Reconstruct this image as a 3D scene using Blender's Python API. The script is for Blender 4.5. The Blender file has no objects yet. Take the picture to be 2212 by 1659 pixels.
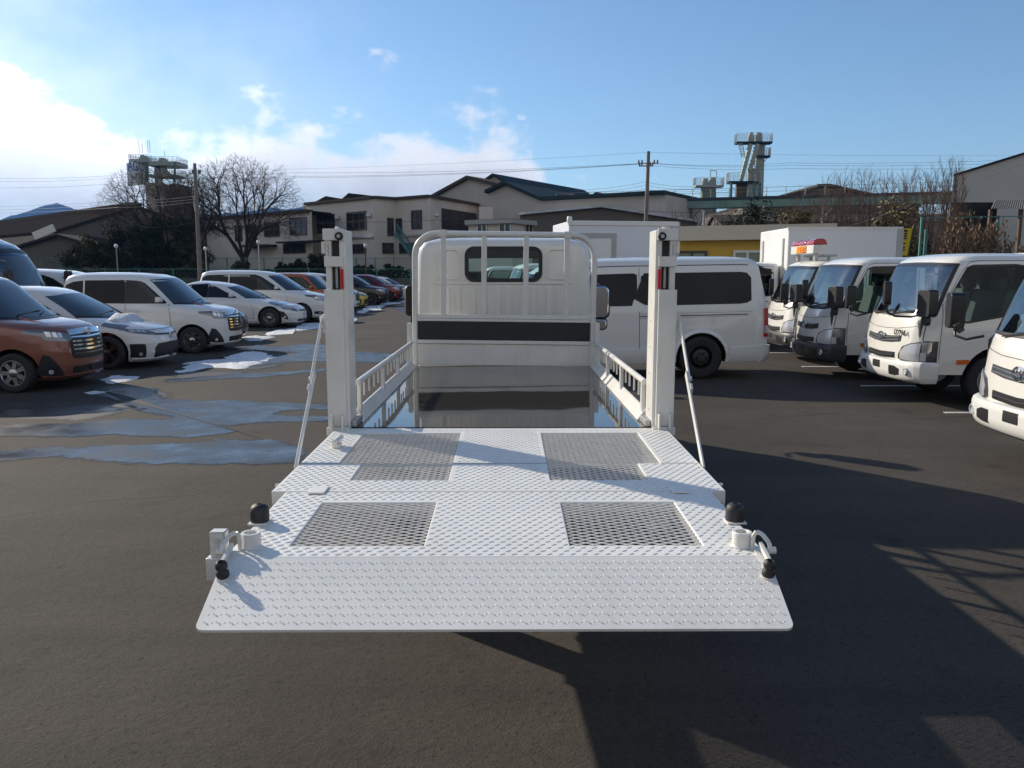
import bpy, bmesh, math, random
from mathutils import Vector, Matrix, Euler, noise
R = math.radians
random.seed(7)
S = bpy.context.scene
C = S.collection

# ------------------------------------------------------------------ camera, sky, sun, exposure
F, CX, CY, H = 1720.3, 1106.0, 829.5, 1.714          # focal length / centre in photo units, eye height
PITCH = math.atan(239.5 / F)
cam_d = bpy.data.cameras.new('camera'); cam = bpy.data.objects.new('camera', cam_d); C.objects.link(cam)
cam_d.sensor_width = 36; cam_d.lens = 28.0; cam_d.clip_start = 0.05; cam_d.clip_end = 20000
cam.location = (0, 0, H); cam.rotation_euler = (math.pi / 2 - PITCH, 0, 0)
S.camera = cam

SUN_EL, SUN_AZ = R(25.5), R(51.0)                     # azimuth measured from +Y towards -X
SUN_DIR = Vector((-math.sin(SUN_AZ) * math.cos(SUN_EL), math.cos(SUN_AZ) * math.cos(SUN_EL), math.sin(SUN_EL)))
sl = bpy.data.lights.new('sun', 'SUN'); sl.energy = 4.2; sl.angle = R(0.6); sl.color = (1.0, 0.895, 0.73)
sun = bpy.data.objects.new('sun', sl); C.objects.link(sun)
sun.rotation_euler = SUN_DIR.to_track_quat('Z', 'Y').to_euler(); sun.location = (-30, 25, 40)

S.view_settings.view_transform = 'Standard'; S.view_settings.look = 'None'
S.view_settings.exposure = 0.40; S.view_settings.gamma = 1.0
S.render.engine = 'CYCLES'
S.cycles.max_bounces = 8; S.cycles.transparent_max_bounces = 12; S.cycles.glossy_bounces = 4
S.cycles.diffuse_bounces = 3; S.cycles.transmission_bounces = 4
S.cycles.use_denoising = True; S.cycles.sample_clamp_indirect = 6

W = bpy.data.worlds.new('World'); S.world = W; W.use_nodes = True
def build_world():
    nt = W.node_tree; nt.nodes.clear(); N = nt.nodes.new; L = nt.links.new
    out = N('ShaderNodeOutputWorld'); bg = N('ShaderNodeBackground'); bg.inputs[1].default_value = 0.105
    sky = N('ShaderNodeTexSky'); sky.sky_type = 'NISHITA'; sky.sun_disc = False
    sky.sun_elevation = SUN_EL; sky.sun_rotation = -SUN_AZ; sky.altitude = 100
    sky.air_density = 1.0; sky.dust_density = 0.25; sky.ozone_density = 3.0
    tc = N('ShaderNodeTexCoord'); sep = N('ShaderNodeSeparateXYZ'); L(tc.outputs['Generated'], sep.inputs[0])
    def M(op, a, b=None, c=None):
        n = N('ShaderNodeMath'); n.operation = op
        for i, v in enumerate((a, b, c)):
            if v is None: continue
            if isinstance(v, (int, float)): n.inputs[i].default_value = v
            else: L(v, n.inputs[i])
        return n.outputs[0]
    az = M('ARCTAN2', sep.outputs[0], sep.outputs[1]); el = M('ARCSINE', sep.outputs[2])
    t = M('MULTIPLY_ADD', az, 1 / (2 * math.pi), 0.5)
    fc = N('ShaderNodeFloatCurve'); L(t, fc.inputs[1]); cv = fc.mapping.curves[0]
    pts = [(-180, .62), (-140, .62), (-100, .52), (-70, .36), (-55, .30), (-33, .235), (-28, .185), (-25, .160), (-22, .130), (-19.5, .145), (-16, .200), (-12.5, .168),
           (-8, .160), (-4.5, .168), (-2.2, .188), (0.2, .165), (2.0, .11), (3.6, .03), (8, .0), (50, .0), (80, .30), (110, .5), (140, .62), (180, .62)]  # high cloud behind the camera is unseen, added to whiten the shade
    cv.points[0].location = ((pts[0][0] + 180) / 360, pts[0][1]); cv.points[1].location = (1, pts[-1][1])
    for a, h in pts[1:-1]: cv.points.new((a + 180) / 360, h)
    fc.mapping.update()
    mp = N('ShaderNodeMapping'); mp.inputs['Scale'].default_value = (1, 1, 1.5); L(tc.outputs['Generated'], mp.inputs[0])
    def NZ(scale, det, rough=.55):
        n = N('ShaderNodeTexNoise'); n.inputs['Scale'].default_value = scale; n.inputs['Detail'].default_value = det
        n.inputs['Roughness'].default_value = rough; L(mp.outputs[0], n.inputs['Vector']); return n.outputs[0]
    big, fine = NZ(9, 9, .58), NZ(26, 8, .6)
    wob = M('ADD', M('MULTIPLY', M('SUBTRACT', big, .5), .25), M('MULTIPLY', M('SUBTRACT', fine, .5), .08))
    top = M('ADD', fc.outputs[0], wob)
    edge = M('SUBTRACT', top, el)                                        # >0 inside the bank
    def sm(v, a, b):
        n = N('ShaderNodeMapRange'); n.interpolation_type = 'SMOOTHSTEP'; L(v, n.inputs[0])
        n.inputs[1].default_value = a; n.inputs[2].default_value = b; return n.outputs[0]
    bank = M('MAXIMUM', sm(edge, -.014, .042), M('MULTIPLY', M('MULTIPLY', sm(edge, -.17, .03), .26), M('SUBTRACT', 1.0, sm(az, R(-30), R(-1)))))      # puffs inside a thin bright veil
    bank = M('MULTIPLY', bank, sm(fc.outputs[0], .01, .06))
    # thinner veils low down in the bank
    thin = M('MULTIPLY', M('SUBTRACT', 1.0, sm(el, .03, .16)), sm(big, .62, .38))
    bank = M('MULTIPLY', bank, M('SUBTRACT', 1.0, M('MULTIPLY', thin, .4)))
    wisps = None
    for a, e, ra, re in ((-9.2, .245, .022, .010), (-11.5, .186, .020, .006), (4.4, .112, .018, .006), (0.6, .185, .006, .003), (-140, .5, .25, .1), (120, .6, .3, .1)):
        d = M('ADD', M('POWER', M('MULTIPLY', M('SUBTRACT', az, R(a)), 1 / ra), 2), M('POWER', M('MULTIPLY', M('SUBTRACT', el, e), 1 / re), 2))
        g = M('SUBTRACT', 1.0, sm(d, 0.0, 2.2))
        g = M('MULTIPLY', g, sm(fine, .44, .66)); wisps = g if wisps is None else M('MAXIMUM', wisps, g)
    mask = M('MAXIMUM', bank, M('MULTIPLY', wisps, .8)); mask = M('MINIMUM', mask, 1.0)
    shade = M('ADD', M('MULTIPLY', sm(edge, .0, .17), -.42), M('MULTIPLY', big, .5))   # flat grey undersides, bright tops
    dot = N('ShaderNodeVectorMath'); dot.operation = 'DOT_PRODUCT'; L(tc.outputs['Generated'], dot.inputs[0]); dot.inputs[1].default_value = SUN_DIR
    near = sm(dot.outputs['Value'], .70, .99)
    lum = M('MULTIPLY', M('ADD', M('ADD', .72, shade), M('MULTIPLY', near, .75)), 7.6)
    low = sm(el, -.02, .15)                                                # greyer, bluer towards the horizon
    lum = M('MULTIPLY', lum, M('MULTIPLY_ADD', low, .52, .48)); rd = M('MULTIPLY_ADD', low, .13, .85)
    comb = N('ShaderNodeCombineColor'); L(M('MULTIPLY', lum, rd), comb.inputs[0]); L(M('MULTIPLY', lum, M('MULTIPLY_ADD', low, .06, .94)), comb.inputs[1]); L(M('MULTIPLY', lum, 1.05), comb.inputs[2])
    mix = N('ShaderNodeMix'); mix.data_type = 'RGBA'; L(mask, mix.inputs['Factor']); wb = N('ShaderNodeMix'); wb.data_type = 'RGBA'; wb.blend_type = 'MULTIPLY'; wb.inputs['Factor'].default_value = 1; L(sky.outputs[0], wb.inputs[6]); wb.inputs[7].default_value = (.94, 1.01, 1.03, 1); L(wb.outputs[2], mix.inputs[6]); L(comb.outputs[0], mix.inputs[7])
    L(mix.outputs[2], bg.inputs[0]); L(bg.outputs[0], out.inputs[0])
build_world()

# ------------------------------------------------------------------ pixel helpers (photo position -> place)
def ray(px, py):
    dx, dy = (px - CX) / F, (CY - py) / F; cp, sp = math.cos(PITCH), math.sin(PITCH)
    return Vector((dx, cp + dy * sp, -sp + dy * cp))
def P(px, py, D):
    d = ray(px, py); return Vector((d.x * D / d.y, D, H + d.z * D / d.y))
def G(px, py, z=0.0):
    d = ray(px, py); t = (z - H) / d.z; return Vector((d.x * t, d.y * t, z))
def onwall(px, py, a, b):
    """where the line of sight meets the vertical plane through plan points a, b -> (distance along a->b, height)"""
    d = ray(px, py); ax, ay = a; ux, uy = b[0] - a[0], b[1] - a[1]; L = math.hypot(ux, uy); ux /= L; uy /= L
    t = (ax * uy - ay * ux) / (d.x * uy - d.y * ux)
    return ((d.x * t - ax) * ux + (d.y * t - ay) * uy, H + d.z * t)

# ------------------------------------------------------------------ mesh builder
class MB:
    def __init__(s): s.v = []; s.f = []
    def add(s, vs, fs):
        b = len(s.v); s.v += [tuple(v) for v in vs]; s.f += [tuple(b + i for i in f) for f in fs]; return s
    def box(s, x0, x1, y0, y1, z0, z1, M=None):
        vs = [Vector((x, y, z)) for z in (z0, z1) for y in (y0, y1) for x in (x0, x1)]
        if M: vs = [M @ v for v in vs]
        return s.add(vs, [(0, 2, 3, 1), (4, 5, 7, 6), (0, 1, 5, 4), (2, 6, 7, 3), (0, 4, 6, 2), (1, 3, 7, 5)])
    def prism(s, poly, a, b, axis='z', M=None):
        def mk(p, h): return {'z': (p[0], p[1], h), 'y': (p[0], h, p[1]), 'x': (h, p[0], p[1])}[axis]
        n = len(poly); vs = [Vector(mk(p, a)) for p in poly] + [Vector(mk(p, b)) for p in poly]
        if M: vs = [M @ v for v in vs]
        return s.add(vs, [tuple(range(n))[::-1], tuple(range(n, 2 * n))] + [(i, (i + 1) % n, n + (i + 1) % n, n + i) for i in range(n)])
    def bar(s, p, q, w, h, up=(0, 0, 1)):
        p, q = Vector(p), Vector(q); d = (q - p).normalized(); u = Vector(up)
        x = d.cross(u)
        if x.length < 1e-4: x = d.cross(Vector((1, 0, 0)))
        x.normalize(); u = x.cross(d)
        x *= w / 2; u *= h / 2
        vs = [p - x - u, p + x - u, p + x + u, p - x + u, q - x - u, q + x - u, q + x + u, q - x + u]
        return s.add(vs, [(0, 1, 2, 3), (7, 6, 5, 4), (0, 4, 5, 1), (1, 5, 6, 2), (2, 6, 7, 3), (3, 7, 4, 0)])
    def tube(s, pts, r, n=8, cap=True):
        pts = [Vector(p) for p in pts]; m = len(pts); rr = r if isinstance(r, (list, tuple)) else [r] * m
        ref = None; rings = []
        for i, p in enumerate(pts):
            t = (pts[min(i + 1, m - 1)] - pts[max(i - 1, 0)]).normalized()
            if ref is None: ref = t.orthogonal().normalized()
            ref = (ref - t * ref.dot(t))
            ref = ref.normalized() if ref.length > 1e-6 else t.orthogonal().normalized()
            bn = t.cross(ref)
            rings.append([p + (ref * math.cos(a) + bn * math.sin(a)) * rr[i] for a in [2 * math.pi * k / n for k in range(n)]])
        fs = [(i * n + k, i * n + (k + 1) % n, (i + 1) * n + (k + 1) % n, (i + 1) * n + k) for i in range(m - 1) for k in range(n)]
        if cap: fs += [tuple(range(n))[::-1], tuple(range((m - 1) * n, m * n))]
        return s.add([v for r_ in rings for v in r_], fs)
    def lathe(s, prof, n=24, M=None, closed=False):
        """prof: (radius, height) pairs about z"""
        m = len(prof); vs = [Vector((r * math.cos(2 * math.pi * k / n), r * math.sin(2 * math.pi * k / n), h)) for r, h in prof for k in range(n)]
        if M: vs = [M @ v for v in vs]
        fs = [(i * n + k, i * n + (k + 1) % n, (i + 1) * n + (k + 1) % n, (i + 1) * n + k) for i in range(m - 1) for k in range(n)]
        if closed: fs += [((m - 1) * n + k, (m - 1) * n + (k + 1) % n, (k + 1) % n, k) for k in range(n)]
        else:
            fs += [tuple(range(n))[::-1], tuple(range((m - 1) * n, m * n))]
        return s.add(vs, fs)
    def grid(s, rows, wrap=False):
        n = len(rows[0]); m = len(rows); k2 = n if wrap else n - 1
        return s.add([v for r in rows for v in r], [(i * n + k, i * n + (k + 1) % n, (i + 1) * n + (k + 1) % n, (i + 1) * n + k) for i in range(m - 1) for k in range(k2)])
    def mesh(s, name, mat, smooth=None):
        me = bpy.data.meshes.new(name); me.from_pydata(s.v, [], s.f); me.update()
        if mat: me.materials.append(mat)
        if smooth is not None:
            me.polygons.foreach_set('use_smooth', [True] * len(me.polygons)); me.set_sharp_from_angle(angle=R(smooth))
        return me
    def build(s, name, mat, parent=None, smooth=None, bevel=0, world=False, loc=None, rot=None, kind=None, fix=False):
        me = s.mesh(name, mat, smooth)
        if fix:
            b = bmesh.new(); b.from_mesh(me); bmesh.ops.recalc_face_normals(b, faces=b.faces); b.to_mesh(me); b.free()
        o = link(name, me, parent, world)
        if loc: o.location = loc
        if rot: o.rotation_euler = rot
        if bevel:
            md = o.modifiers.new('bevel', 'BEVEL'); md.width = bevel; md.segments = 2; md.limit_method = 'ANGLE'; md.angle_limit = R(40)
        if kind: o['kind'] = kind
        return o
def link(name, data, parent=None, world=False):
    o = bpy.data.objects.new(name, data); C.objects.link(o)
    if parent:
        o.parent = parent
        if world: o.matrix_parent_inverse = Matrix.LocRotScale(parent.location, parent.rotation_euler, None).inverted()
    return o
def thing(name, label, cat, loc=(0, 0, 0), rz=0, group=None):
    o = bpy.data.objects.new(name, None); C.objects.link(o); o.location = loc; o.rotation_euler = (0, 0, rz); o.empty_display_size = .2
    return tag(o, label, cat, group)
def tag(o, label, cat, group=None):
    o['label'] = label; o['category'] = cat
    if group: o['group'] = group
    return o
def struct(o): o['kind'] = 'structure'; return o
def copy_tree(o, parent=None, loc=None, rz=None, label=None, repl=None):
    c = o.copy(); C.objects.link(c); c.parent = parent
    if loc is not None: c.location = loc
    if rz is not None: c.rotation_euler = (0, 0, rz)
    if label: c['label'] = label
    if repl and c.type == 'MESH':
        for i, ms in enumerate(c.material_slots):
            new = repl.get(ms.material)
            if new: ms.link = 'OBJECT'; ms.material = new
    for ch in o.children: copy_tree(ch, c, repl=repl)
    return c
def bake(o, cutters):
    """subtract (MeshBuilder, material) solids from a mesh object for good"""
    tmp = []
    for mb, mt in cutters:
        me = mb.mesh('cut', mt); b = bmesh.new(); b.from_mesh(me); bmesh.ops.remove_doubles(b, verts=b.verts, dist=2e-5); bmesh.ops.recalc_face_normals(b, faces=b.faces); b.to_mesh(me); b.free()
        k = bpy.data.objects.new('cut', me); C.objects.link(k); tmp.append(k)
        k.matrix_world = Matrix()
        md = o.modifiers.new('b', 'BOOLEAN'); md.operation = 'DIFFERENCE'; md.solver = 'EXACT'; md.object = k
        md.material_mode = 'TRANSFER'
    loc, rot, par = o.location.copy(), o.rotation_euler.copy(), o.parent
    o.parent = None; o.location = (0, 0, 0); o.rotation_euler = (0, 0, 0)
    bpy.context.view_layer.update()
    dg = bpy.context.evaluated_depsgraph_get()
    me = bpy.data.meshes.new_from_object(o.evaluated_get(dg)); me.name = o.data.name
    o.modifiers.clear(); o.data = me; o.parent = par; o.location = loc; o.rotation_euler = rot
    for k in tmp:
        m = k.data; bpy.data.objects.remove(k); bpy.data.meshes.remove(m)
    return o
def text(s, size, mat, parent, M, name='lettering', extrude=.002, world=False, ax='CENTER'):
    cu = bpy.data.curves.new(name, 'FONT'); cu.body = s; cu.size = size; cu.extrude = extrude; cu.align_x = ax; cu.align_y = 'CENTER'; cu.resolution_u = 3
    t = bpy.data.objects.new(name, cu); C.objects.link(t); bpy.context.view_layer.update()
    me = bpy.data.meshes.new_from_object(t.evaluated_get(bpy.context.evaluated_depsgraph_get())); me.materials.clear(); me.materials.append(mat)
    bpy.data.objects.remove(t); bpy.data.curves.remove(cu)
    o = link(name, me, parent, world); o.matrix_basis = M; o['kind'] = 'stuff'; return o

# ------------------------------------------------------------------ materials
MATS = {}
def mat(name, col, rough=.5, metal=0, coat=0, spec=.5, nz=None, bump=None, emit=0, ior=None):
    """principled material; nz=(scale, amount) dirt/tone variation, bump=(scale, strength, distance)"""
    if name in MATS: return MATS[name]
    m = bpy.data.materials.new(name); m.use_nodes = True; nt = m.node_tree; b = nt.nodes['Principled BSDF']
    b.inputs['Base Color'].default_value = (*col, 1); b.inputs['Roughness'].default_value = rough; b.inputs['Metallic'].default_value = metal
    b.inputs['Coat Weight'].default_value = coat; b.inputs['Coat Roughness'].default_value = .04; b.inputs['Specular IOR Level'].default_value = spec
    if ior: b.inputs['IOR'].default_value = ior
    if emit: b.inputs['Emission Color'].default_value = (*col, 1); b.inputs['Emission Strength'].default_value = emit
    N = nt.nodes.new; L = nt.links.new
    if nz or bump:
        tc = N('ShaderNodeTexCoord')
    if nz:
        n = N('ShaderNodeTexNoise'); n.inputs['Scale'].default_value = nz[0]; n.inputs['Detail'].default_value = 7; n.inputs['Roughness'].default_value = .62
        L(tc.outputs['Object'], n.inputs['Vector'])
        mr = N('ShaderNodeMapRange'); mr.inputs[1].default_value = .3; mr.inputs[2].default_value = .7; mr.inputs[3].default_value = 1 - nz[1]; mr.inputs[4].default_value = 1 + nz[1] * .6
        L(n.outputs[0], mr.inputs[0])
        mx = N('ShaderNodeMix'); mx.data_type = 'RGBA'; mx.blend_type = 'MULTIPLY'; mx.inputs['Factor'].default_value = 1
        mx.inputs[6].default_value = (*col, 1); L(mr.outputs[0], mx.inputs[7]); L(mx.outputs[2], b.inputs['Base Color'])
        r2 = N('ShaderNodeMapRange'); r2.inputs[3].default_value = max(0, rough - .1); r2.inputs[4].default_value = min(1, rough + .12); L(n.outputs[0], r2.inputs[0]); L(r2.outputs[0], b.inputs['Roughness'])
    if bump:
        n = N('ShaderNodeTexNoise'); n.inputs['Scale'].default_value = bump[0]; n.inputs['Detail'].default_value = 4; L(tc.outputs['Object'], n.inputs['Vector'])
        bp = N('ShaderNodeBump'); bp.inputs['Strength'].default_value = bump[1]; bp.inputs['Distance'].default_value = bump[2]
        L(n.outputs[0], bp.inputs['Height']); L(bp.outputs[0], b.inputs['Normal'])
    MATS[name] = m; return m
white = mat('white_enamel', (.74, .725, .68), .34, coat=.15, nz=(3, .10), bump=(60, .05, .004))
plate_white = mat('white_plate_paint', (.78, .77, .73), .42, nz=(2.6, .06))
def scuff(m):
    """faint rubbed streaks and specks on working paint"""
    nt = m.node_tree; b = nt.nodes['Principled BSDF']; N = nt.nodes.new; L = nt.links.new; src = b.inputs['Base Color'].links[0].from_socket
    tc = N('ShaderNodeTexCoord'); mp = N('ShaderNodeMapping'); mp.inputs['Scale'].default_value = (9, 1.3, 3); L(tc.outputs['Object'], mp.inputs[0])
    n = N('ShaderNodeTexNoise'); n.inputs['Scale'].default_value = 1.6; n.inputs['Detail'].default_value = 8; n.inputs['Roughness'].default_value = .68; L(mp.outputs[0], n.inputs['Vector'])
    r = N('ShaderNodeValToRGB'); L(n.outputs[0], r.inputs[0]); r.color_ramp.elements[0].position = .52; r.color_ramp.elements[0].color = (1, 1, 1, 1); r.color_ramp.elements[1].position = .74; r.color_ramp.elements[1].color = (.90, .89, .875, 1)
    n2 = N('ShaderNodeTexNoise'); n2.inputs['Scale'].default_value = 55; n2.inputs['Detail'].default_value = 3; L(tc.outputs['Object'], n2.inputs['Vector'])
    r2 = N('ShaderNodeValToRGB'); L(n2.outputs[0], r2.inputs[0]); r2.color_ramp.elements[0].position = .73; r2.color_ramp.elements[0].color = (1, 1, 1, 1); r2.color_ramp.elements[1].position = .82; r2.color_ramp.elements[1].color = (.70, .61, .52, 1)
    a = N('ShaderNodeMix'); a.data_type = 'RGBA'; a.blend_type = 'MULTIPLY'; a.inputs['Factor'].default_value = 1; L(src, a.inputs[6]); L(r.outputs[0], a.inputs[7])
    c = N('ShaderNodeMix'); c.data_type = 'RGBA'; c.blend_type = 'MULTIPLY'; c.inputs['Factor'].default_value = 1; L(a.outputs[2], c.inputs[6]); L(r2.outputs[0], c.inputs[7]); L(c.outputs[2], b.inputs['Base Color'])
scuff(plate_white); scuff(white)
carwhite = mat('white_car_paint', (.76, .745, .70), .28, coat=1.0, nz=(.8, .02))
rubber = mat('black_rubber', (.018, .018, .02), .55, nz=(20, .2))
black = mat('black_plastic', (.016, .016, .018), .42)
darkgrey = mat('dark_grey_plastic', (.045, .047, .052), .5)
tyre_m = mat('tyre_rubber', (.02, .02, .021), .75, nz=(14, .25))
chrome = mat('chrome', (.75, .76, .78), .08, 1)
alloy = mat('alloy_wheel', (.45, .46, .47), .25, 1)
alloy_dark = mat('dark_alloy', (.08, .08, .085), .3, .8)
steel_black = mat('black_steel_wheel', (.02, .02, .02), .4)
galv = mat('galvanised_steel', (.42, .43, .44), .45, .7, nz=(6, .15))
red_lens = mat('red_lens', (.45, .01, .012), .12, coat=1)
red_tape = mat('red_marker', (.5, .015, .02), .35)
amber = mat('amber_lens', (.65, .13, .01), .15, coat=1)
lampclear = mat('clear_lamp', (.72, .74, .77), .16, .45, coat=1)
darkglass = mat('dark_tinted_glass', (.007, .008, .010), .03, coat=0, ior=1.36)
sideglass = mat('side_glass', (.014, .018, .020), .03, ior=1.45)
carglass = mat('car_glass', (.020, .028, .036), .02, ior=2.3)
interior = mat('cab_interior', (.10, .105, .11), .8, nz=(8, .2))
seat_m = mat('seat_cloth', (.12, .13, .14), .9, nz=(30, .2))
def glass_mat(name, tint, ior=1.65):
    m = bpy.data.materials.new(name); m.use_nodes = True; nt = m.node_tree; nt.nodes.clear(); N = nt.nodes.new; L = nt.links.new
    o = N('ShaderNodeOutputMaterial'); mx = N('ShaderNodeMixShader'); tr = N('ShaderNodeBsdfTransparent'); gl = N('ShaderNodeBsdfGlossy'); fr = N('ShaderNodeFresnel')
    tr.inputs[0].default_value = (*tint, 1); gl.inputs['Roughness'].default_value = .015; fr.inputs[0].default_value = ior
    L(fr.outputs[0], mx.inputs[0]); L(tr.outputs[0], mx.inputs[1]); L(gl.outputs[0], mx.inputs[2]); L(mx.outputs[0], o.inputs[0]); MATS[name] = m; return m
clearglass = glass_mat('window_glass', (.66, .79, .75), 1.45)
heroglass = glass_mat('pale_window_glass', (.84, .93, .90), 1.4)
screenglass = glass_mat('windscreen_glass', (.66, .78, .76), 3.4)

# ------------------------------------------------------------------ ground
def asphalt_mat():
    m = bpy.data.materials.new('asphalt'); m.use_nodes = True; nt = m.node_tree; b = nt.nodes['Principled BSDF']; N = nt.nodes.new; L = nt.links.new
    tc = N('ShaderNodeTexCoord')
    def nz(sc, det, ro=.6):
        n = N('ShaderNodeTexNoise'); n.inputs['Scale'].default_value = sc; n.inputs['Detail'].default_value = det; n.inputs['Roughness'].default_value = ro; L(tc.outputs['Object'], n.inputs['Vector']); return n.outputs[0]
    def ramp(v, p):
        r = N('ShaderNodeValToRGB'); L(v, r.inputs[0]); e = r.color_ramp.elements
        e[0].position, e[0].color = p[0][0], (*p[0][1], 1); e[1].position, e[1].color = p[-1][0], (*p[-1][1], 1)
        for q, c in p[1:-1]: k = e.new(q); k.color = (*c, 1)
        return r.outputs[0]
    def mul(a, c, f=1.0, mode='MULTIPLY'):
        x = N('ShaderNodeMix'); x.data_type = 'RGBA'; x.blend_type = mode; x.inputs['Factor'].default_value = f; L(a, x.inputs[6]); L(c, x.inputs[7]); return x.outputs[2]
    base = ramp(nz(.35, 6, .65), [(.3, (.050, .044, .0385)), (.52, (.064, .0565, .0495)), (.72, (.079, .070, .061))])
    vor = N('ShaderNodeTexVoronoi'); vor.inputs['Scale'].default_value = 120; L(tc.outputs['Object'], vor.inputs['Vector'])
    grain = ramp(vor.outputs['Color'], [(.1, (.76, .76, .76)), (.5, (.97, .97, .97)), (.86, (1.10, 1.08, 1.05)), (.97, (1.5, 1.47, 1.42))])
    speck = ramp(nz(34, 3), [(.30, (.5, .5, .5)), (.40, (1, 1, 1)), (.62, (1.06, 1.05, 1.03))])
    stain = ramp(nz(1.7, 5), [(.25, (.62, .62, .64)), (.40, (.97, .97, .97)), (.6, (1.02, 1.02, 1.01)), (.75, (1.16, 1.15, 1.12))])
    mp = N('ShaderNodeMapping'); mp.inputs['Scale'].default_value = (.12, 1.6, 1); mp.inputs['Rotation'].default_value = (0, 0, R(14)); L(tc.outputs['Object'], mp.inputs[0])
    st = N('ShaderNodeTexNoise'); st.inputs['Scale'].default_value = 1.5; st.inputs['Detail'].default_value = 5; L(mp.outputs[0], st.inputs['Vector'])
    streak = ramp(st.outputs[0], [(.3, (.86, .86, .87)), (.5, (1, 1, 1)), (.7, (1.07, 1.06, 1.04))])
    col = mul(mul(mul(mul(base, grain), speck), stain), streak); L(col, b.inputs['Base Color'])
    b.inputs['Roughness'].default_value = .9; b.inputs['Specular IOR Level'].default_value = .2
    bp = N('ShaderNodeBump'); bp.inputs['Strength'].default_value = .38; bp.inputs['Distance'].default_value = .004; L(vor.outputs['Distance'], bp.inputs['Height'])
    b2 = N('ShaderNodeBump'); b2.inputs['Strength'].default_value = .25; b2.inputs['Distance'].default_value = .02; L(nz(12, 4), b2.inputs['Height']); L(bp.outputs[0], b2.inputs['Normal']); L(b2.outputs[0], b.inputs['Normal'])
    return m
g = MB(); RG = 9000
g.add([(-RG, -RG, 0), (RG, -RG, 0), (RG, RG, 0), (-RG, RG, 0)], [(0, 1, 2, 3)])
struct(g.build('ground', asphalt_mat()))

def wet_mat(name, col, rough, nsc, lo=.30, hi=.62):
    """wet film: an attribute says how far inside the outline a point lies, noise breaks the rim up"""
    m = bpy.data.materials.new(name); m.use_nodes = True; nt = m.node_tree; b = nt.nodes['Principled BSDF']; N = nt.nodes.new; L = nt.links.new; out = nt.nodes['Material Output']
    tc = N('ShaderNodeTexCoord'); n = N('ShaderNodeTexNoise'); n.inputs['Scale'].default_value = nsc; n.inputs['Detail'].default_value = 7; L(tc.outputs['Object'], n.inputs['Vector'])
    mr = N('ShaderNodeMapRange'); mr.inputs[1].default_value = .35; mr.inputs[2].default_value = .68; mr.inputs[3].default_value = rough[0]; mr.inputs[4].default_value = rough[1]; L(n.outputs[0], mr.inputs[0]); L(mr.outputs[0], b.inputs['Roughness'])
    b.inputs['Base Color'].default_value = (*col, 1); b.inputs['IOR'].default_value = 1.45
    v = N('ShaderNodeTexVoronoi'); v.inputs['Scale'].default_value = 90; L(tc.outputs['Object'], v.inputs['Vector'])
    bp = N('ShaderNodeBump'); bp.inputs['Strength'].default_value = .12; bp.inputs['Distance'].default_value = .002; L(v.outputs['Distance'], bp.inputs['Height']); L(bp.outputs[0], b.inputs['Normal'])
    at = N('ShaderNodeAttribute'); at.attribute_name = 'wet'
    n2 = N('ShaderNodeTexNoise'); n2.inputs['Scale'].default_value = 5; n2.inputs['Detail'].default_value = 8; n2.inputs['Roughness'].default_value = .7; L(tc.outputs['Object'], n2.inputs['Vector'])
    ad = N('ShaderNodeMath'); ad.operation = 'MULTIPLY_ADD'; L(n2.outputs[0], ad.inputs[0]); ad.inputs[1].default_value = .9; L(at.outputs['Fac'], ad.inputs[2])
    sb = N('ShaderNodeMath'); sb.operation = 'SUBTRACT'; L(ad.outputs[0], sb.inputs[0]); sb.inputs[1].default_value = .45
    ss = N('ShaderNodeMapRange'); ss.interpolation_type = 'SMOOTHSTEP'; L(sb.outputs[0], ss.inputs[0]); ss.inputs[1].default_value = lo; ss.inputs[2].default_value = hi
    tr = N('ShaderNodeBsdfTransparent'); mx = N('ShaderNodeMixShader'); L(ss.outputs[0], mx.inputs[0]); L(tr.outputs[0], mx.inputs[1]); L(b.outputs[0], mx.inputs[2]); L(mx.outputs[0], out.inputs['Surface'])
    return m
wet = wet_mat('wet_asphalt', (.028, .027, .027), (.20, .46), 2.2)
damp = wet_mat('damp_asphalt', (.034, .031, .028), (.5, .7), 3, .2, .8)
snow_m = mat('old_snow', (.74, .75, .77), .7, nz=(4, .26), bump=(26, .9, .03))
def dense(poly, k=6, amp=.02):
    out = []
    for i, p in enumerate(poly):
        q = poly[(i + 1) % len(poly)]
        for j in range(k):
            t = j / k; v = p.lerp(q, t); a = amp * min(1.0, (q - p).length)
            d = noise.noise_vector(v * 2.3) * a + noise.noise_vector(v * 9) * a * .35
            out.append(Vector((v.x + d.x, v.y + d.y * 1.4, v.z)))
    return out
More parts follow.
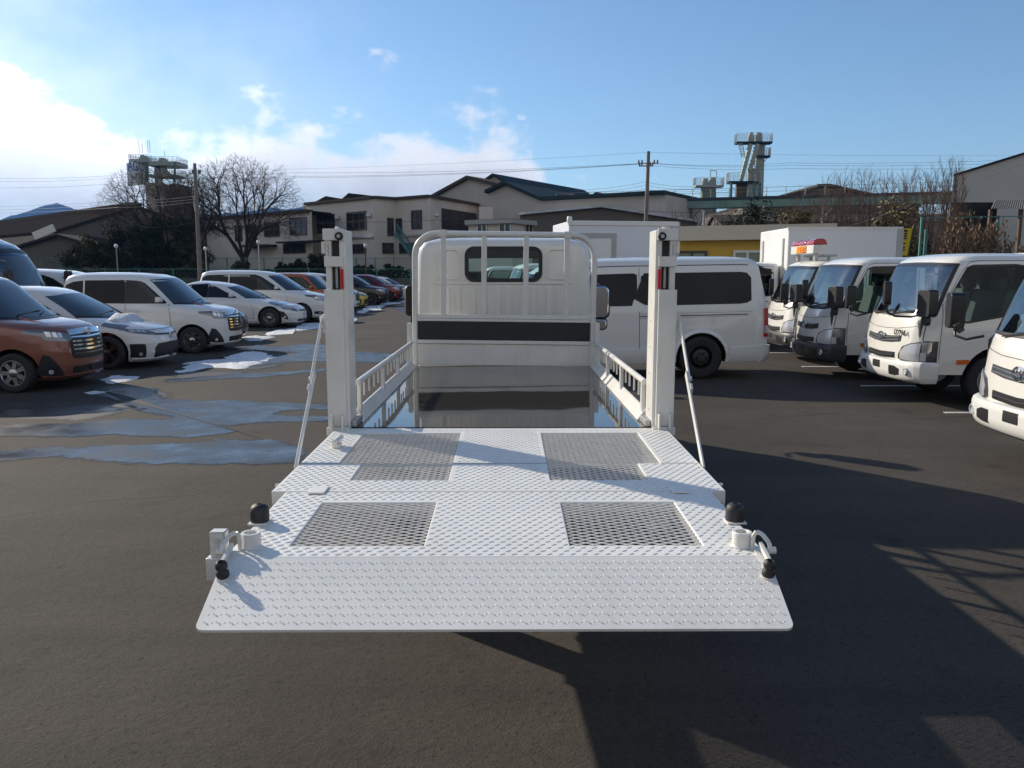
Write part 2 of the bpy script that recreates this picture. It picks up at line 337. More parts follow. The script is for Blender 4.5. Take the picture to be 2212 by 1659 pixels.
def flat(name, pts, z, m, cell=.09, soft=.16):
    poly = [(p.x, p.y) for p in dense([G(*p) for p in pts], 3, .2)]; n = len(poly)
    x0, x1 = min(p[0] for p in poly) - .2, max(p[0] for p in poly) + .2; y0, y1 = min(p[1] for p in poly) - .2, max(p[1] for p in poly) + .2
    cell = max(cell, (x1 - x0) / 150); cy = max(cell * 1.0, (y1 - y0) / 90); nx, ny = int((x1 - x0) / cell) + 1, int((y1 - y0) / cy) + 1
    def wetness(px, py):
        ins, dm = False, 9e9
        for i in range(n):
            ax, ay = poly[i]; bx, by = poly[(i + 1) % n]
            if (ay > py) != (by > py) and px < (bx - ax) * (py - ay) / (by - ay) + ax: ins = not ins
            dx, dy = bx - ax, by - ay; t = max(0, min(1, ((px - ax) * dx + (py - ay) * dy) / (dx * dx + dy * dy + 1e-12))); d = (px - ax - t * dx) ** 2 + (py - ay - t * dy) ** 2
            if d < dm: dm = d
        d = math.sqrt(dm); return max(0, min(1, .5 + (d if ins else -d) / (2 * soft)))
    s = MB(); val = [[wetness(x0 + i * cell, y0 + j * cy) for i in range(nx + 1)] for j in range(ny + 1)]; idx = {}; vals = []
    def vid(i, j):
        if (i, j) not in idx: idx[(i, j)] = len(s.v); s.v.append((x0 + i * cell, y0 + j * cy, z)); vals.append(val[j][i])
        return idx[(i, j)]
    for j in range(ny):
        for i in range(nx):
            if max(val[j][i], val[j][i + 1], val[j + 1][i], val[j + 1][i + 1]) > 0: s.f.append((vid(i, j), vid(i + 1, j), vid(i + 1, j + 1), vid(i, j + 1)))
    o = s.build(name, m); a = o.data.attributes.new('wet', 'FLOAT', 'POINT'); a.data.foreach_set('value', vals); return o
zA = lambda L: [(x * .3346, 817.8 + y * .3346) for x, y in L]
zB = lambda L: [(389.4 + x * .2465, 545.2 + y * .2465) for x, y in L]
zC = lambda L: [(x * .2465, 467.3 + y * .2465) for x, y in L]
puddles = [zA([(560, 90), (690, 80), (760, 60), (900, 55), (990, 70), (1010, 110), (1040, 130), (1200, 145), (1500, 150), (1800, 165), (2200, 180), (2200, 195), (1860, 205), (1740, 232), (1860, 245), (2200, 255),
               (2200, 272), (1700, 285), (1520, 300), (1400, 300), (1500, 345), (1430, 360), (1230, 378), (1050, 375), (850, 362), (600, 370), (200, 368), (-80, 372), (-80, 318), (300, 300), (540, 285), (700, 268), (1000, 265), (1110, 262), (1090, 235), (900, 205), (800, 160), (700, 110)]),
           zA([(-80, 455), (220, 450), (330, 445), (480, 455), (600, 440), (850, 428), (1200, 415), (1500, 405), (1720, 400), (1860, 420), (1950, 460), (1930, 545), (1600, 550), (1250, 545), (960, 540), (850, 548), (700, 540), (560, 520), (440, 515), (400, 495), (200, 510), (-80, 535)]),
           zA([(-60, 215), (150, 200), (380, 185), (600, 180), (850, 192), (780, 208), (560, 225), (300, 236), (-60, 250)]),
           zB([(470, 850), (700, 810), (860, 830), (1100, 800), (1300, 815), (1520, 870), (1850, 890), (1980, 960), (1700, 965), (1520, 955), (1300, 950), (900, 965), (700, 990), (620, 1000), (660, 960), (870, 915), (1050, 880), (800, 860)]),
           zB([(-100, 1115), (300, 1088), (700, 1055), (1300, 1018), (1300, 1040), (800, 1078), (500, 1108), (-100, 1138)]),
           zB([(1860, 490), (2040, 470), (2140, 480), (2120, 515), (1950, 520)])]
for i, p in enumerate(puddles):
    o = flat('puddle', p, .0035, wet); o['kind'] = 'structure'
    c = sum((Vector((x, y)) for x, y in p), Vector((0, 0))) / len(p)
dampz = [zA([(860, 30), (960, 60), (1100, 95), (1060, 125), (940, 140), (700, 120), (560, 100), (600, 60)]), zA([(-60, 205), (350, 178), (800, 165), (900, 190), (700, 235), (520, 265), (160, 268), (-60, 240)]),
         zB([(380, 1040), (560, 1050), (500, 1085), (200, 1105), (-60, 1110), (-60, 1060)]), zB([(620, 1000), (860, 975), (900, 985), (700, 1030), (480, 1030)])]
for p in dampz: o = flat('damp_patch', p, .002, damp); o['kind'] = 'structure'
snow = [zB([(20, 985), (90, 962), (240, 950), (350, 945), (430, 900), (620, 868), (740, 875), (880, 915), (680, 960), (660, 1000), (460, 1024), (200, 1024), (150, 985)]),
        zB([(550, 752), (600, 735), (720, 728), (800, 745), (700, 775), (560, 778)]), zB([(740, 718), (850, 680), (1000, 665), (1090, 625), (1300, 610), (1300, 650), (1070, 690), (950, 715), (780, 730)]),
        zB([(1440, 560), (1540, 562), (1555, 585), (1540, 605), (1440, 608)]), zB([(1540, 528), (1640, 472), (1840, 435), (1980, 440), (1800, 465), (1760, 490), (1600, 532)]), zB([(1900, 432), (2060, 405), (2100, 412), (1990, 440)]),
        zC([(905, 1437), (990, 1395), (1080, 1388), (1195, 1430), (1100, 1452), (960, 1472)]), zC([(1510, 1372), (1650, 1342), (1760, 1270), (1800, 1265), (1940, 1280), (1900, 1310), (1740, 1345), (1640, 1368)]), zC([(735, 1542), (860, 1528), (945, 1545), (850, 1558)]),
        zB([(-60, 1040), (100, 1025), (140, 1040), (-20, 1058)])]
snow_lab = ['largest snow heap, in front of the second white wagon', 'small snow patch beyond the largest heap, in the aisle', 'long snow strip before the white hybrid hatchback', 'snow scrap just right of the left lift post', 'snow strip in front of the yellow car',
            'farthest snow strip near the headboard frame', 'small snow mound before the copper wagon grille', 'snow strip under the nose of the sporty white hatchback', 'thin snow sliver at the crack near the copper wagon', 'thin snow sliver at the edge of the largest heap']
for p, lab in zip(snow, snow_lab):
    poly = dense([G(*q) for q in p], 5, .35); c = sum(poly, Vector()) / len(poly); n = len(poly); s = MB(); rings = []
    span = min(max(q.y for q in poly) - min(q.y for q in poly), 1.6); hh = .035 + .03 * span
    for sc, h in ((1, .002), (.93, .03), (.8, .06), (.6, .085), (.35, .095), (.12, .1)):
        rings.append([Vector((c.x + (q.x - c.x) * sc, c.y + (q.y - c.y) * sc, 0)) for q in poly])
        for v in rings[-1]: v.z = h * hh * 5 * max(.12, .7 + .8 * noise.noise(v * 1.9) + .5 * noise.noise(v * 6)) if h > .002 else h
    s.grid(rings, wrap=True); s.f.append(tuple(range((len(rings) - 1) * n, len(rings) * n)))
    o = s.build('snow_patch', snow_m, smooth=70); tag(o, lab, 'snow', 'melting snow on the asphalt'); o['kind'] = 'stuff'
# the open crack through the puddle
crack = [zA([(690, 90)])[0], zA([(800, 125)])[0], zA([(900, 155)])[0], zA([(1020, 190)])[0], zA([(1110, 218)])[0], zA([(1300, 275)])[0], zA([(1500, 330)])[0], zA([(1700, 395)])[0]]
cp = [G(*q) for q in crack]; s = MB()
ws = [.05, .13, .10, .04, .02, .012, .012, .006]
L1 = [Vector((p.x, p.y + w, .006)) for p, w in zip(cp, ws)]; L2 = [Vector((p.x, p.y - w, .006)) for p, w in zip(cp, ws)]
s.grid([L1, L2]); struct(s.build('asphalt_crack', mat('crack_dark', (.01, .01, .01), .8)))
# parking bay lines on the right
line_m = mat('worn_line_paint', (.62, .62, .6), .7, nz=(9, .25))
for D in (9.72, 12.1, 14.62, 17.2, 19.8):
    s = MB(); s.box(5.36, 9.9, D - .04, D + .04, .0005, .006); struct(s.build('bay_line', line_m))
def hairline(pts, w):
    cp = [G(*q) for q in pts]; fine = []
    for a, b in zip(cp, cp[1:]):
        for i in range(10): v = a.lerp(b, i / 10); fine.append(v + noise.noise_vector(v * 3) * .05)
    s = MB(); s.grid([[Vector((p.x, p.y + w * (.6 + .5 * noise.noise(p * 7)), .0045)) for p in fine], [Vector((p.x, p.y - w * (.6 + .5 * noise.noise(p * 5)), .0045)) for p in fine]]); struct(s.build('asphalt_crack', MATS['crack_dark']))
hairline([(-20, 1120), (180, 1085), (330, 1075), (470, 1062)], .005); hairline([(1640, 905), (1800, 893), (1990, 905), (2230, 890)], .008); hairline([(1500, 850), (1700, 872), (1900, 868)], .006)

# ------------------------------------------------------------------ vehicle surface: rings stacked in height
def lerp_tab(tab, z):
    if z <= tab[0][0]: return tab[0][1]
    for (a, va), (b, vb) in zip(tab, tab[1:]):
        if z <= b: return va + (vb - va) * (z - a) / (b - a)
    return tab[-1][1]
class Loft:
    """front / rear: (height, x) outlines seen from the side (nose at x=0, car towards -x); width: (height, half width); n: superellipse exponents"""
    def __init__(s, front, rear, width, nf=4.5, nr=5, crown=.06, steps=.045, grow=0):
        s.fr, s.re, s.wi, s.nf, s.nr, s.cr, s.g = front, rear, width, nf, nr, crown, grow
        ks = sorted({z for t in (front, rear, width) for z, _ in t}); zs = []
        for a, b in zip(ks, ks[1:]):
            k = max(1, int(math.ceil((b - a) / steps))); zs += [a + (b - a) * i / k for i in range(k)]
        s.zs = zs + [ks[-1]]
    def at(s, z):
        return lerp_tab(s.re, z) - s.g, lerp_tab(s.fr, z) + s.g, lerp_tab(s.wi, z) + s.g
    def pt(s, phi, z):
        xr, xf, w = s.at(z); xc = (xr + xf) / 2; c, sn = math.cos(phi), math.sin(phi); n = s.nf if c >= 0 else s.nr
        k = lerp_tab(s.cr, z) if isinstance(s.cr, list) else s.cr
        y = w * math.copysign(abs(sn) ** (2 / n), sn); a = (xf - xc)
        x = xc + a * math.copysign(abs(c) ** (2 / n), c)
        if c > 0: x -= k * (y / w) ** 2 * min(1, 3 * abs(c))
        return Vector((x, y, z))
    def phi(s, q, z, sg=1):
        xr, xf, w = s.at(z); xc = (xr + xf) / 2; a = max(1e-6, xf - xc)
        if not isinstance(q, tuple): return math.copysign(math.asin(min(1, abs(q)) ** (s.nf / 2)), q)
        k, v = q
        if k == 'R': return math.pi - math.copysign(math.asin(min(1, abs(v)) ** (s.nr / 2)), v)
        x = {'S': v, 'A': xf - v, 'B': xr + v}[k]; u = max(-1, min(1, (x - xc) / a))
        p = math.acos(abs(u) ** ((s.nf if u >= 0 else s.nr) / 2)); p = p if u >= 0 else math.pi - p
        return p * sg
    def nrm(s, phi, z):
        e = 1e-3; a = s.pt(phi + e, z) - s.pt(phi - e, z); b = s.pt(phi, z + .004) - s.pt(phi, z - .004)
        n = a.cross(b); return n.normalized() if n.length > 1e-9 else Vector((0, 0, 1))
    def ringphis(s, z):
        ph = [s.phi(f, z) for f in (0, .2, .4, .6, .75, .86, .93)]
        xr, xf, w = s.at(z)
        side = [s.phi(('S', (xr + xf) / 2 + (xf - xr) / 2 * u), z) for u in (.96, .9, .8, .6, .3, 0, -.3, -.6, -.8, -.9, -.96)]
        rear = [s.phi(('R', f), z) for f in (.93, .86, .75, .6, .4, .2)]
        h = sorted(ph + side + rear + [math.pi]); return h + [2 * math.pi - p for p in reversed(h[1:-1])]
    def body(s, zs=None):
        m = MB(); rows = [[s.pt(p, z) for p in s.ringphis(z)] for z in (zs or s.zs)]; n = len(rows[0])
        m.grid(rows, wrap=True); k = len(rows) - 1
        m.f.append(tuple(range(n))[::-1]); m.f.append(tuple(range(k * n, (k + 1) * n))); return m
    def rows(s, cols, off, sg, nz, sub):
        rows = []
        for i in range(nz + 1):
            row = []; v = i / nz
            for j in range(len(cols) - 1):
                (q0, l0, h0), (q1, l1, h1) = cols[j], cols[j + 1]
                for k in range(sub + (1 if j == len(cols) - 2 else 0)):
                    t = k / sub; z = (l0 + (l1 - l0) * t) * (1 - v) + (h0 + (h1 - h0) * t) * v
                    if not isinstance(q0, tuple) and not isinstance(q1, tuple): p = s.phi(q0 + (q1 - q0) * t, z)
                    else:
                        pa = s.phi(q0, z, sg) if isinstance(q0, tuple) else s.phi(abs(q0) * sg, z)
                        pb = s.phi(q1, z, sg) if isinstance(q1, tuple) else s.phi(abs(q1) * sg, z)
                        if isinstance(q0, tuple) and isinstance(q1, tuple) and q0[0] == q1[0] and q0[0] in 'SAB': p = s.phi((q0[0], q0[1] + (q1[1] - q0[1]) * t), z, sg)
                        else: p = pa + (pb - pa) * t
                    row.append((p, z))
            rows.append(row)
        return [[s.pt(p, z) + s.nrm(p, z) * off for p, z in r] for r in rows]
    def patch(s, cols, off=.006, sg=1, nz=5, sub=4, inner=-.006, m=None):
        """a panel lying on the surface: columns (where, low, high); closed round its rim"""
        a = s.rows(cols, off, sg, nz, sub); b = s.rows(cols, inner, sg, nz, sub); m = m or MB(); m.grid(a)
        n = len(a[0]); rim = lambda g: g[0] + [r[-1] for r in g[1:]] + g[-1][-2::-1] + [r[0] for r in g[-2:0:-1]]
        ra, rb = rim(a), rim(b); m.grid([ra + [ra[0]], rb + [rb[0]]]); return m
    def solid(s, cols, off, inner, sg=1, nz=5, sub=4):
        a = s.rows(cols, off, sg, nz, sub); b = s.rows(cols, inner, sg, nz, sub); m = s.patch(cols, off, sg, nz, sub, inner)
        m.grid(b); return m
def tidy(o):
    b = bmesh.new(); b.from_mesh(o.data); bmesh.ops.remove_doubles(b, verts=b.verts, dist=.0004); bmesh.ops.recalc_face_normals(b, faces=b.faces); b.to_mesh(o.data); b.free(); return o
def rot_y_axis(x, y, z): return Matrix.Translation((x, y, z)) @ Matrix.Rotation(-math.pi / 2, 4, 'X')   # lathe axis along +y
def wheel_mesh(r, wd, rim_r, style):
    t = MB(); h = wd / 2
    t.lathe([(rim_r - .012, -h * .86), (rim_r + .012, -h * .95), (r * .86, -h), (r * .955, -h * .93), (r, -h * .72), (r, h * .72), (r * .955, h * .93), (r * .86, h), (rim_r + .012, h * .95), (rim_r - .012, h * .86)], 40, Matrix.Rotation(-math.pi / 2, 4, 'X'), closed=True)
    k = MB(); X = Matrix.Rotation(-math.pi / 2, 4, 'X'); d = h * .62
    k.lathe([(rim_r, -h * .9), (rim_r, h * .9), (rim_r - .014, h * .9), (rim_r - .03, d), (rim_r - .03, d - .08), (.02, d - .09), (.02, -h * .9)], 40, X)
    if style == 'steel':
        k.lathe([(rim_r - .03, d - .06), (rim_r * .72, d - .01), (rim_r * .62, d + .02), (rim_r * .35, d + .03), (rim_r * .3, d + .06), (.0, d + .06)], 32, X)
        for i in range(6): a = i * math.pi / 3; k.lathe([(.012, 0), (.012, d + .05), (.005, d + .055)], 8, X @ Matrix.Translation((math.cos(a) * rim_r * .45, math.sin(a) * rim_r * .45, 0)))
    else:
        ns = style
        for i in range(ns):
            a = 2 * math.pi * i / ns; Mx = X @ Matrix.Rotation(a, 4, 'Z')
            for da in (-.11, .11):
                k.prism([(.03, -.022), (rim_r - .018, -.014), (rim_r - .018, .014), (.03, .022)], d - .03, d + .012, 'z', Mx @ Matrix.Rotation(da, 4, 'Z'))
        k.lathe([(.06, d - .04), (.06, d + .018), (.045, d + .026), (.0, d + .026)], 20, X)
    return t, k
WH = {}
def wheel(parent, x, y, r, wd, rim_r, style, rim_mat, side):
    key = (r, wd, rim_r, style, rim_mat.name)
    if key not in WH:
        t, k = wheel_mesh(r, wd, rim_r, style); a = t.mesh('wheel', tyre_m, 45); b = k.mesh('rim', rim_mat, 35); WH[key] = (a, b)
    a, b = WH[key]; o = link('wheel', a, parent); o.location = (x, y, r); o.rotation_euler = (0, 0, 0 if side > 0 else math.pi); q = link('rim', b, o); return o
def arch_cutter(xs, r, w, depth=.3, zc=None):
    m = MB()
    for x in xs:
        for sg in (-1, 1):
            y0, y1 = (w - depth, w + .2) if sg > 0 else (-w - .2, -w + depth)
            n = 28; pts = [(x + r * math.cos(a), (zc or r - .05) + r * math.sin(a)) for a in [2 * math.pi * i / n for i in range(n)]]
            m.prism(pts, y0, y1, 'y')
    return m
def emblem(parent, M, s=.05, name='emblem'):
    m = MB()
    def ring(rx, ry, th):
        pts = [M @ Vector((0, rx * math.cos(a), ry * math.sin(a))) for a in [2 * math.pi * i / 24 for i in range(25)]]; m.tube(pts, th, 6, False)
    ring(s * 1.35, s * .95, s * .12); ring(s * .5, s * .92, s * .1)
    pts = [M @ Vector((0, s * .95 * math.cos(a), s * .36 + s * .42 * math.sin(a))) for a in [2 * math.pi * i / 24 for i in range(25)]]; m.tube(pts, s * .1, 6, False)
    return m.build(name, chrome, parent, smooth=60)

# ------------------------------------------------------------------ cab-over truck cab, hollow with glazed openings (used by every light truck here)
CAB_L = Loft(front=[(.42, -.06), (.50, -.03), (.64, -.015), (.80, -.03), (1.0, -.06), (1.12, -.09), (1.18, -.115), (1.5, -.245), (1.80, -.385), (1.88, -.45), (1.935, -.55), (1.965, -.70), (1.98, -.95)],
             rear=[(.42, -1.62), (1.88, -1.62), (1.92, -1.605), (1.95, -1.57), (1.97, -1.48), (1.98, -1.25)],
             width=[(.42, .81), (.6, .838), (1.0, .845), (1.15, .842), (1.8, .805), (1.87, .79), (1.925, .745), (1.96, .62), (1.98, .25)], nf=6, nr=13, crown=.07)
CAB_IN = Loft(front=[(.56, -.13), (1.12, -.17), (1.18, -.20), (1.5, -.31), (1.80, -.45), (1.88, -.56), (1.92, -.8)], rear=[(.56, -1.57), (1.88, -1.57), (1.905, -1.5), (1.92, -1.2)],
              width=[(.56, .76), (1.0, .78), (1.15, .78), (1.8, .74), (1.88, .68), (1.92, .3)], nf=7, nr=13, crown=.07)
WS_COLS = [(-.93, 1.19, 1.815), (-.5, 1.175, 1.83), (0, 1.17, 1.835), (.5, 1.175, 1.83), (.93, 1.19, 1.815)]
SW_COLS = [(('S', -.36), 1.20, 1.28), (('S', -.46), 1.135, 1.50), (('S', -.62), 1.10, 1.77), (('S', -.72), 1.10, 1.80), (('S', -1.28), 1.20, 1.81), (('S', -1.42), 1.22, 1.79)]
def grow_cols(c, dz, dq):
    out = []
    for i, (q, l, h) in enumerate(c):
        e = -1 if i == 0 else (1 if i == len(c) - 1 else 0)
        q2 = q + e * dq / .8 if not isinstance(q, tuple) else (q[0], q[1] - e * dq * (1 if q[0] == 'S' else -1)); out.append((q2, l - dz, h + dz))
    return out
RW = (.335, 1.585, 1.865)            # rear window half width, low, high
def rounded(x0, x1, z0, z1, r, k=5):
    out = []
    for cx, cz, a0 in ((x1 - r, z1 - r, 0), (x0 + r, z1 - r, 90), (x0 + r, z0 + r, 180), (x1 - r, z0 + r, 270)):
        out += [(cx + r * math.cos(R(a0 + 90 * i / k)), cz + r * math.sin(R(a0 + 90 * i / k))) for i in range(k + 1)]
    return out
def frame_mb(poly_o, poly_i, a, b, axis):
    m = MB(); mk = lambda p, h: {'z': (p[0], p[1], h), 'y': (p[0], h, p[1]), 'x': (h, p[0], p[1])}[axis]
    rows = [[mk(p, a) for p in poly_o], [mk(p, b) for p in poly_o], [mk(p, b) for p in poly_i], [mk(p, a) for p in poly_i], [mk(p, a) for p in poly_o]]
    m.grid(rows, wrap=True); return m
def make_cab(parent, bumper_m, rz=0, loc=(0, 0, 0), detail=True, dark_front=False, wsm=None, glm=None):
    wsm, glm = wsm or screenglass, glm or clearglass
    m = CAB_L.body(); cab = m.build('cab', carwhite, None, smooth=38)
    hollow = CAB_IN.body()
    ws = CAB_L.solid(WS_COLS, .12, -.12, 1, 6, 4); sw = [CAB_L.solid(SW_COLS, .12, -.10, sg, 6, 4) for sg in (1, -1)]
    rw = MB(); rw.prism(rounded(-RW[0], RW[0], RW[1], RW[2], .07), -1.75, -1.45, 'x')
    ar = arch_cutter([-1.12], .42, .84, .5, .36)
    bake(cab, [(hollow, interior), (ws, black), (sw[0], black), (sw[1], black), (rw, black), (ar, black)])
    cab.data.set_sharp_from_angle(angle=R(38))
    cab.parent = parent; cab.location = loc; cab.rotation_euler = (0, 0, rz)
    CAB_L.patch(grow_cols(WS_COLS, .008, .008), .004, 1, 8, 5, .001).build('windscreen', wsm, cab, smooth=60)
    b = MB()      # black printed band round the windscreen
    lo = [(q, l - .02, l + .012) for q, l, h in grow_cols(WS_COLS, 0, .012)]; hi = [(q, h - .012, h + .02) for q, l, h in grow_cols(WS_COLS, 0, .012)]
    CAB_L.patch(lo, .007, 1, 2, 5, 0, b); CAB_L.patch(hi, .007, 1, 2, 5, 0, b)
    for sg in (-1, 1): CAB_L.patch([(sg * .925, 1.17, 1.83), (sg * .955, 1.17, 1.83)], .007, 1, 6, 2, 0, b)
    b.build('windscreen_seal', black, cab, smooth=60)
    for sg in (1, -1):
        CAB_L.patch(grow_cols(SW_COLS, .006, .006), .003, sg, 6, 5, .001).build('side_window', clearglass, cab, smooth=60)
        e = MB(); CAB_L.patch([(q, l - .018, l + .008) for q, l, h in SW_COLS], .006, sg, 2, 5, 0, e); CAB_L.patch([(q, h - .008, h + .018) for q, l, h in SW_COLS], .006, sg, 2, 5, 0, e)
        CAB_L.patch([(('S', -1.41), 1.22, 1.80), (('S', -1.43), 1.22, 1.80)], .006, sg, 5, 1, 0, e)
        e.build('window_seal', black, cab, smooth=60)
        d = MB()
        for xa, zl, zh in ((-.33, .56, 1.32), (-1.47, .80, 1.86)): CAB_L.patch([(('S', xa), zl, zh), (('S', xa - .007), zl, zh)], .002, sg, 8, 1, -.003, d)
        CAB_L.patch([(('S', -.34), 1.30, 1.307), (('S', -.55), 1.74, 1.747), (('S', -.66), 1.85, 1.857), (('S', -.8), 1.865, 1.872), (('S', -1.47), 1.865, 1.872)], .002, sg, 1, 6, -.003, d)
        d.build('door_gap', black, cab)
        cr = MB(); CAB_L.patch([(('S', -.34), .70, .735), (('S', -1.46), 1.03, 1.05)], .006, sg, 2, 8, 0, cr); cr.build('door_crease', carwhite, cab, smooth=60)
        h = MB(); CAB_L.patch([(('S', -1.28), 1.065, 1.095), (('S', -1.44), 1.07, 1.10)], .022, sg, 2, 3, 0, h); h.build('door_handle', carwhite if not dark_front else black, cab, smooth=60)
        a = MB(); CAB_L.patch([(('S', -.60), .56, .615), (('S', -.76), .565, .62)], .016, sg, 2, 3, 0, a); a.build('side_indicator', amber, cab, smooth=40)
        hl = MB(); CAB_L.patch([(sg * .56, .60, .66), (sg * .62, .585, .76), (sg * .78, .58, .815), (sg * .93, .575, .845), (('S', -.14), .57, .855), (('S', -.30), .57, .85)], .012, sg, 5, 4, -.01, hl)
        hl.build('headlight', mat('lamp_housing', (.10, .10, .11), .18, .5, coat=1), cab, smooth=50)
        rf = MB(); CAB_L.patch([(sg * .605, .605, .70), (sg * .68, .595, .765), (sg * .78, .592, .80), (sg * .90, .59, .825)], .018, sg, 4, 4, 0, rf); CAB_L.patch([(sg * .905, .60, .70), (('S', -.17), .60, .70)], .017, sg, 3, 4, 0, rf); rf.build('reflector', lampclear, cab, smooth=50)
        r2 = MB(); CAB_L.patch([(sg * .915, .70, .83), (sg * .96, .70, .835)], .019, sg, 3, 3, 0, r2); CAB_L.patch([(('S', -.13), .70, .835), (('S', -.22), .72, .83)], .018, sg, 3, 3, 0, r2); r2.build('indicator_lens', mat('lamp_grey', (.5, .49, .47), .08, .6, coat=1), cab, smooth=50)
    # front face: upper grille bar, lower grille, panel joints, bumper
    g = MB(); CAB_L.patch([(-.54, .825, .90), (-.3, .80, .885), (0, .79, .875), (.3, .80, .885), (.54, .825, .90)], .010, 1, 3, 6, 0, g)
    gm = black if dark_front else mat('grille_grey', (.09, .092, .1), .25, .4)
    g.build('upper_grille', gm, cab, smooth=50)
    gs = MB()
    for zo in (.008, .046): CAB_L.patch([(-.51, .825 + zo, .838 + zo), (0, .79 + zo, .804 + zo), (.51, .825 + zo, .838 + zo)], .022, 1, 1, 8, 0, gs)
    gs.build('grille_bar', mat('satin_chrome', (.5, .51, .53), .22, .9) if not dark_front else darkgrey, cab, smooth=50)
    g = MB(); CAB_L.patch([(-.44, .60, .675), (0, .58, .66), (.44, .60, .675)], .010, 1, 3, 8, 0, g); g.build('lower_grille', black, cab, smooth=50)
    gs = MB(); CAB_L.patch([(-.42, .632, .645), (0, .612, .625), (.42, .632, .645)], .018, 1, 1, 8, 0, gs); gs.build('grille_bar', darkgrey, cab, smooth=50)
    j = MB(); CAB_L.patch([(-.90, 1.04, 1.046), (-.4, .985, .991), (0, .975, .981), (.4, .985, .991), (.90, 1.04, 1.046)], .002, 1, 1, 6, -.003, j)
    for sg in (-1, 1): CAB_L.patch([(sg * .90, .86, 1.15), (sg * .908, .86, 1.15)], .002, 1, 5, 1, -.003, j)
    j.build('panel_gap', black, cab)
    BL = Loft([(.30, -.05), (.335, .0), (.40, .03), (.52, .035), (.565, .02), (.58, -.02)], [(.30, -.42), (.58, -.42)], [(.30, .80), (.36, .835), (.5, .85), (.56, .848), (.58, .83)], nf=5, nr=12, crown=.085)
    bm = BL.body().build('bumper', bumper_m, cab, smooth=40)
    o = MB()
    BL.patch([(-.66, .40, .47), (-.55, .38, .50), (-.40, .38, .50)], .006, 1, 2, 3, -.002, o); BL.patch([(.40, .38, .50), (.55, .38, .50), (.66, .40, .47)], .006, 1, 2, 3, -.002, o)
    BL.patch([(-.12, .44, .535), (.12, .44, .535)], .006, 1, 2, 3, -.002, o)
    BL.patch([(-.66, .315, .33), (.66, .315, .33)], .006, 1, 1, 6, -.002, o); o.build('bumper_opening', black, cab, smooth=50)
    for sg in (-1, 1):
        c = BL.pt(BL.phi(sg * .80, .45), .45); f = MB(); f.lathe([(.052, 0), (.05, .014), (.036, .018), (.03, .006), (.0, .006)], 20, Matrix.Translation(c - Vector((.004, 0, 0))) @ Matrix.Rotation(R(90), 4, 'Y') @ Matrix.Rotation(0, 4, 'X')); f.build('fog_lamp', lampclear, cab, smooth=50)
    emblem(cab, Matrix.Translation((CAB_L.pt(0, .86).x + .03, 0, .865)), .062)
    for sg in (-1, 1):       # wipers, mirrors on arms
        w = MB(); zb = 1.17; pa = CAB_L.pt(CAB_L.phi(sg * .25 - .25, 1.16), 1.155) + Vector((.02, 0, 0)); pb = CAB_L.pt(CAB_L.phi(sg * .25 + .35, 1.22), 1.225) + Vector((.02, 0, 0)); w.bar(pa, pb, .012, .018); w.bar(pa.lerp(pb, .3) + Vector((-.02, 0, .01)), pb + Vector((.0, .12, .01)), .008, .02); w.build('wiper', black, cab)
    mm = MB()
    def mirror(x, y, z, hw, hz, sg, yaw):
        k = MB(); k.prism(rounded(-hw, hw, -hz, hz, .05, 4), -.065, .065, 'y', Matrix.Translation((x, y, z)) @ Matrix.Rotation(yaw, 4, 'Z') @ Matrix.Rotation(R(90), 4, 'Z')); return k
    mr = mirror(-.10, 1.0, 1.34, .105, .17, 1, R(15)); mr.tube([(-.1, .99, 1.2), (-.12, .96, 1.13), (-.16, .86, 1.09)], .014, 7); mr.prism(rounded(-.06, .06, -.055, .055, .03, 4), -.03, .03, 'y', Matrix.Translation((-.1, .985, 1.12)) @ Matrix.Rotation(R(95), 4, 'Z')); mr.build('mirror', black, cab, smooth=40, bevel=.012)
    ml = mirror(.02, -.99, 1.36, .10, .17, -1, R(-15)); ml.tube([(.02, -.98, 1.2), (.04, -.93, 1.12), (-.02, -.84, 1.09), (-.13, -.74, 1.13)], .014, 7); ml.prism(rounded(-.06, .06, -.05, .05, .03, 4), -.03, .03, 'y', Matrix.Translation((.03, -.90, 1.20)) @ Matrix.Rotation(R(70), 4, 'Z') @ Matrix.Rotation(R(35), 4, 'X')); ml.build('mirror', black, cab, smooth=40, bevel=.012)
    fm_ = MB(); fm_.prism(rounded(-.075, .075, -.15, .15, .05, 4), -.04, .04, 'y', Matrix.Translation((.27, .70, 1.46)) @ Matrix.Rotation(R(75), 4, 'Z')); fm_.tube([(.27, .70, 1.34), (.26, .71, 1.22), (.18, .75, 1.17), (-.02, .79, 1.16), (-.14, .80, 1.19)], .013, 7); fm_.lathe([(.0, -.03), (.06, -.02), (.075, .0), (.06, .012), (0, .012)], 14, Matrix.Translation((.16, .74, 1.27)) @ Matrix.Rotation(R(60), 4, 'Y') @ Matrix.Rotation(R(20), 4, 'X')); fm_.build('kerb_mirror', black, cab, smooth=40)
    # inside
    ds = MB(); ds.prism([(-.16, .60), (-.16, 1.10), (-.22, 1.16), (-.50, 1.14), (-.58, 1.02), (-.52, .60)], -.74, .74, 'y'); ds.build('dashboard', darkgrey, cab, bevel=.02)
    for yy, wd in ((-.42, .27), (.28, .40)):
        k = MB(); k.box(-1.32, -.85, yy - wd, yy + wd, .74, .92); k.prism([(-1.30, .90), (-1.14, .92), (-1.30, 1.50), (-1.44, 1.50)], yy - wd, yy + wd, 'y'); k.box(-1.46, -1.34, yy - .13, yy + .13, 1.5, 1.66); k.build('seat', seat_m, cab, bevel=.04, smooth=50)
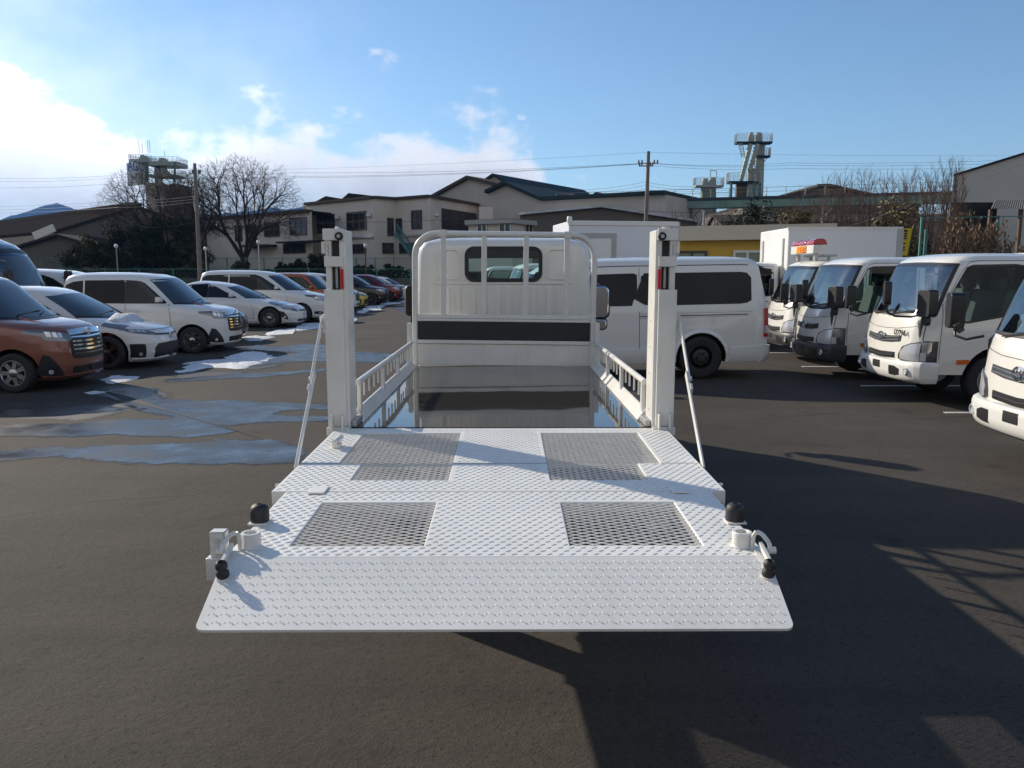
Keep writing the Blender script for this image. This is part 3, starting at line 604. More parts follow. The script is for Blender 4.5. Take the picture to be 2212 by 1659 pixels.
    sw_ = MB(); MW = Matrix.Translation((-.66, -.38, 1.17)) @ Matrix.Rotation(R(-38), 4, 'Y'); sw_.tube([MW @ Vector((.2 * math.cos(a), .2 * math.sin(a), 0)) for a in [2 * math.pi * i / 24 for i in range(25)]], .016, 6, False); sw_.bar(MW @ Vector((0, -.2, 0)), MW @ Vector((0, .2, 0)), .03, .02); sw_.tube([MW @ Vector((0, 0, 0)), (-.5, -.38, 1.02)], .03, 8); sw_.build('steering_wheel', black, cab, smooth=50)
    # rear wall: window, gasket, pressed panels
    gk = frame_mb(rounded(-RW[0] - .022, RW[0] + .022, RW[1] - .022, RW[2] + .022, .085), rounded(-RW[0] + .012, RW[0] - .012, RW[1] + .012, RW[2] - .012, .06), -1.632, -1.585, 'x'); gk.build('rear_window_seal', rubber, cab, smooth=50)
    rg = MB(); rg.prism(rounded(-RW[0] + .002, RW[0] - .002, RW[1] + .002, RW[2] - .002, .068), -1.606, -1.600, 'x'); rg.build('rear_window', glm, cab)
    if detail:
        rb = MB()
        for yy in (-.52, -.42, -.28, -.18, -.05, .05, .18, .28, .42, .52): rb.prism(rounded(yy - .026, yy + .026, 1.10, 1.52, .024, 4), -1.632, -1.612, 'x')
        rb.build('pressed_rib', carwhite, cab, bevel=.006, smooth=50)
        for sg in (-1, 1):
            y0, y1 = sorted((sg * .40, sg * .60)); fr = frame_mb(rounded(y0, y1, 1.585, 1.865, .05), rounded(y0 + .016, y1 - .016, 1.601, 1.849, .04), -1.63, -1.612, 'x'); fr.build('pressed_frame', carwhite, cab, bevel=.005, smooth=50)
        st = MB(); st.box(-1.63, -1.612, -.62, .62, 1.54, 1.562); st.build('pressed_swage', carwhite, cab, bevel=.006)
    return cab

# ------------------------------------------------------------------ the flatbed truck with the lowered tail lift
Y0 = 4.5
truck = thing('flatbed_truck', 'white flatbed truck seen from behind with its tail lift platform folded out', 'truck', (-.060, Y0, 0), R(.35))
def tl(D): return D - Y0
def zup(D): return .893 + (D - 4.187) * .0135
def zmid(D): return .877 + (D - 3.003) * .0189
def plate(xs, ys, holes, zf, t):
    """flat plate with rectangular openings; xs, ys cut lines"""
    m = MB(); idx = {}
    def v(i, j, k):
        key = (i, j, k)
        if key not in idx: idx[key] = len(m.v); m.v.append((xs[i], tl(ys[j]), zf(ys[j]) - (t if k else 0)))
        return idx[key]
    def solid(i, j):
        if not (0 <= i < len(xs) - 1 and 0 <= j < len(ys) - 1): return False
        cx, cy = (xs[i] + xs[i + 1]) / 2, (ys[j] + ys[j + 1]) / 2
        return not any(a < cx < b and c < cy < d for a, b, c, d in holes)
    for i in range(len(xs) - 1):
        for j in range(len(ys) - 1):
            if not solid(i, j): continue
            m.f += [(v(i, j, 0), v(i + 1, j, 0), v(i + 1, j + 1, 0), v(i, j + 1, 0)), (v(i, j + 1, 1), v(i + 1, j + 1, 1), v(i + 1, j, 1), v(i, j, 1))]
            for (di, dj), (a, b) in {(-1, 0): ((i, j), (i, j + 1)), (1, 0): ((i + 1, j + 1), (i + 1, j)), (0, -1): ((i + 1, j), (i, j)), (0, 1): ((i, j + 1), (i + 1, j + 1))}.items():
                if not solid(i + di, j + dj): m.f.append((v(*a, 0), v(*a, 1), v(*b, 1), v(*b, 0))[::-1])
    return m
def treads(x0, x1, y0, y1, holes, place, px=.0179, py=.0268, a=.0120, b=.0031, h=.0014, skip=(), big=1.0):
    m = MB(); nx, ny = int((x1 - x0) / px), int((y1 - y0) / py); ox, oy = (x1 - x0 - nx * px) / 2 + px / 2, (y1 - y0 - ny * py) / 2 + py / 2
    for j in range(ny):
        for i in range(nx):
            cx, cy = x0 + ox + i * px, y0 + oy + j * py
            if any(l - .012 < cx < r + .012 and u - .012 < cy < d + .012 for l, r, u, d in holes): continue
            if any((cx - sx) ** 2 + (cy - sy) ** 2 < sr * sr for sx, sy, sr in skip): continue
            pl_ = (i + j) % 2 == 0; th = R(36) if pl_ else R(-54); c, s_ = math.cos(th), math.sin(th); a, b, h = (.0132 * big, .0029 * big, .0021 * big ** 2) if pl_ else (.0048 * big, .0020 * big, .0007 * big)
            base = [(-a, 0, -.0004), (-a * .45, -b, -.0004), (a * .45, -b, -.0004), (a, 0, -.0004), (a * .45, b, -.0004), (-a * .45, b, -.0004), (-a * .5, 0, h), (a * .5, 0, h)]
            m.add([place(cx + u * c - w * s_, cy + u * s_ + w * c, z) for u, w, z in base], [(0, 1, 6), (1, 2, 7, 6), (2, 3, 7), (3, 4, 7), (4, 5, 6, 7), (5, 0, 6)])
    return m
def grating(x0, x1, y0, y1, zf, dz=-.006):
    m = MB(); cw, rh = .0265, .0150; nx = int(round((x1 - x0) / cw)); ny = int(round((y1 - y0) / rh)); cw = (x1 - x0) / nx; rh = (y1 - y0) / ny
    for j in range(ny + 1):
        for i in range(nx):
            ya = y0 + j * rh + (rh * .42 if (i + j) % 2 == 0 else -rh * .42); yb = y0 + j * rh + (rh * .42 if (i + j) % 2 else -rh * .42)
            ya, yb = min(max(ya, y0), y1), min(max(yb, y0), y1)
            m.bar((x0 + i * cw, tl(ya), zf(ya) + dz), (x0 + (i + 1) * cw, tl(yb), zf(yb) + dz), .0048, .0030, (0, .2, 1))
    return m
HU = .8815; HM = .8235
# --- upper platform (two sections), middle panel, flap
u_holes = [(-.71, -.208, 3.43, 4.07), (.208, .71, 3.43, 4.07), (-.607, -.208, 3.16, 3.44), (.208, .607, 3.16, 3.44)]
xs = [-HU, -.71, -.607, -.208, .208, .607, .71, HU]
up = plate(xs, [3.003, 3.16, 3.43, 4.07, 4.187], u_holes, zup, .05).build('upper_platform', plate_white, truck, bevel=.004)
plU = lambda x, y, z: (x, tl(y), zup(y) + z)
treads(-HU + .005, HU - .005, 3.006, 4.185, u_holes, plU).build('tread_pattern', plate_white, up, kind='stuff')
for ja, jb in ((-HU, -.71), (-.208, .208), (.71, HU)): j = MB(); j.box(ja, jb, tl(3.428), tl(3.432), zup(3.43) - .002, zup(3.43) + .0012); j.build('platform_joint', mat('joint_shadow', (.2, .2, .2), .7), up)
grate_m = mat('expanded_mesh_paint', (.74, .73, .70), .5, nz=(9, .10))
for sg in (-1, 1):
    a, b = sorted((sg * .71, sg * .208)); grating(a, b, 3.43, 4.07, zup).build('mesh_grating', grate_m, up)
    a, b = sorted((sg * .607, sg * .208)); grating(a, b, 3.16, 3.425, zup).build('mesh_grating', grate_m, up)
    sk = MB(); sk.prism([(tl(3.003), zup(3.0) - .045), (tl(3.003), zup(3) - .10), (tl(4.15), zup(4) - .16), (tl(4.15), zup(4) - .045)], sg * HU - .012, sg * HU - .002 if sg > 0 else sg * HU + .012, 'x') if sg > 0 else sk.prism([(tl(3.003), zup(3.0) - .045), (tl(3.003), zup(3) - .10), (tl(4.15), zup(4) - .16), (tl(4.15), zup(4) - .045)], -HU + .002, -HU + .012, 'x'); sk.build('side_skirt', white, up)
    hp = MB(); hp.box(sg * .70 - .032, sg * .70 + .032, tl(2.96), tl(3.055), zup(3) + .001, zup(3) + .007); hp.build('hinge_plate', plate_white, up, bevel=.002)
    kb = MB(); kb.lathe([(.007, 0), (.007, .03), (.0, .03)], 10, Matrix.Translation((sg * HU, tl(3.16), zup(3.1) - .02)) @ Matrix.Rotation(R(90) * sg, 4, 'Y')); kb.build('hinge_pin', white, up, smooth=50)
m_holes = [(-.65, -.23, 2.41, 2.86), (.23, .65, 2.41, 2.86)]
mid = plate([-HM, -.65, -.23, .23, .65, HM], [2.315, 2.41, 2.86, 2.994], m_holes, zmid, .04).build('middle_panel', plate_white, truck, bevel=.004)
plM = lambda x, y, z: (x, tl(y), zmid(y) + z)
treads(-HM + .004, HM - .004, 2.318, 2.992, m_holes, plM, skip=[(s_ * .772, 2.40, .04) for s_ in (-1, 1)]).build('tread_pattern', plate_white, mid, kind='stuff')
for sg in (-1, 1):
    a, b = sorted((sg * .65, sg * .23)); grating(a, b, 2.41, 2.86, zmid).build('mesh_grating', grate_m, mid)
dxf = math.hypot(.3142, .0837); cf, sf = .3142 / dxf, .0837 / dxf; HF = .7955
def taper(x, v): return x * (1 + (HF / HM - 1) * v / dxf)
def plF(x, v, z): return (taper(x, v), tl(2.313 - v * cf) - z * sf * 1.0, .8635 - v * sf + z * cf)
fl = MB(); r_ = .022; outl = [(-HM, 0), (HM, 0)] + [(HM - r_ + r_ * math.cos(R(a)), dxf - r_ + r_ * math.sin(R(a))) for a in (0, 30, 60, 90)] + [(-HM + r_ + r_ * math.cos(R(a)), dxf - r_ + r_ * math.sin(R(a))) for a in (90, 120, 150, 180)]
n = len(outl); fl.add([plF(x, v, 0) for x, v in outl] + [plF(x, v, -.008) for x, v in outl], [tuple(range(n))[::-1], tuple(range(n, 2 * n))] + [(i, (i + 1) % n, n + (i + 1) % n, n + i) for i in range(n)])
flap = fl.build('ramp_flap', plate_white, truck, fix=True)
treads(-HM + .006, HM - .006, .006, dxf - .006, [], plF, px=.0176, py=.0335, big=1.22, skip=[(s_ * .80, .10, .028) for s_ in (-1, 1)]).build('tread_pattern', plate_white, flap, kind='stuff')
under = MB()
for x in (-.76, -.13, .13, .76): under.box(x - .03, x + .03, tl(2.36), tl(2.98), .77, .822); under.box(x - .04, x + .04, tl(3.02), tl(4.15), .74, .83)
under.box(-.86, .86, tl(3.02), tl(3.08), .76, .826); under.box(-.86, .86, tl(4.08), tl(4.16), .70, .838); under.build('platform_beam', white, up)
# --- hardware on the platform
for sg in (-1, 1):
    x = sg * .812; D = 2.634; z = zmid(D)
    st = MB(); st.box(x - .032, x + .032, tl(D) - .033, tl(D) + .033, z + .001, z + .006); st.build('stopper_tab', white, mid)
    st = MB(); st.lathe([(.031, .006), (.032, .02), (.032, .042), (.029, .054), (.021, .063), (.009, .066), (.008, .058), (0, .058)], 28, Matrix.Translation((x, tl(D), z))); st.build('rubber_stopper', rubber, mid, smooth=40)
    x = sg * .768; D = 2.402; z = zmid(D)
    rg = MB(); rg.lathe([(.034, 0), (.032, .004), (.0305, .006), (.0305, .045), (.029, .047), (.021, .047), (.0195, .045), (.0195, .004)], 32, Matrix.Translation((x, tl(D), z + .0005)), closed=False); rg.build('collar_ring', white, mid, smooth=35)
    x = sg * .80; base = Vector(plF(x, .10, 0)); Mf = Matrix.Translation(base) @ Matrix.Rotation(math.asin(sf), 4, 'X')
    sb = MB(); sb.lathe([(.021, .001), (.021, .006), (0, .006)], 18, Mf); sb.build('stopper_base', white, flap, smooth=40)
    sb = MB(); sb.lathe([(.017, .006), (.019, .012), (.0185, .02), (.0135, .026), (.0125, .03), (.017, .036), (.018, .045), (.015, .053), (.009, .057), (.007, .052), (0, .052)], 20, Mf); sb.build('bellows_stopper', rubber, flap, smooth=40)
    # latch loop and lever
    lv = MB(); x = sg * .806; p = lambda dx, D, dz: (x + sg * dx, tl(D), zmid(D) + dz)
    loop = [p(-.014, 2.372, .0), p(-.014, 2.366, .045), p(-.006, 2.36, .062), p(.010, 2.352, .055), p(.024, 2.335, .036), p(.030, 2.325, .012)]
    for a, b in zip(loop, loop[1:]): lv.bar(a, b, .006, .012, (1, 0, 0))
    lv.tube([p(.020, 2.33, .012), p(.044, 2.33, .012)], .011, 12); lv.build('latch_loop', white, mid, smooth=40)
    lv = MB(); lv.bar(p(.004, 2.352, .025), (x + sg * .006, tl(2.255), .862), .016, .010, (1, 0, 0)); lv.bar(p(-.006, 2.35, .006), (x + sg * -.004, tl(2.255), .848), .004, .02, (1, 0, 0)); lv.build('lever_arm', white, mid)
x = -.852; br = MB(); br.box(x - .024, x + .022, tl(2.345), tl(2.352), .852, .932); br.box(x + .016, x + .022, tl(2.345), tl(2.385), .852, .932); br.box(x - .024, x + .022, tl(2.345), tl(2.385), .926, .932); br.build('latch_bracket', white, mid, bevel=.004)
ho = MB(); ho.lathe([(.009, 0), (.009, .002), (0, .002)], 16, Matrix.Translation((x - .001, tl(2.3445), .905)) @ Matrix.Rotation(R(90), 4, 'X')); ho.build('pin_hole', mat('hole_light', (.55, .55, .5), .6), mid)
bk = MB(); bk.box(x - .036, x + .028, tl(2.335), tl(2.42), .78, .8525); bk.build('bracket_block', white, mid, bevel=.004)
pn = MB(); pn.tube([(x + .03, tl(2.33), .79), (x + .06, tl(2.33), .79)], .006, 8); pn.build('pin', black, mid)
lt = MB(); lt.box(-.80, -.765, tl(3.72), tl(3.78), zup(3.75), zup(3.75) + .02); lt.tube([(-.785, tl(3.70), zup(3.7) + .034), (-.775, tl(3.80), zup(3.7) + .04)], .014, 12); lt.tube([(-.785, tl(3.699), zup(3.7) + .034), (-.785, tl(3.69), zup(3.7) + .034)], .007, 10); lt.build('platform_latch', white, up, smooth=40)
# --- lift posts
for sg in (-1, 1):
    def xb(m, a, b, y0, y1, z0, z1): l, r = sorted((sg * a, sg * b)); m.box(l, r, tl(y0), tl(y1), z0, z1)
    ps = MB(); xb(ps, .805, .91, 4.23, 4.38, .32, 1.936)
    xb(ps, .805, .838, 4.19, 4.232, .32, 1.936); xb(ps, .880, .91, 4.19, 4.232, .32, 1.936)
    post = ps.build('lift_post', white, truck, bevel=.004)
    cv = MB(); xb(cv, .822, .918, 4.166, 4.189, .905, 1.628); cv.build('post_cover', white, post, bevel=.003)
    tb = MB(); xb(tb, .812, .918, 4.172, 4.189, 1.882, 1.941); xb(tb, .8375, .8805, 4.188, 4.229, 1.882, 1.934); tb.build('post_head', white, post, bevel=.004)
    bd = MB(); xb(bd, .820, .914, 4.172, 4.189, 1.747, 1.80); xb(bd, .8375, .8805, 4.188, 4.229, 1.747, 1.80); bd.build('post_band', white, post, bevel=.003)
    sl_ = MB(); xb(sl_, .8375, .8805, 4.222, 4.229, 1.63, 1.745); xb(sl_, .8375, .8805, 4.222, 4.229, 1.801, 1.88); sl_.build('slot_shade', black, post)  # black backing stands in for the shade inside the open slots
    ch = MB(); xb(ch, .852, .864, 4.205, 4.2215, 1.635, 1.745); ch.build('lift_chain', galv, post)
    rd = MB(); xb(rd, .818, .834, 4.176, 4.1895, 1.632, 1.735); rd.build('red_marker', red_tape, post, bevel=.002)
    ro = MB(); Mr = Matrix.Translation((sg * .832, tl(4.171), 1.902)) @ Matrix.Rotation(R(90), 4, 'X'); ro.lathe([(.0215, 0), (.0215, .010), (.018, .014), (.010, .014), (.010, .018), (.006, .020), (.0, .020)], 24, Mr); rol = ro.build('roller', rubber, post, smooth=40)
    rc = MB(); rc.lathe([(.0095, .012), (.0095, .021), (0, .021)], 16, Mr); rc.build('roller_bolt', galv, rol, smooth=40)
    pt = MB(); pt.lathe([(.011, 0), (.011, .018), (.008, .020), (0, .020)], 14, Matrix.Translation((sg * .858, tl(4.25), 1.936))); pt.build('post_pin', white, post, smooth=40)
    ea = MB(); xb(ea, .91, .924, 4.18, 4.22, 1.815, 1.875); xb(ea, .916, .927, 4.175, 4.185, 1.815, 1.875); ea.build('ear_bracket', white, post, bevel=.003)
    lb = MB(); zz = [1.79 + .0075 * i for i in range(11)]
    for k_ in range(10): lb.bar((sg * .894 + .004 * math.sin(k_ * 2.1), tl(4.1885), zz[k_]), (sg * .894 + .004 * math.sin(k_ * 2.1 + 1.4), tl(4.1885), zz[k_ + 1]), .0018, .001, (0, 1, 0))
    lb.build('small_marking', black, post)
    cl = MB(); xb(cl, .832, .842, 4.13, 4.166, .88, .975); xb(cl, .888, .898, 4.13, 4.166, .88, .975); xb(cl, .806, .925, 4.15, 4.1655, .86, .9045); cl.build('clevis', white, post, bevel=.003)
    hk = MB(); xb(hk, .918, .934, 4.185, 4.225, 1.40, 1.50); hk.build('stay_bracket', white, post, bevel=.003)
    bo = MB()
    for zz_ in (.98, 1.18, 1.32, 1.46, 1.56):
        bo = MB(); bo.lathe([(.005, 0), (.004, .004), (0, .004)], 8, Matrix.Translation((sg * .805, tl(4.28), zz_)) @ Matrix.Rotation(R(-90) * sg, 4, 'Y')); bo.build('rivet', white, post)
    # folding stay
    A = Vector((sg * .94, tl(4.20), 1.475)); B = Vector((sg * .899, tl(3.40), .862)); J = A.lerp(B, .45) + Vector((0, .012, .004))
    sy = MB(); sy.bar(A + (A - J).normalized() * .015, J + (J - A).normalized() * .02, .030, .009, (1, 0, 0)); sy.bar(J - (B - J).normalized() * .04 + Vector((sg * -.010, 0, 0)), B + Vector((sg * -.006, 0, 0)), .033, .009, (1, 0, 0))
    sy.bar(J + (B - J).normalized() * .05, J + (B - J).normalized() * .09 , .040, .012, (1, 0, 0))
    for q in (A, J): sy.lathe([(.013, -.012), (.013, .012)], 12, Matrix.Translation(q) @ Matrix.Rotation(R(90), 4, 'Y'))
    stay = sy.build('folding_stay', white, truck, bevel=.002)
# --- load bed
bed_m = bpy.data.materials.new('varnished_bed'); bed_m.use_nodes = True
def _bed():
    nt = bed_m.node_tree; b = nt.nodes['Principled BSDF']; N = nt.nodes.new; L = nt.links.new
    b.inputs['Base Color'].default_value = (.035, .033, .031, 1); b.inputs['Roughness'].default_value = .035; b.inputs['IOR'].default_value = 1.55
    tc = N('ShaderNodeTexCoord'); n = N('ShaderNodeTexNoise'); n.inputs['Scale'].default_value = 1.6; n.inputs['Detail'].default_value = 2; L(tc.outputs['Object'], n.inputs['Vector'])
    bp = N('ShaderNodeBump'); bp.inputs['Strength'].default_value = .12; bp.inputs['Distance'].default_value = .02; L(n.outputs[0], bp.inputs['Height']); L(bp.outputs[0], b.inputs['Normal'])
_bed()
bd = MB(); bd.box(-.80, .80, tl(4.205), tl(7.04), .865, .895); bed = bd.build('load_bed', bed_m, truck)
eb = MB(); eb.box(-.80, .80, tl(4.19), tl(4.2045), .80, .889); eb.build('bed_edge', mat('bed_edge_dark', (.03, .028, .026), .5), bed)
for sg in (-1, 1):
    l, r = sorted((sg * .80, sg * .835)); k = MB(); k.box(l, r, tl(4.385), tl(7.04), .74, .905)
    side = k.build('bed_side_sill', white, truck, bevel=.004)
    fg = MB(); fg.prism([(sg * .762, .897), (sg * .770, .897), (sg * .815, .952), (sg * .815, .96), (sg * .806, .96)], tl(4.40), tl(6.92), 'y'); fg.build('side_flange', white, side)
    rail = MB(); rail.tube([(sg * .80, tl(4.40), 1.112), (sg * .80, tl(6.94), 1.112)], .0175, 12); rl = rail.build('side_rail', white, side, smooth=50)
    sle = MB(); sle.tube([(sg * .80, tl(5.62), 1.112), (sg * .80, tl(5.70), 1.112)], .0205, 12); sle.build('rail_sleeve', white, side, smooth=50)
    for D in (4.45, 5.30, 6.03, 6.66):
        u = MB(); l, r = sorted((sg * .789, sg * .811)); u.prism([(tl(D) - .045, .94), (tl(D) - .022, .975), (tl(D) - .022, 1.10), (tl(D) + .022, 1.10), (tl(D) + .022, .975), (tl(D) + .045, .94)], l, r, 'x'); u.build('rail_upright', white, side, bevel=.002)
    for D in (4.59, 4.76, 4.94, 5.10, 5.52, 5.68, 5.84, 6.20, 6.32, 6.47, 6.80):
        u = MB(); u.bar((sg * .80, tl(D), 1.10), (sg * .80, tl(D), 1.012), .010, .012, (0, 1, 0)); u.build('rope_hook', white, side)
    sk = MB(); l, r = sorted((sg * .795, sg * .835)); sk.box(l, r, tl(6.90), tl(6.955), .897, 1.285); sk.build('stake_post', white, side, bevel=.003)
    co = MB(); l, r = sorted((sg * .775, sg * .803)); co.box(l, r, tl(4.21), tl(4.39), .896, .93); co.build('corner_block', galv, side, bevel=.003)
# --- headboard frame ("guard" behind the cab)
zb = .897
hb = MB(); rr = .19; hx = .787; ht = 1.152
path = [(-hx, 0, -.05), (-hx, 0, ht - rr)] + [(-hx + rr - rr * math.cos(R(a)), 0, ht - rr + rr * math.sin(R(a))) for a in range(10, 90, 10)] + [(-hx + rr, 0, ht), (hx - rr, 0, ht)] + [(hx - rr + rr * math.sin(R(a)), 0, ht - rr + rr * math.cos(R(a))) for a in range(10, 90, 10)] + [(hx, 0, ht - rr), (hx, 0, -.05)]
hb.tube(path, .0265, 14); head = hb.build('headboard_frame', white, truck, smooth=50, loc=(0, tl(7.075), zb), rot=(0, R(.7), 0))
for x in (-.537, -.18, .188, .545):
    k = MB(); k.box(x - .023, x + .023, -.022, .016, .44, ht - .01); k.build('headboard_bar', white, head, bevel=.004)
for x in (-.545, .55):
    k = MB(); k.box(x - .035, x + .035, -.026, .03, ht - .03, ht + .032); k.build('bar_clamp', white, head, bevel=.006)
k = MB(); k.box(-.765, .765, -.02, .03, .415, .452); k.build('headboard_rail', white, head, bevel=.006)
k = MB(); k.box(-.765, .765, -.026, .03, .39, .413); k.build('headboard_rail', white, head, bevel=.004)
k = MB(); k.box(-.762, .762, -.024, .03, .226, .388); k.build('rubber_strip', rubber, head, bevel=.003)
k = MB(); k.box(-.765, .765, -.027, .03, .192, .224); k.build('headboard_rail', white, head, bevel=.004)
k = MB(); k.box(-.762, .762, -.012, .03, .0, .190); pnl = k.build('headboard_panel', white, head, bevel=.003)
for x, z in ((.515, .035), (.2, .208), (.03, .208)):
    k = MB(); k.lathe([(.014, 0), (.013, .006), (.006, .007), (0, .007)], 14, Matrix.Translation((x, -.012 if z < .1 else -.027, z)) @ Matrix.Rotation(R(90), 4, 'X')); k.build('bolt_head', white, head, smooth=40)
# --- cab, chassis, wheels
hero_cab = make_cab(truck, mat('white_bumper', (.72, .72, .70), .35, coat=.4), rz=R(90), loc=(0, tl(9.03), .07), wsm=heroglass, glm=heroglass)
ch = MB()
for x in (-.35, .35): ch.box(x - .04, x + .04, tl(4.2), tl(8.9), .52, .70)
for D in (4.6, 5.4, 6.2, 7.0, 7.8): ch.box(-.35, .35, tl(D) - .04, tl(D) + .04, .54, .68)
for D in (4.5, 5.1, 5.7, 6.3, 6.9): ch.box(-.78, .78, tl(D) - .03, tl(D) + .03, .70, .864)
ch.box(.42, .75, tl(6.3), tl(7.0), .35, .68); ch.box(-.75, -.45, tl(6.2), tl(6.9), .38, .66); ch.build('chassis', black, truck)
for sg in (-1, 1):
    for D in (7.91, 5.35):
        o = wheel(truck, sg * .70, tl(D), .335, .19, .20, 'steel', steel_black, 1); o.rotation_euler = (0, 0, R(-90) * sg)

# ------------------------------------------------------------------ passenger cars
def paint(name, col, metal=0.0, rough=.3): return mat('paint_' + name, col, rough, metal, coat=1.0)
SPEC = {}
SPEC['tall'] = dict(L=3.70, W=.835, wheel=(.285, .165, .19), ax=(-.72, -3.20),
    front=[(.17, -.12), (.21, -.03), (.36, .0), (.58, -.01), (.74, -.03), (.86, -.075), (.93, -.16), (.985, -.34), (1.03, -.62), (1.05, -.74), (1.30, -1.02), (1.55, -1.30), (1.63, -1.43), (1.685, -1.62), (1.715, -1.85), (1.735, -2.2)],
    rear=[(.19, -3.62), (.36, -3.70), (.9, -3.69), (1.08, -3.67), (1.56, -3.53), (1.64, -3.47), (1.69, -3.36), (1.715, -3.2), (1.735, -2.9)],
    width=[(.17, .74), (.24, .80), (.55, .832), (.86, .835), (.98, .82), (1.05, .80), (1.55, .70), (1.63, .665), (1.685, .60), (1.715, .50), (1.735, .2)], crown=.11,
    ws=[(-.90, 1.075, 1.575), (-.5, 1.06, 1.60), (0, 1.055, 1.61), (.5, 1.06, 1.60), (.90, 1.075, 1.575)],
    sw=[[(('A', .36), 1.09, 1.50), (('A', .40), 1.07, 1.54), (('A', .52), 1.07, 1.555), (('S', -2.08), 1.07, 1.565)], [(('S', -2.12), 1.07, 1.565), (('S', -2.98), 1.08, 1.56)], [(('S', -3.02), 1.10, 1.555), (('B', .30), 1.16, 1.53), (('B', .14), 1.28, 1.46)]],
    hl=[(.46, .74, .80), (.60, .72, .855), (.80, .745, .885), (('S', -.25), .80, .905), (('S', -.48), .86, .90)],
    grille=[(-.50, .50, .80), (-.46, .46, .83), (0, .44, .845), (.46, .46, .83), (.50, .50, .80)], bars=5, chrome_top=True,
    low=[(-.50, .24, .34), (0, .235, .345), (.50, .24, .34)], fog=[(.66, .22, .24), (.74, .22, .40), (.80, .225, .52), (.85, .24, .54), (.90, .25, .30)], lip=True)
SPEC['hatch'] = dict(L=3.98, W=.85, wheel=(.30, .19, .215), ax=(-.83, -3.36),
    front=[(.13, -.16), (.17, -.05), (.28, .0), (.46, .0), (.60, -.035), (.69, -.11), (.75, -.25), (.82, -.52), (.88, -.80), (.915, -.97), (1.10, -1.28), (1.34, -1.76), (1.40, -1.92), (1.45, -2.15), (1.475, -2.45), (1.49, -2.8)],
    rear=[(.2, -3.88), (.36, -3.97), (.6, -3.98), (.9, -3.95), (1.0, -3.90), (1.34, -3.62), (1.41, -3.50), (1.46, -3.3), (1.49, -3.05)],
    width=[(.13, .76), (.2, .81), (.45, .848), (.72, .848), (.84, .82), (.92, .79), (1.34, .62), (1.41, .57), (1.46, .48), (1.49, .2)], crown=.16,
    ws=[(-.90, .945, 1.30), (-.5, .925, 1.335), (0, .92, 1.345), (.5, .925, 1.335), (.90, .945, 1.30)],
    sw=[[(('A', .44), .95, 1.25), (('A', .48), .93, 1.31), (('A', .62), .93, 1.35), (('S', -2.42), .945, 1.385)], [(('S', -2.46), .945, 1.385), (('S', -3.08), .965, 1.375)], [(('S', -3.11), .97, 1.37), (('B', .34), 1.02, 1.31), (('B', .2), 1.08, 1.2)]],
    hl=[(.50, .605, .645), (.66, .61, .69), (.84, .645, .725), (('S', -.42), .70, .775), (('S', -.78), .775, .83)],
    grille=[(-.60, .18, .36), (-.50, .16, .44), (0, .155, .455), (.50, .16, .44), (.60, .18, .36)], bars=0, chrome_top=False,
    low=None, fog=[(.74, .20, .44), (.80, .20, .45), (.88, .21, .45)], lip=True, thin=[(-.55, .60, .625), (0, .575, .605), (.55, .60, .625)])
SPEC['hybrid'] = dict(L=4.54, W=.88, wheel=(.31, .19, .19), ax=(-.93, -3.63),
    front=[(.14, -.20), (.18, -.07), (.30, .0), (.48, -.02), (.60, -.09), (.68, -.22), (.74, -.44), (.82, -.78), (.89, -1.08), (.92, -1.20), (1.10, -1.56), (1.30, -2.05), (1.37, -2.28), (1.42, -2.55), (1.455, -2.85), (1.47, -3.1)],
    rear=[(.2, -4.44), (.4, -4.53), (.8, -4.54), (1.02, -4.50), (1.08, -4.38), (1.22, -4.0), (1.34, -3.72), (1.42, -3.5), (1.47, -3.25)],
    width=[(.14, .78), (.22, .84), (.5, .878), (.76, .875), (.86, .84), (.94, .80), (1.30, .63), (1.38, .57), (1.44, .45), (1.47, .2)], crown=.20,
    ws=[(-.90, .95, 1.27), (-.5, .935, 1.31), (0, .93, 1.325), (.5, .935, 1.31), (.90, .95, 1.27)],
    sw=[[(('A', .50), .96, 1.24), (('A', .54), .94, 1.30), (('A', .72), .94, 1.345), (('S', -2.85), .955, 1.385)], [(('S', -2.89), .955, 1.385), (('S', -3.5), .985, 1.35)], [(('S', -3.53), .99, 1.34), (('S', -3.75), 1.05, 1.27), (('S', -3.95), 1.15, 1.19)]],
    hl=[(.52, .50, .54), (.68, .52, .66), (.84, .58, .72), (('S', -.45), .66, .76), (('S', -.85), .78, .83)],
    grille=[(-.55, .19, .26), (0, .17, .275), (.55, .19, .26)], bars=1, chrome_top=False, low=None, fog=[(.82, .26, .34), (.86, .28, .50), (.90, .36, .54)], lip=True, thin=[(-.42, .52, .56), (0, .49, .545), (.42, .52, .56)])
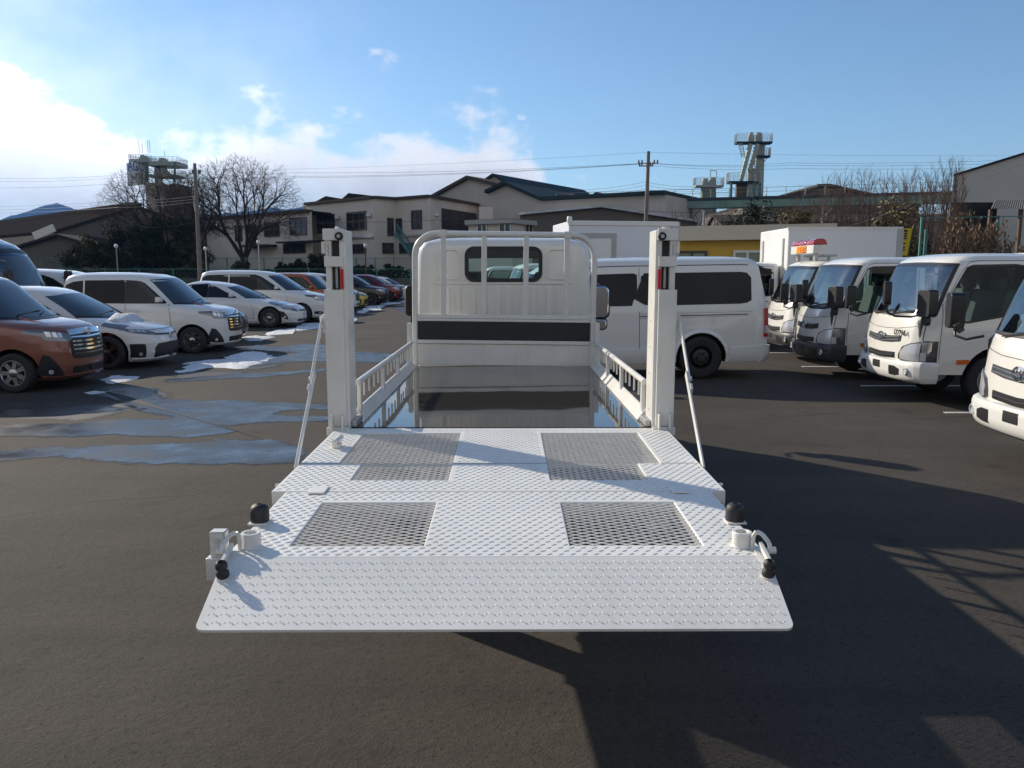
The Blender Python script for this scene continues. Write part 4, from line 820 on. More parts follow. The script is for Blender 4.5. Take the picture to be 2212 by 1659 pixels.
SPEC['van'] = dict(L=4.70, W=.865, wheel=(.315, .20, .20), ax=(-.93, -3.78),
    front=[(.16, -.16), (.2, -.05), (.36, .0), (.62, -.015), (.80, -.05), (.90, -.13), (.96, -.30), (1.03, -.62), (1.08, -.86), (1.12, -.98), (1.36, -1.34), (1.62, -1.74), (1.71, -1.94), (1.77, -2.2), (1.80, -2.5), (1.825, -2.9)],
    rear=[(.2, -4.62), (.4, -4.69), (.95, -4.69), (1.15, -4.66), (1.66, -4.50), (1.74, -4.42), (1.79, -4.28), (1.825, -3.9)],
    width=[(.16, .77), (.25, .83), (.6, .862), (.95, .865), (1.06, .85), (1.14, .825), (1.62, .71), (1.71, .67), (1.77, .60), (1.80, .5), (1.825, .2)], crown=.14,
    ws=[(-.90, 1.15, 1.62), (-.5, 1.135, 1.66), (0, 1.13, 1.675), (.5, 1.135, 1.66), (.90, 1.15, 1.62)],
    sw=[[(('A', .48), 1.15, 1.58), (('A', .52), 1.13, 1.63), (('A', .66), 1.13, 1.65), (('S', -2.38), 1.13, 1.66)], [(('S', -2.42), 1.13, 1.665), (('S', -3.42), 1.14, 1.665)], [(('S', -3.46), 1.145, 1.665), (('B', .28), 1.19, 1.64), (('B', .14), 1.26, 1.56)]],
    hl=[(.52, .76, .80), (.66, .745, .86), (.84, .775, .90), (('S', -.35), .83, .945), (('S', -.68), .92, .965)],
    grille=[(-.55, .42, .72), (-.5, .36, .80), (0, .34, .82), (.5, .36, .80), (.55, .42, .72)], bars=4, chrome_top=True,
    low=[(-.5, .22, .29), (.5, .22, .29)], fog=[(.74, .30, .36), (.80, .29, .40), (.88, .30, .38)], lip=True)
SPEC['suv'] = dict(L=3.99, W=.848, wheel=(.325, .19, .215), ax=(-.78, -3.30),
    front=[(.20, -.14), (.25, -.04), (.42, .0), (.64, -.01), (.80, -.05), (.90, -.12), (.95, -.25), (1.0, -.55), (1.04, -.82), (1.06, -.90), (1.30, -1.24), (1.48, -1.55), (1.55, -1.72), (1.60, -1.95), (1.62, -2.3)],
    rear=[(.25, -3.90), (.45, -3.98), (.95, -3.98), (1.1, -3.94), (1.46, -3.66), (1.54, -3.54), (1.59, -3.3), (1.62, -3.0)],
    width=[(.20, .77), (.3, .82), (.6, .846), (.9, .846), (1.0, .82), (1.07, .79), (1.48, .67), (1.55, .62), (1.6, .5), (1.62, .2)], crown=.10,
    ws=[(-.90, 1.085, 1.47), (0, 1.07, 1.505), (.90, 1.085, 1.47)],
    sw=[[(('A', .38), 1.10, 1.42), (('A', .42), 1.08, 1.47), (('A', .54), 1.08, 1.49), (('S', -2.2), 1.085, 1.505)], [(('S', -2.24), 1.085, 1.505), (('S', -3.0), 1.10, 1.50)], [(('S', -3.05), 1.13, 1.49), (('B', .28), 1.17, 1.45), (('B', .16), 1.24, 1.36)]],
    hl=[(.52, .74, .84), (.66, .72, .875), (.84, .74, .895), (('S', -.30), .79, .90), (('S', -.45), .83, .89)],
    grille=[(-.48, .72, .85), (0, .71, .87), (.48, .72, .85)], bars=2, chrome_top=False, low=[(-.62, .30, .58), (-.5, .28, .64), (.5, .28, .64), (.62, .30, .58)], fog=[(.76, .36, .50), (.86, .38, .50)], lip=False)
PROTO = {}
def make_car(kind, body_m, rim_style, rim_m, roof_m=None):
    sp = SPEC[kind]; Lf = Loft(sp['front'], sp['rear'], sp['width'], nf=4.6, nr=6, crown=sp['crown'])
    root = thing('parked_car', 'x', 'car'); r, wd, rr = sp['wheel']
    body = Lf.body().build('body', body_m, root, smooth=42)
    bake(body, [(arch_cutter(sp['ax'], r + .055, sp['W'], .34, r + .01), black)]); body.data.set_sharp_from_angle(angle=R(42))
    for x in sp['ax']:
        for sg in (-1, 1): wheel(root, x, sg * (sp['W'] - wd / 2 - .02), r, wd, rr, rim_style, rim_m, sg)
    if roof_m:
        zt = sp['ws'][0][2] + .04; zs = [z for z in Lf.zs if z >= zt]; Lr = Loft(sp['front'], sp['rear'], sp['width'], nf=4.6, nr=6, crown=sp['crown'], grow=.005); o = Lr.body(zs + [zs[-1] + .006]); o.build('roof', roof_m, root, smooth=42)
    ws = sp['ws']; ww = Lf.patch(ws, .004, 1, 8, 6, -.004).build('windscreen', carglass, root, smooth=60)
    sb = MB(); Lf.patch([(q, l - .025, l + .006) for q, l, h in ws], .007, 1, 2, 6, -.002, sb); sb.build('wiper_cowl', black, ww, smooth=60)
    wp = MB()
    for f0, f1 in ((-.55, .15), (.05, .70)):
        a = Lf.pt(Lf.phi(f0, ws[0][1]), ws[0][1] + .01); b = Lf.pt(Lf.phi(f1, ws[0][1] + .05), ws[0][1] + .06); n_ = Lf.nrm(0, ws[0][1] + .05) * .02; wp.bar(a + n_, b + n_, .012, .014)
    wp.build('wiper', black, ww)
    bs = MB()
    for k in (-1, 1):
        for q in sp['sw']: Lf.patch(q, .004, k, 5, 5, -.004).build('side_window', darkglass if q is not sp['sw'][0] else sideglass, root, smooth=60)
        pil = MB(); q0, q1 = sp['sw'][0][-1], sp['sw'][1][0]; Lf.patch([(('S', q0[0][1] + .01), q0[1], q0[2]), (('S', q1[0][1] - .01), q1[1], q1[2])], .0025, k, 4, 2, -.004, pil); pil.build('pillar', black, root, smooth=60)
        gap = MB(); xd0 = sp['ax'][0] - r - .10; xd1 = sp['sw'][0][-1][0][1] - .02; zb = sp['sw'][0][-1][1] - .005
        for xa in (xd0, xd1): Lf.patch([(('S', xa), .30, zb), (('S', xa - .008), .30, zb)], .002, k, 8, 1, -.003, gap)
        Lf.patch([(('S', xd0), .295, .302), (('S', xd1), .295, .302)], .002, k, 1, 6, -.003, gap); gap.build('door_gap', black, root)
        dh = MB(); Lf.patch([(('S', xd1 + .28), zb - .16, zb - .13), (('S', xd1 + .10), zb - .155, zb - .125)], .024, k, 2, 3, -.002, dh); dh.build('door_handle', body_m, root, smooth=60)
        q = sp['hl']; sq = [(c[0] * k if not isinstance(c[0], tuple) else c[0], c[1], c[2]) for c in q]
        hl = Lf.patch(sq, .006, k, 5, 5, -.008).build('headlight', mat('headlight_lens', (.20, .21, .23), .08, .4, coat=1), root, smooth=50)
        inn = MB(); a, b = sq[1], sq[2]; f = lambda t: (a[0] + (b[0] - a[0]) * t, a[1] + (b[1] - a[1]) * t, a[2] + (b[2] - a[2]) * t)
        for t in (.05, .38, .71): c0, c1 = f(t), f(t + .24); Lf.patch([(c0[0], c0[1] + (c0[2] - c0[1]) * .4, c0[2] - .012), (c1[0], c1[1] + (c1[2] - c1[1]) * .4, c1[2] - .012)], .010, k, 2, 3, 0, inn)
        inn.build('lamp_element', lampclear, hl, smooth=50)
        fg = MB(); Lf.patch([(c[0] * k, c[1], c[2]) for c in sp['fog']], .006, k, 4, 4, -.004, fg); fo = fg.build('fog_recess', black, root, smooth=50)
        c = sp['fog'][len(sp['fog']) // 2]; zc_ = c[1] + .06; p = Lf.pt(Lf.phi(c[0] * k, zc_), zc_); n_ = Lf.nrm(Lf.phi(c[0] * k, zc_), zc_); fm = MB(); fm.lathe([(.035, 0), (.03, .012), (0, .014)], 14, Matrix.Translation(p + n_ * .006) @ n_.to_track_quat('Z', 'Y').to_matrix().to_4x4()); fm.build('fog_lamp', lampclear, fo, smooth=50)
        zm = sp['sw'][0][1][1] + .04; x_a = Lf.at(zm)[1] - sp['sw'][0][0][0][1] - .10; pm = Lf.pt(Lf.phi(('S', x_a), zm, k), zm); mm = MB()
        mm.prism([(-.045, -.055), (.05, -.045), (.065, .0), (.045, .055), (-.03, .062), (-.05, .02)], .05, .21, 'y', Matrix.Translation(pm + Vector((.02, 0, .045))) @ Matrix.Scale(k, 4, (0, 1, 0))); mm.bar(pm + Vector((.02, -k * .02, -.005)), pm + Vector((.02, k * .09, .01)), .05, .025); mm.build('mirror', body_m, root, smooth=60, bevel=.018, fix=True)
        tl_ = MB(); zt0 = sp['rear'][3][0]; Lf.patch([(('R', k * .80), zt0 - .32, zt0), (('R', k * .97), zt0 - .32, zt0), (('B', .10), zt0 - .30, zt0 - .02)], .006, k, 4, 3, -.004, tl_); tl_.build('tail_lamp', red_lens, root, smooth=50)
        sl2 = MB(); Lf.patch([(('S', sp['ax'][0] - r - .08), .16, .22), (('S', sp['ax'][1] + r + .08), .16, .22)], .012, k, 2, 4, -.004, sl2) if kind != 'hatch' else Lf.patch([(('S', sp['ax'][0] - r - .08), .14, .20), (('S', sp['ax'][1] + r + .08), .14, .20)], .014, k, 2, 4, -.004, sl2); sl2.build('side_sill', body_m, root, smooth=50)
    gr = Lf.patch(sp['grille'], .005, 1, 5, 8, -.006).build('grille', black, root, smooth=50)
    if sp['bars']:
        z0 = max(c[1] for c in sp['grille']) ; z1 = min(c[2] for c in sp['grille'])
        for i in range(sp['bars']):
            z = z0 + (z1 - z0) * (i + .4) / sp['bars']; e = sp['grille'][1][0] if len(sp['grille']) > 3 else sp['grille'][0][0]; bm_ = MB(); Lf.patch([(e * 1.0, z, z + .022), (0, z - .012, z + .014), (-e * 1.0, z, z + .022)], .016, 1, 1, 8, -.002, bm_); bm_.build('grille_bar', chrome if sp['chrome_top'] else darkgrey, gr, smooth=50)
    if sp['chrome_top']:
        zt = sp['grille'][2][2]; ct = MB(); e = sp['grille'][1][0]; Lf.patch([(e * 1.05, zt - .04, zt + .03), (0, zt - .025, zt + .045), (-e * 1.05, zt - .04, zt + .03)], .014, 1, 2, 8, -.002, ct); ct.build('grille_trim', chrome, gr, smooth=50)
    if sp.get('thin'): th = MB(); Lf.patch(sp['thin'], .006, 1, 2, 8, -.004, th); th.build('nose_slot', black, root, smooth=50)
    if sp['low']: lo = MB(); Lf.patch(sp['low'], .006, 1, 3, 8, -.004, lo); lo.build('lower_intake', black, root, smooth=50)
    ze = (sp['grille'][2][2] if sp['chrome_top'] else sp['front'][4][0] - .03) ; pe = Lf.pt(0, ze); ne = Lf.nrm(0, ze); emblem(gr, Matrix.Translation(pe + Vector((.024, 0, 0))), .055)
    lp = MB(); zl = sp['front'][0][0]; Lf.patch([(-.86, zl + .01, zl + .055), (0, zl + .005, zl + .05), (.86, zl + .01, zl + .055)], .022, 1, 2, 10, -.004, lp); lp.build('chin_spoiler', body_m if sp['lip'] else black, root, smooth=50)
    jt = MB(); zh = sp['front'][5][0]; Lf.patch([(-.9, zh, zh + .006), (0, zh, zh + .006), (.9, zh, zh + .006)], .002, 1, 1, 10, -.003, jt); jt.build('bonnet_gap', black, root)
    pl = MB(); pz = (sp['low'] or sp['grille'])[1][1] + .04; pp = Lf.pt(0, pz); pl.box(pp.x + .006, pp.x + .03, -.05, .05, pz - .02, pz + .06); pl.build('plate_bracket', black, root, bevel=.004)
    return root
p_copper = paint('copper', (.25, .088, .056), .35, .36); p_navy = paint('navy', (.012, .018, .032), .3); p_yellow = paint('yellow', (.62, .42, .01)); p_blackc = paint('black', (.012, .011, .010), .2)
p_red = paint('dark_red', (.16, .008, .012), .4); p_orange = paint('orange', (.42, .10, .015), .3); p_roof = paint('roof_dark', (.014, .014, .016)); p_pearl = paint('pearl', (.72, .72, .70)); p_silver = paint('silver', (.40, .41, .42), .5); p_gunm = paint('gunmetal', (.06, .062, .068), .5)
GRP = 'cars parked in the left row'
def put(o, x, D, label, name=None, rz=0, cat='car', group=GRP):
    o.location = (x, D, 0); o.rotation_euler = (0, 0, rz); tag(o, label, cat, group); return o
tall = make_car('tall', p_copper, 7, alloy); put(tall, -6.44, 12.15, 'copper coloured tall wagon with chrome grille, nearest car on the left', rz=R(-1.5))
hat = make_car('hatch', p_pearl, 5, alloy_dark); put(hat, -6.42, 15.0, 'sporty white hatchback with snow on its bonnet, beside the copper wagon')
put(copy_tree(tall, repl={p_copper: p_pearl}), -6.14, 17.85, 'white tall wagon with chrome grille, third car from the left')
put(copy_tree(hat, repl={p_pearl: p_navy}), -6.9, 20.6, 'dark navy hatchback half hidden behind the white tall wagon')
hyb = make_car('hybrid', p_pearl, 5, alloy); put(hyb, -6.72, 26.0, 'white wedge shaped hybrid hatchback with silver wheel covers')
van = make_car('van', p_pearl, 7, alloy); put(van, -6.45, 28.8, 'white family minivan behind the white hybrid hatchback')
put(copy_tree(hat), -6.9, 31.6, 'white small hatchback between the minivan and the orange wagon')
put(copy_tree(tall, repl={p_copper: p_orange}), -7.05, 34.4, 'orange tall wagon with dark glass, left of the lift post'); 
put(copy_tree(tall, repl={p_copper: p_pearl}), -7.1, 37.2, 'white tall wagon with chrome grille, right behind the left lift post')
put(copy_tree(hat, repl={p_pearl: p_yellow}), -7.2, 40.0, 'small yellow car in the far left row')
suv = make_car('suv', p_blackc, 5, alloy_dark); put(suv, -6.6, 42.8, 'black compact crossover beside the small yellow car')
put(copy_tree(suv, repl={p_blackc: p_gunm}), -7.2, 45.6, 'dark grey crossover behind the black crossover')
put(copy_tree(suv, repl={p_blackc: p_red}), -6.6, 48.4, 'dark red crossover in the far left row')
put(copy_tree(hat), -6.75, 51.2, 'white hatchback next to the dark red crossover')
put(copy_tree(hyb), -6.8, 54.0, 'white hybrid hatchback far down the left row')
put(copy_tree(hat), -6.9, 56.8, 'last white hatchback visible beside the headboard frame')
# second row further left
put(copy_tree(van), -8.9, 20.3, 'white minivan roof showing behind the white tall wagon', group='vehicles behind the left row')
put(copy_tree(suv), -11.6, 30.5, 'black car roof showing behind the white minivan', group='vehicles behind the left row')
put(copy_tree(hyb, repl={p_pearl: p_silver}), -11.2, 27.2, 'silver car roof behind the navy hatchback', group='vehicles behind the left row')
put(copy_tree(suv, repl={p_blackc: p_gunm}), -8.6, 60.5, 'dark grey car roof at the far end of the left row', group='vehicles behind the left row')
# lump of snow on the sporty hatchback's bonnet
Lh = Loft(SPEC['hatch']['front'], SPEC['hatch']['rear'], SPEC['hatch']['width'], nf=4.6, nr=6, crown=.16)
s = MB(); rows = []
for i in range(9):
    row = []
    for k in range(20):
        a = 2 * math.pi * k / 20; rr_ = i / 8; u, v = rr_ * math.cos(a), rr_ * math.sin(a); y = -.10 + .48 * v; x = -.80 + .22 * u * (1 + .2 * math.sin(3 * a))
        zs_ = lerp_tab([(-b, a_) for a_, b in SPEC['hatch']['front']], -x) ; h = .085 * (1 - rr_ ** 2) ** .6 * (1 + .6 * noise.noise(Vector((x * 6, y * 6, 2))))
        row.append(Vector((x, y, zs_ + h - .005 - .03 * (y / .7) ** 2)))
    rows.append(row)
s.grid(rows, wrap=True); o = s.build('snow_lump', snow_m, smooth=70, loc=(-6.42, 15.0, 0)); tag(o, 'lump of wet snow on the bonnet of the sporty white hatchback', 'snow'); o['kind'] = 'thing'
# minibus
BUS = Loft([(.28, -.10), (.36, -.02), (.6, .0), (.95, -.02), (1.15, -.06), (1.30, -.12), (1.8, -.34), (2.15, -.55), (2.35, -.78), (2.50, -1.10), (2.585, -1.6), (2.62, -2.3)], [(.28, -6.15), (.4, -6.24), (2.2, -6.2), (2.45, -6.08), (2.56, -5.8), (2.62, -5.2)],
           [(.28, .95), (.5, 1.02), (1.1, 1.035), (1.3, 1.03), (2.15, .93), (2.35, .88), (2.5, .76), (2.58, .58), (2.62, .3)], nf=5, nr=20, crown=.16)
bus = thing('minibus', 'navy blue high roof minibus at the left edge behind the copper wagon', 'bus', (-10.75, 18.4, 0), 0, 'vehicles behind the left row')
p_bus = paint('bus_navy', (.018, .032, .085), .35)
bb = BUS.body().build('body', p_bus, bus, smooth=42); bake(bb, [(arch_cutter([-1.25, -5.0], .44, 1.03, .35, .38), black)]); bb.data.set_sharp_from_angle(angle=R(42))
BUS.patch([(-.92, 1.30, 2.05), (-.5, 1.27, 2.09), (0, 1.26, 2.10), (.5, 1.27, 2.09), (.92, 1.30, 2.05)], .004, 1, 8, 6).build('windscreen', carglass, bus, smooth=60)
tr = MB(); BUS.patch([(-.95, 2.14, 2.22), (0, 2.19, 2.27), (.95, 2.14, 2.22)], .010, 1, 2, 10, -.002, tr); tr.build('roof_shade', black, bus, smooth=60)
for k in (-1, 1):
    for x0, x1 in ((-.75, -1.55), (-1.62, -2.7), (-2.77, -3.9), (-3.97, -5.1), (-5.15, -5.9)): BUS.patch([(('S', x0), 1.32, 2.06), (('S', x1), 1.32, 2.06)], .004, k, 5, 4).build('side_window', sideglass, bus, smooth=60)
    for x in (-1.25, -5.0): wheel(bus, x, k * .90, .375, .21, .215, 'steel', alloy, k)
    BUS.patch([(k * .6, .72, .9), (k * .9, .72, .92), (('S', -.3), .74, .9)], .008, k, 3, 4).build('headlight', lampclear, bus, smooth=50)
    mm = MB(); mm.prism(rounded(-.1, .1, -.17, .17, .05, 4), -.05, .05, 'x', Matrix.Translation((-.05, k * 1.16, 1.6))); mm.tube([(-.05, k * 1.14, 1.75), (-.15, k * 1.05, 1.95), (-.4, k * .95, 2.0)], .015, 6); mm.build('mirror', black, bus, smooth=40)
g_ = MB(); BUS.patch([(-.5, .72, .86), (.5, .72, .86)], .006, 1, 2, 6, -.003, g_); g_.build('grille', black, bus, smooth=50)
bm_ = MB(); BUS.patch([(-.97, .36, .58), (0, .36, .58), (.97, .36, .58)], .03, 1, 3, 10, -.003, bm_); bm_.build('bumper', p_bus, bus, smooth=50)

# ------------------------------------------------------------------ light trucks in the right row
def make_truck(label, bumper_m, x, D, dark=False, bed='flat', word=None, rz=math.pi, group='light trucks parked in the right row', src=None):
    t = thing('light_truck', label, 'truck', (x, D, 0), rz, group)
    if src is None:
        cab = make_cab(t, bumper_m, detail=False, dark_front=dark)
    else:
        cab = copy_tree(src, t); cab.location = (0, 0, 0); cab.rotation_euler = (0, 0, 0)
    c = MB()
    for yy in (-.35, .35): c.box(-4.6, -.5, yy - .04, yy + .04, .50, .66)
    c.box(-1.5, -.25, -.6, .6, .40, .56); c.build('chassis', black, t)
    for xx in (-1.12, -3.55):
        for sg in (-1, 1): wheel(t, xx, sg * .70, .335, .19, .20, 'steel', steel_black if dark else galv, sg)
    if bed == 'flat':
        b = MB(); b.box(-4.65, -1.72, -.84, .84, .80, .86); b.build('load_bed', darkgrey, t)
        for sg in (-1, 1): b = MB(); l, r = sorted((sg * .82, sg * .86)); b.box(-4.65, -1.72, l, r, .78, 1.18); b.build('drop_side', carwhite, t, bevel=.006)
        b = MB(); b.box(-1.78, -1.72, -.84, .84, .80, 1.42); b.build('headboard', carwhite, t, bevel=.006)
        b = MB()
        for yy in (-.78, -.26, .26, .78): b.box(-1.77, -1.73, yy - .02, yy + .02, 1.42, 1.93)
        b.box(-1.77, -1.73, -.80, .80, 1.93, 1.98); b.box(-1.77, -1.73, -.80, .80, 1.68, 1.72); b.build('window_guard', carwhite, t)
    return t, cab
wb = mat('white_bumper', (.72, .72, .70), .35, coat=.4); gb = mat('grey_bumper', (.05, .052, .056), .45)
tA, cabW = make_truck('white truck with white bumper and DYNA lettering, second from the right edge', wb, 5.07, 10.95)
tB, cabG = make_truck('white truck with black bumper and black grille, between two white trucks', gb, 4.93, 13.45, True)
tC, _ = make_truck('white truck cut off by the right edge of the picture', wb, 4.30, 6.72, src=cabW)
tD, _ = make_truck('white truck with red beacon and orange sign on its roof', gb, 5.22, 16.0, True, src=cabG)
M = Matrix.Translation((CAB_L.pt(0, .95).x - .002, .43, .937)) @ Matrix.Rotation(R(4), 4, 'Z') @ Matrix.Rotation(R(90), 4, 'Z') @ Matrix.Rotation(R(86), 4, 'X')
text('DYNA', .10, black, tA, M, 'lettering', .003)
for t, (yy, zz) in ((tA, (-.05, 1.66)), (tB, (-.05, 1.66)), (tD, (-.05, 1.66)), (tC, (-.1, 1.66))):
    k = MB(); p0 = CAB_L.pt(CAB_L.phi(yy, zz), zz) + Vector((-.03, 0, 0)); k.box(p0.x - .002, p0.x, p0.y - .075, p0.y + .075, zz - .085, zz + .075, Matrix.Translation(p0) @ Matrix.Rotation(R(-24), 4, 'Y') @ Matrix.Translation(-p0)); k.build('windscreen_notice', mat('notice_paper', (.72, .78, .74), .7), t)
# roof sign with beacon on truck tD
sb = MB(); sb.box(-.75, -.52, -.62, .62, 2.09, 2.25); sg_ = sb.build('roof_sign_box', white, tD, bevel=.01)
k = MB(); k.box(-1.0, -.76, -.58, .58, 2.03, 2.07); k.box(-.9, -.86, -.5, -.44, 1.96, 2.04); k.box(-.9, -.86, .44, .5, 1.96, 2.04); k.box(-.66, -.6, -.5, -.44, 1.95, 2.09); k.box(-.66, -.6, .44, .5, 1.95, 2.09); k.build('sign_bracket', galv, sg_)
k = MB(); k.box(-.518, -.512, -.26, .26, 2.105, 2.235); k.build('sign_face', mat('sign_face_red', (.30, .02, .005), .4), sg_)
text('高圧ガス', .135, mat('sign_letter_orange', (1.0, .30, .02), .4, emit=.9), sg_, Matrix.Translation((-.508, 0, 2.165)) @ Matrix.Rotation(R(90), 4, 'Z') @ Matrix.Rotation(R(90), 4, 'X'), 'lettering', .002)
for yy in (-.40, 0, .42):
    k = MB(); k.prism([(-.80, 2.253), (-.50, 2.253), (-.53, 2.33), (-.60, 2.365), (-.72, 2.365), (-.77, 2.33)], yy - .19, yy + .19, 'y'); k.build('beacon', red_lens, sg_, bevel=.02, smooth=50)
# refrigerated box truck behind them
tE, _ = make_truck('white refrigerated box truck behind the truck with the roof sign', wb, 4.46, 19.05, bed='box', src=cabW)
k = MB(); k.box(-4.22, -1.70, -1.02, 1.02, .86, 2.72); bx = k.build('cargo_box', mat('box_white', (.74, .75, .77), .35, nz=(2, .03)), tE, bevel=.03)
for yy in (-.75, .72): k = MB(); k.box(-1.70, -1.66, yy - .05, yy + .05, 1.6, 2.5); k.build('front_post', white, bx, bevel=.015)
for sg in (1,):
    k = MB(); k.box(-4.24, -1.68, .995, 1.03, 2.66, 2.735); k.build('roof_trim', white, bx); k = MB(); k.box(-4.26, -4.12, .99, 1.034, .88, 2.70); k.build('corner_post', galv, bx)
# large dry-van box truck straight ahead, beyond the cab
tF, _ = make_truck('tall white box truck parked beyond the white van', wb, -.35, 21.6, bed='box', rz=math.pi + R(9), group='trucks beyond the flatbed', src=cabW)
wallm = mat('box_panel', (.66, .70, .76), .42, nz=(1.5, .03))
k = MB(); k.box(-4.62, -1.68, -1.0, 1.0, .85, 3.04); bx = k.build('cargo_box', wallm, tF, bevel=.01)
gt = mat('box_trim', (.40, .40, .40), .5, nz=(4, .08))
for z0, z1 in ((2.93, 3.055),):
    k = MB(); k.box(-4.64, -1.66, .96, 1.03, z0, z1); k.build('roof_trim', mat('trim_white', (.7, .7, .69), .4), bx, bevel=.02)
k = MB(); k.box(-4.67, -4.42, -1.02, 1.025, .84, 3.045); k.build('rear_frame', gt, bx, bevel=.01)
for (a, b, z0, z1) in ((-1.72, -2.95, 2.62, 2.74), (-2.83, -2.95, .95, 2.62), (-1.72, -1.84, .95, 2.62)): k = MB(); k.box(min(a, b), max(a, b), 1.0, 1.022, z0, z1); k.build('door_frame', gt, bx)
k = MB(); k.box(-2.82, -1.85, 1.0, 1.012, .95, 2.60); k.build('side_door', mat('door_white', (.72, .73, .74), .4), bx, bevel=.006)
k = MB(); k.lathe([(.07, 0), (.07, .12), (.05, .16), (0, .16)], 14, Matrix.Translation((-1.70, .98, 3.0))); k.build('marker_lamp', white, bx, smooth=50)
tG, _ = make_truck('white truck seen through the cab window of the flatbed', wb, -1.45, 31.5, bed='flat', group='trucks beyond the flatbed', src=cabW)
# ------------------------------------------------------------------ white cargo van, side on
HV = Loft([(.26, -.12), (.34, -.02), (.55, .0), (.8, -.03), (1.0, -.10), (1.12, -.20), (1.5, -.55), (1.75, -.82), (1.86, -1.0), (1.93, -1.3), (1.965, -1.8), (1.98, -2.4)], [(.26, -4.60), (.34, -4.69), (.9, -4.695), (1.15, -4.68), (1.80, -4.55), (1.88, -4.50), (1.93, -4.40), (1.965, -4.1), (1.98, -3.5)],
           [(.26, .79), (.36, .835), (.8, .847), (1.1, .845), (1.17, .838), (1.74, .755), (1.84, .735), (1.90, .70), (1.945, .60), (1.98, .25)], nf=6, nr=26, crown=.10)
hv = thing('cargo_van', 'white cargo van with dark tinted side windows and black wheels, parked side on', 'van', (-.52, 13.72, -.045), math.pi); hv.rotation_euler = (0, R(.9), math.pi)
p_van = paint('van_white', (.72, .72, .70))
b_ = HV.body().build('body', p_van, hv, smooth=42); bake(b_, [(arch_cutter([-1.03, -3.60], .405, .847, .34, .34), black)]); b_.data.set_sharp_from_angle(angle=R(42))
for x in (-1.03, -3.60):
    for sg in (-1, 1): wheel(hv, x, sg * .745, .345, .195, .205, 'steel', steel_black, sg)
for k in (1, -1):
    HV.patch([(('S', -2.62), 1.24, 1.66), (('S', -2.68), 1.21, 1.70), (('S', -2.78), 1.195, 1.715), (('S', -4.22), 1.205, 1.715), (('S', -4.33), 1.22, 1.70), (('S', -4.40), 1.26, 1.62)], .004, k, 6, 5).build('side_window', darkglass, hv, smooth=60)
    HV.patch([(('S', -1.42), 1.22, 1.66), (('S', -1.50), 1.19, 1.70), (('S', -2.50), 1.195, 1.715), (('S', -2.56), 1.22, 1.69)], .004, k, 6, 5).build('side_window', darkglass, hv, smooth=60)
    HV.patch([(('A', .30), 1.20, 1.24), (('A', .52), 1.17, 1.55), (('A', .6), 1.17, 1.66), (('S', -1.36), 1.185, 1.70)], .004, k, 5, 4).build('side_window', sideglass, hv, smooth=60)
    g_ = MB()
    for xa in (-1.39, -2.59): HV.patch([(('S', xa), .36, 1.80), (('S', xa - .008), .36, 1.80)], .002, k, 10, 1, -.003, g_)
    HV.patch([(('S', -2.59), 1.015, 1.03), (('S', -4.35), 1.03, 1.045)], .003, k, 1, 8, -.003, g_); HV.patch([(('S', -2.59), .985, .990), (('S', -4.33), 1.01, 1.014)], .002, k, 1, 8, -.003, g_); HV.patch([(('S', -2.59), 1.06, 1.064), (('S', -4.4), 1.075, 1.079)], .002, k, 1, 8, -.003, g_)
    HV.patch([(('A', .8), 1.815, 1.828), (('S', -2.5), 1.825, 1.838), (('B', .18), 1.815, 1.828)], .003, k, 1, 12, -.003, g_); g_.build('door_gap', black, hv)
    sk = MB(); HV.patch([(('S', -1.48), .27, .50), (('S', -3.10), .27, .50)], .014, k, 3, 6, -.004, sk); sk.build('side_skirt', p_van, hv, smooth=50)
    ar = MB(); rows_ = []
    for rad, o_ in ((.47, -.002), (.455, .012), (.41, .016), (.408, -.03)):
        row = []
        for i_ in range(25):
            a = R(8 + 164 * i_ / 24); x_, z_ = -3.60 + rad * math.cos(a), .34 + rad * math.sin(a); ph = HV.phi(('S', x_), z_, k); row.append(HV.pt(ph, z_) + HV.nrm(ph, z_) * o_)
        rows_.append(row)
    ar.grid(rows_); ar.build('wheel_arch_flare', p_van, hv, smooth=50)
    tm = MB(); HV.patch([(('B', .012), .66, 1.13), (('B', .085), .67, 1.12)], .012, k, 6, 3, -.004, tm); tp = tm.build('tail_lamp', red_lens, hv, smooth=50)
    tm = MB(); HV.patch([(('B', .012), .72, .85), (('B', .08), .72, .85)], .016, k, 3, 3, -.004, tm); tm.build('reversing_lens', lampclear, tp, smooth=50)
    mm = MB(); mm.prism(rounded(-.08, .08, -.13, .13, .04, 4), -.05, .05, 'x', Matrix.Translation((-.52, k * .98, 1.36))); mm.tube([(-.52, k * .95, 1.25), (-.55, k * .82, 1.18)], .02, 6); mm.build('mirror', p_van, hv, smooth=40)
rb = MB()
for k in (1, -1): HV.patch([(('B', .62), .27, .50), (('B', .02), .28, .53)], .022, k, 3, 6, -.004, rb)
HV.patch([(('R', -.985), .28, .53), (('R', .985), .28, .53)], .05, 1, 3, 8, -.004, rb); rb.build('rear_bumper', p_van, hv, smooth=50)
sp_ = MB(); sp_.prism([(-4.50, 1.79), (-4.52, 1.84), (-4.80, 1.70), (-4.81, 1.67)], -.62, .62, 'y'); sp_.build('rear_spoiler', black, hv, bevel=.008)
HV.patch([(('R', -.85), 1.18, 1.72), (('R', .85), 1.18, 1.72)], .004, 1, 5, 6).build('rear_window', darkglass, hv, smooth=60)
HV.patch([(-.9, 1.17, 1.72), (0, 1.13, 1.76), (.9, 1.17, 1.72)], .004, 1, 6, 8).build('windscreen', carglass, hv, smooth=60)
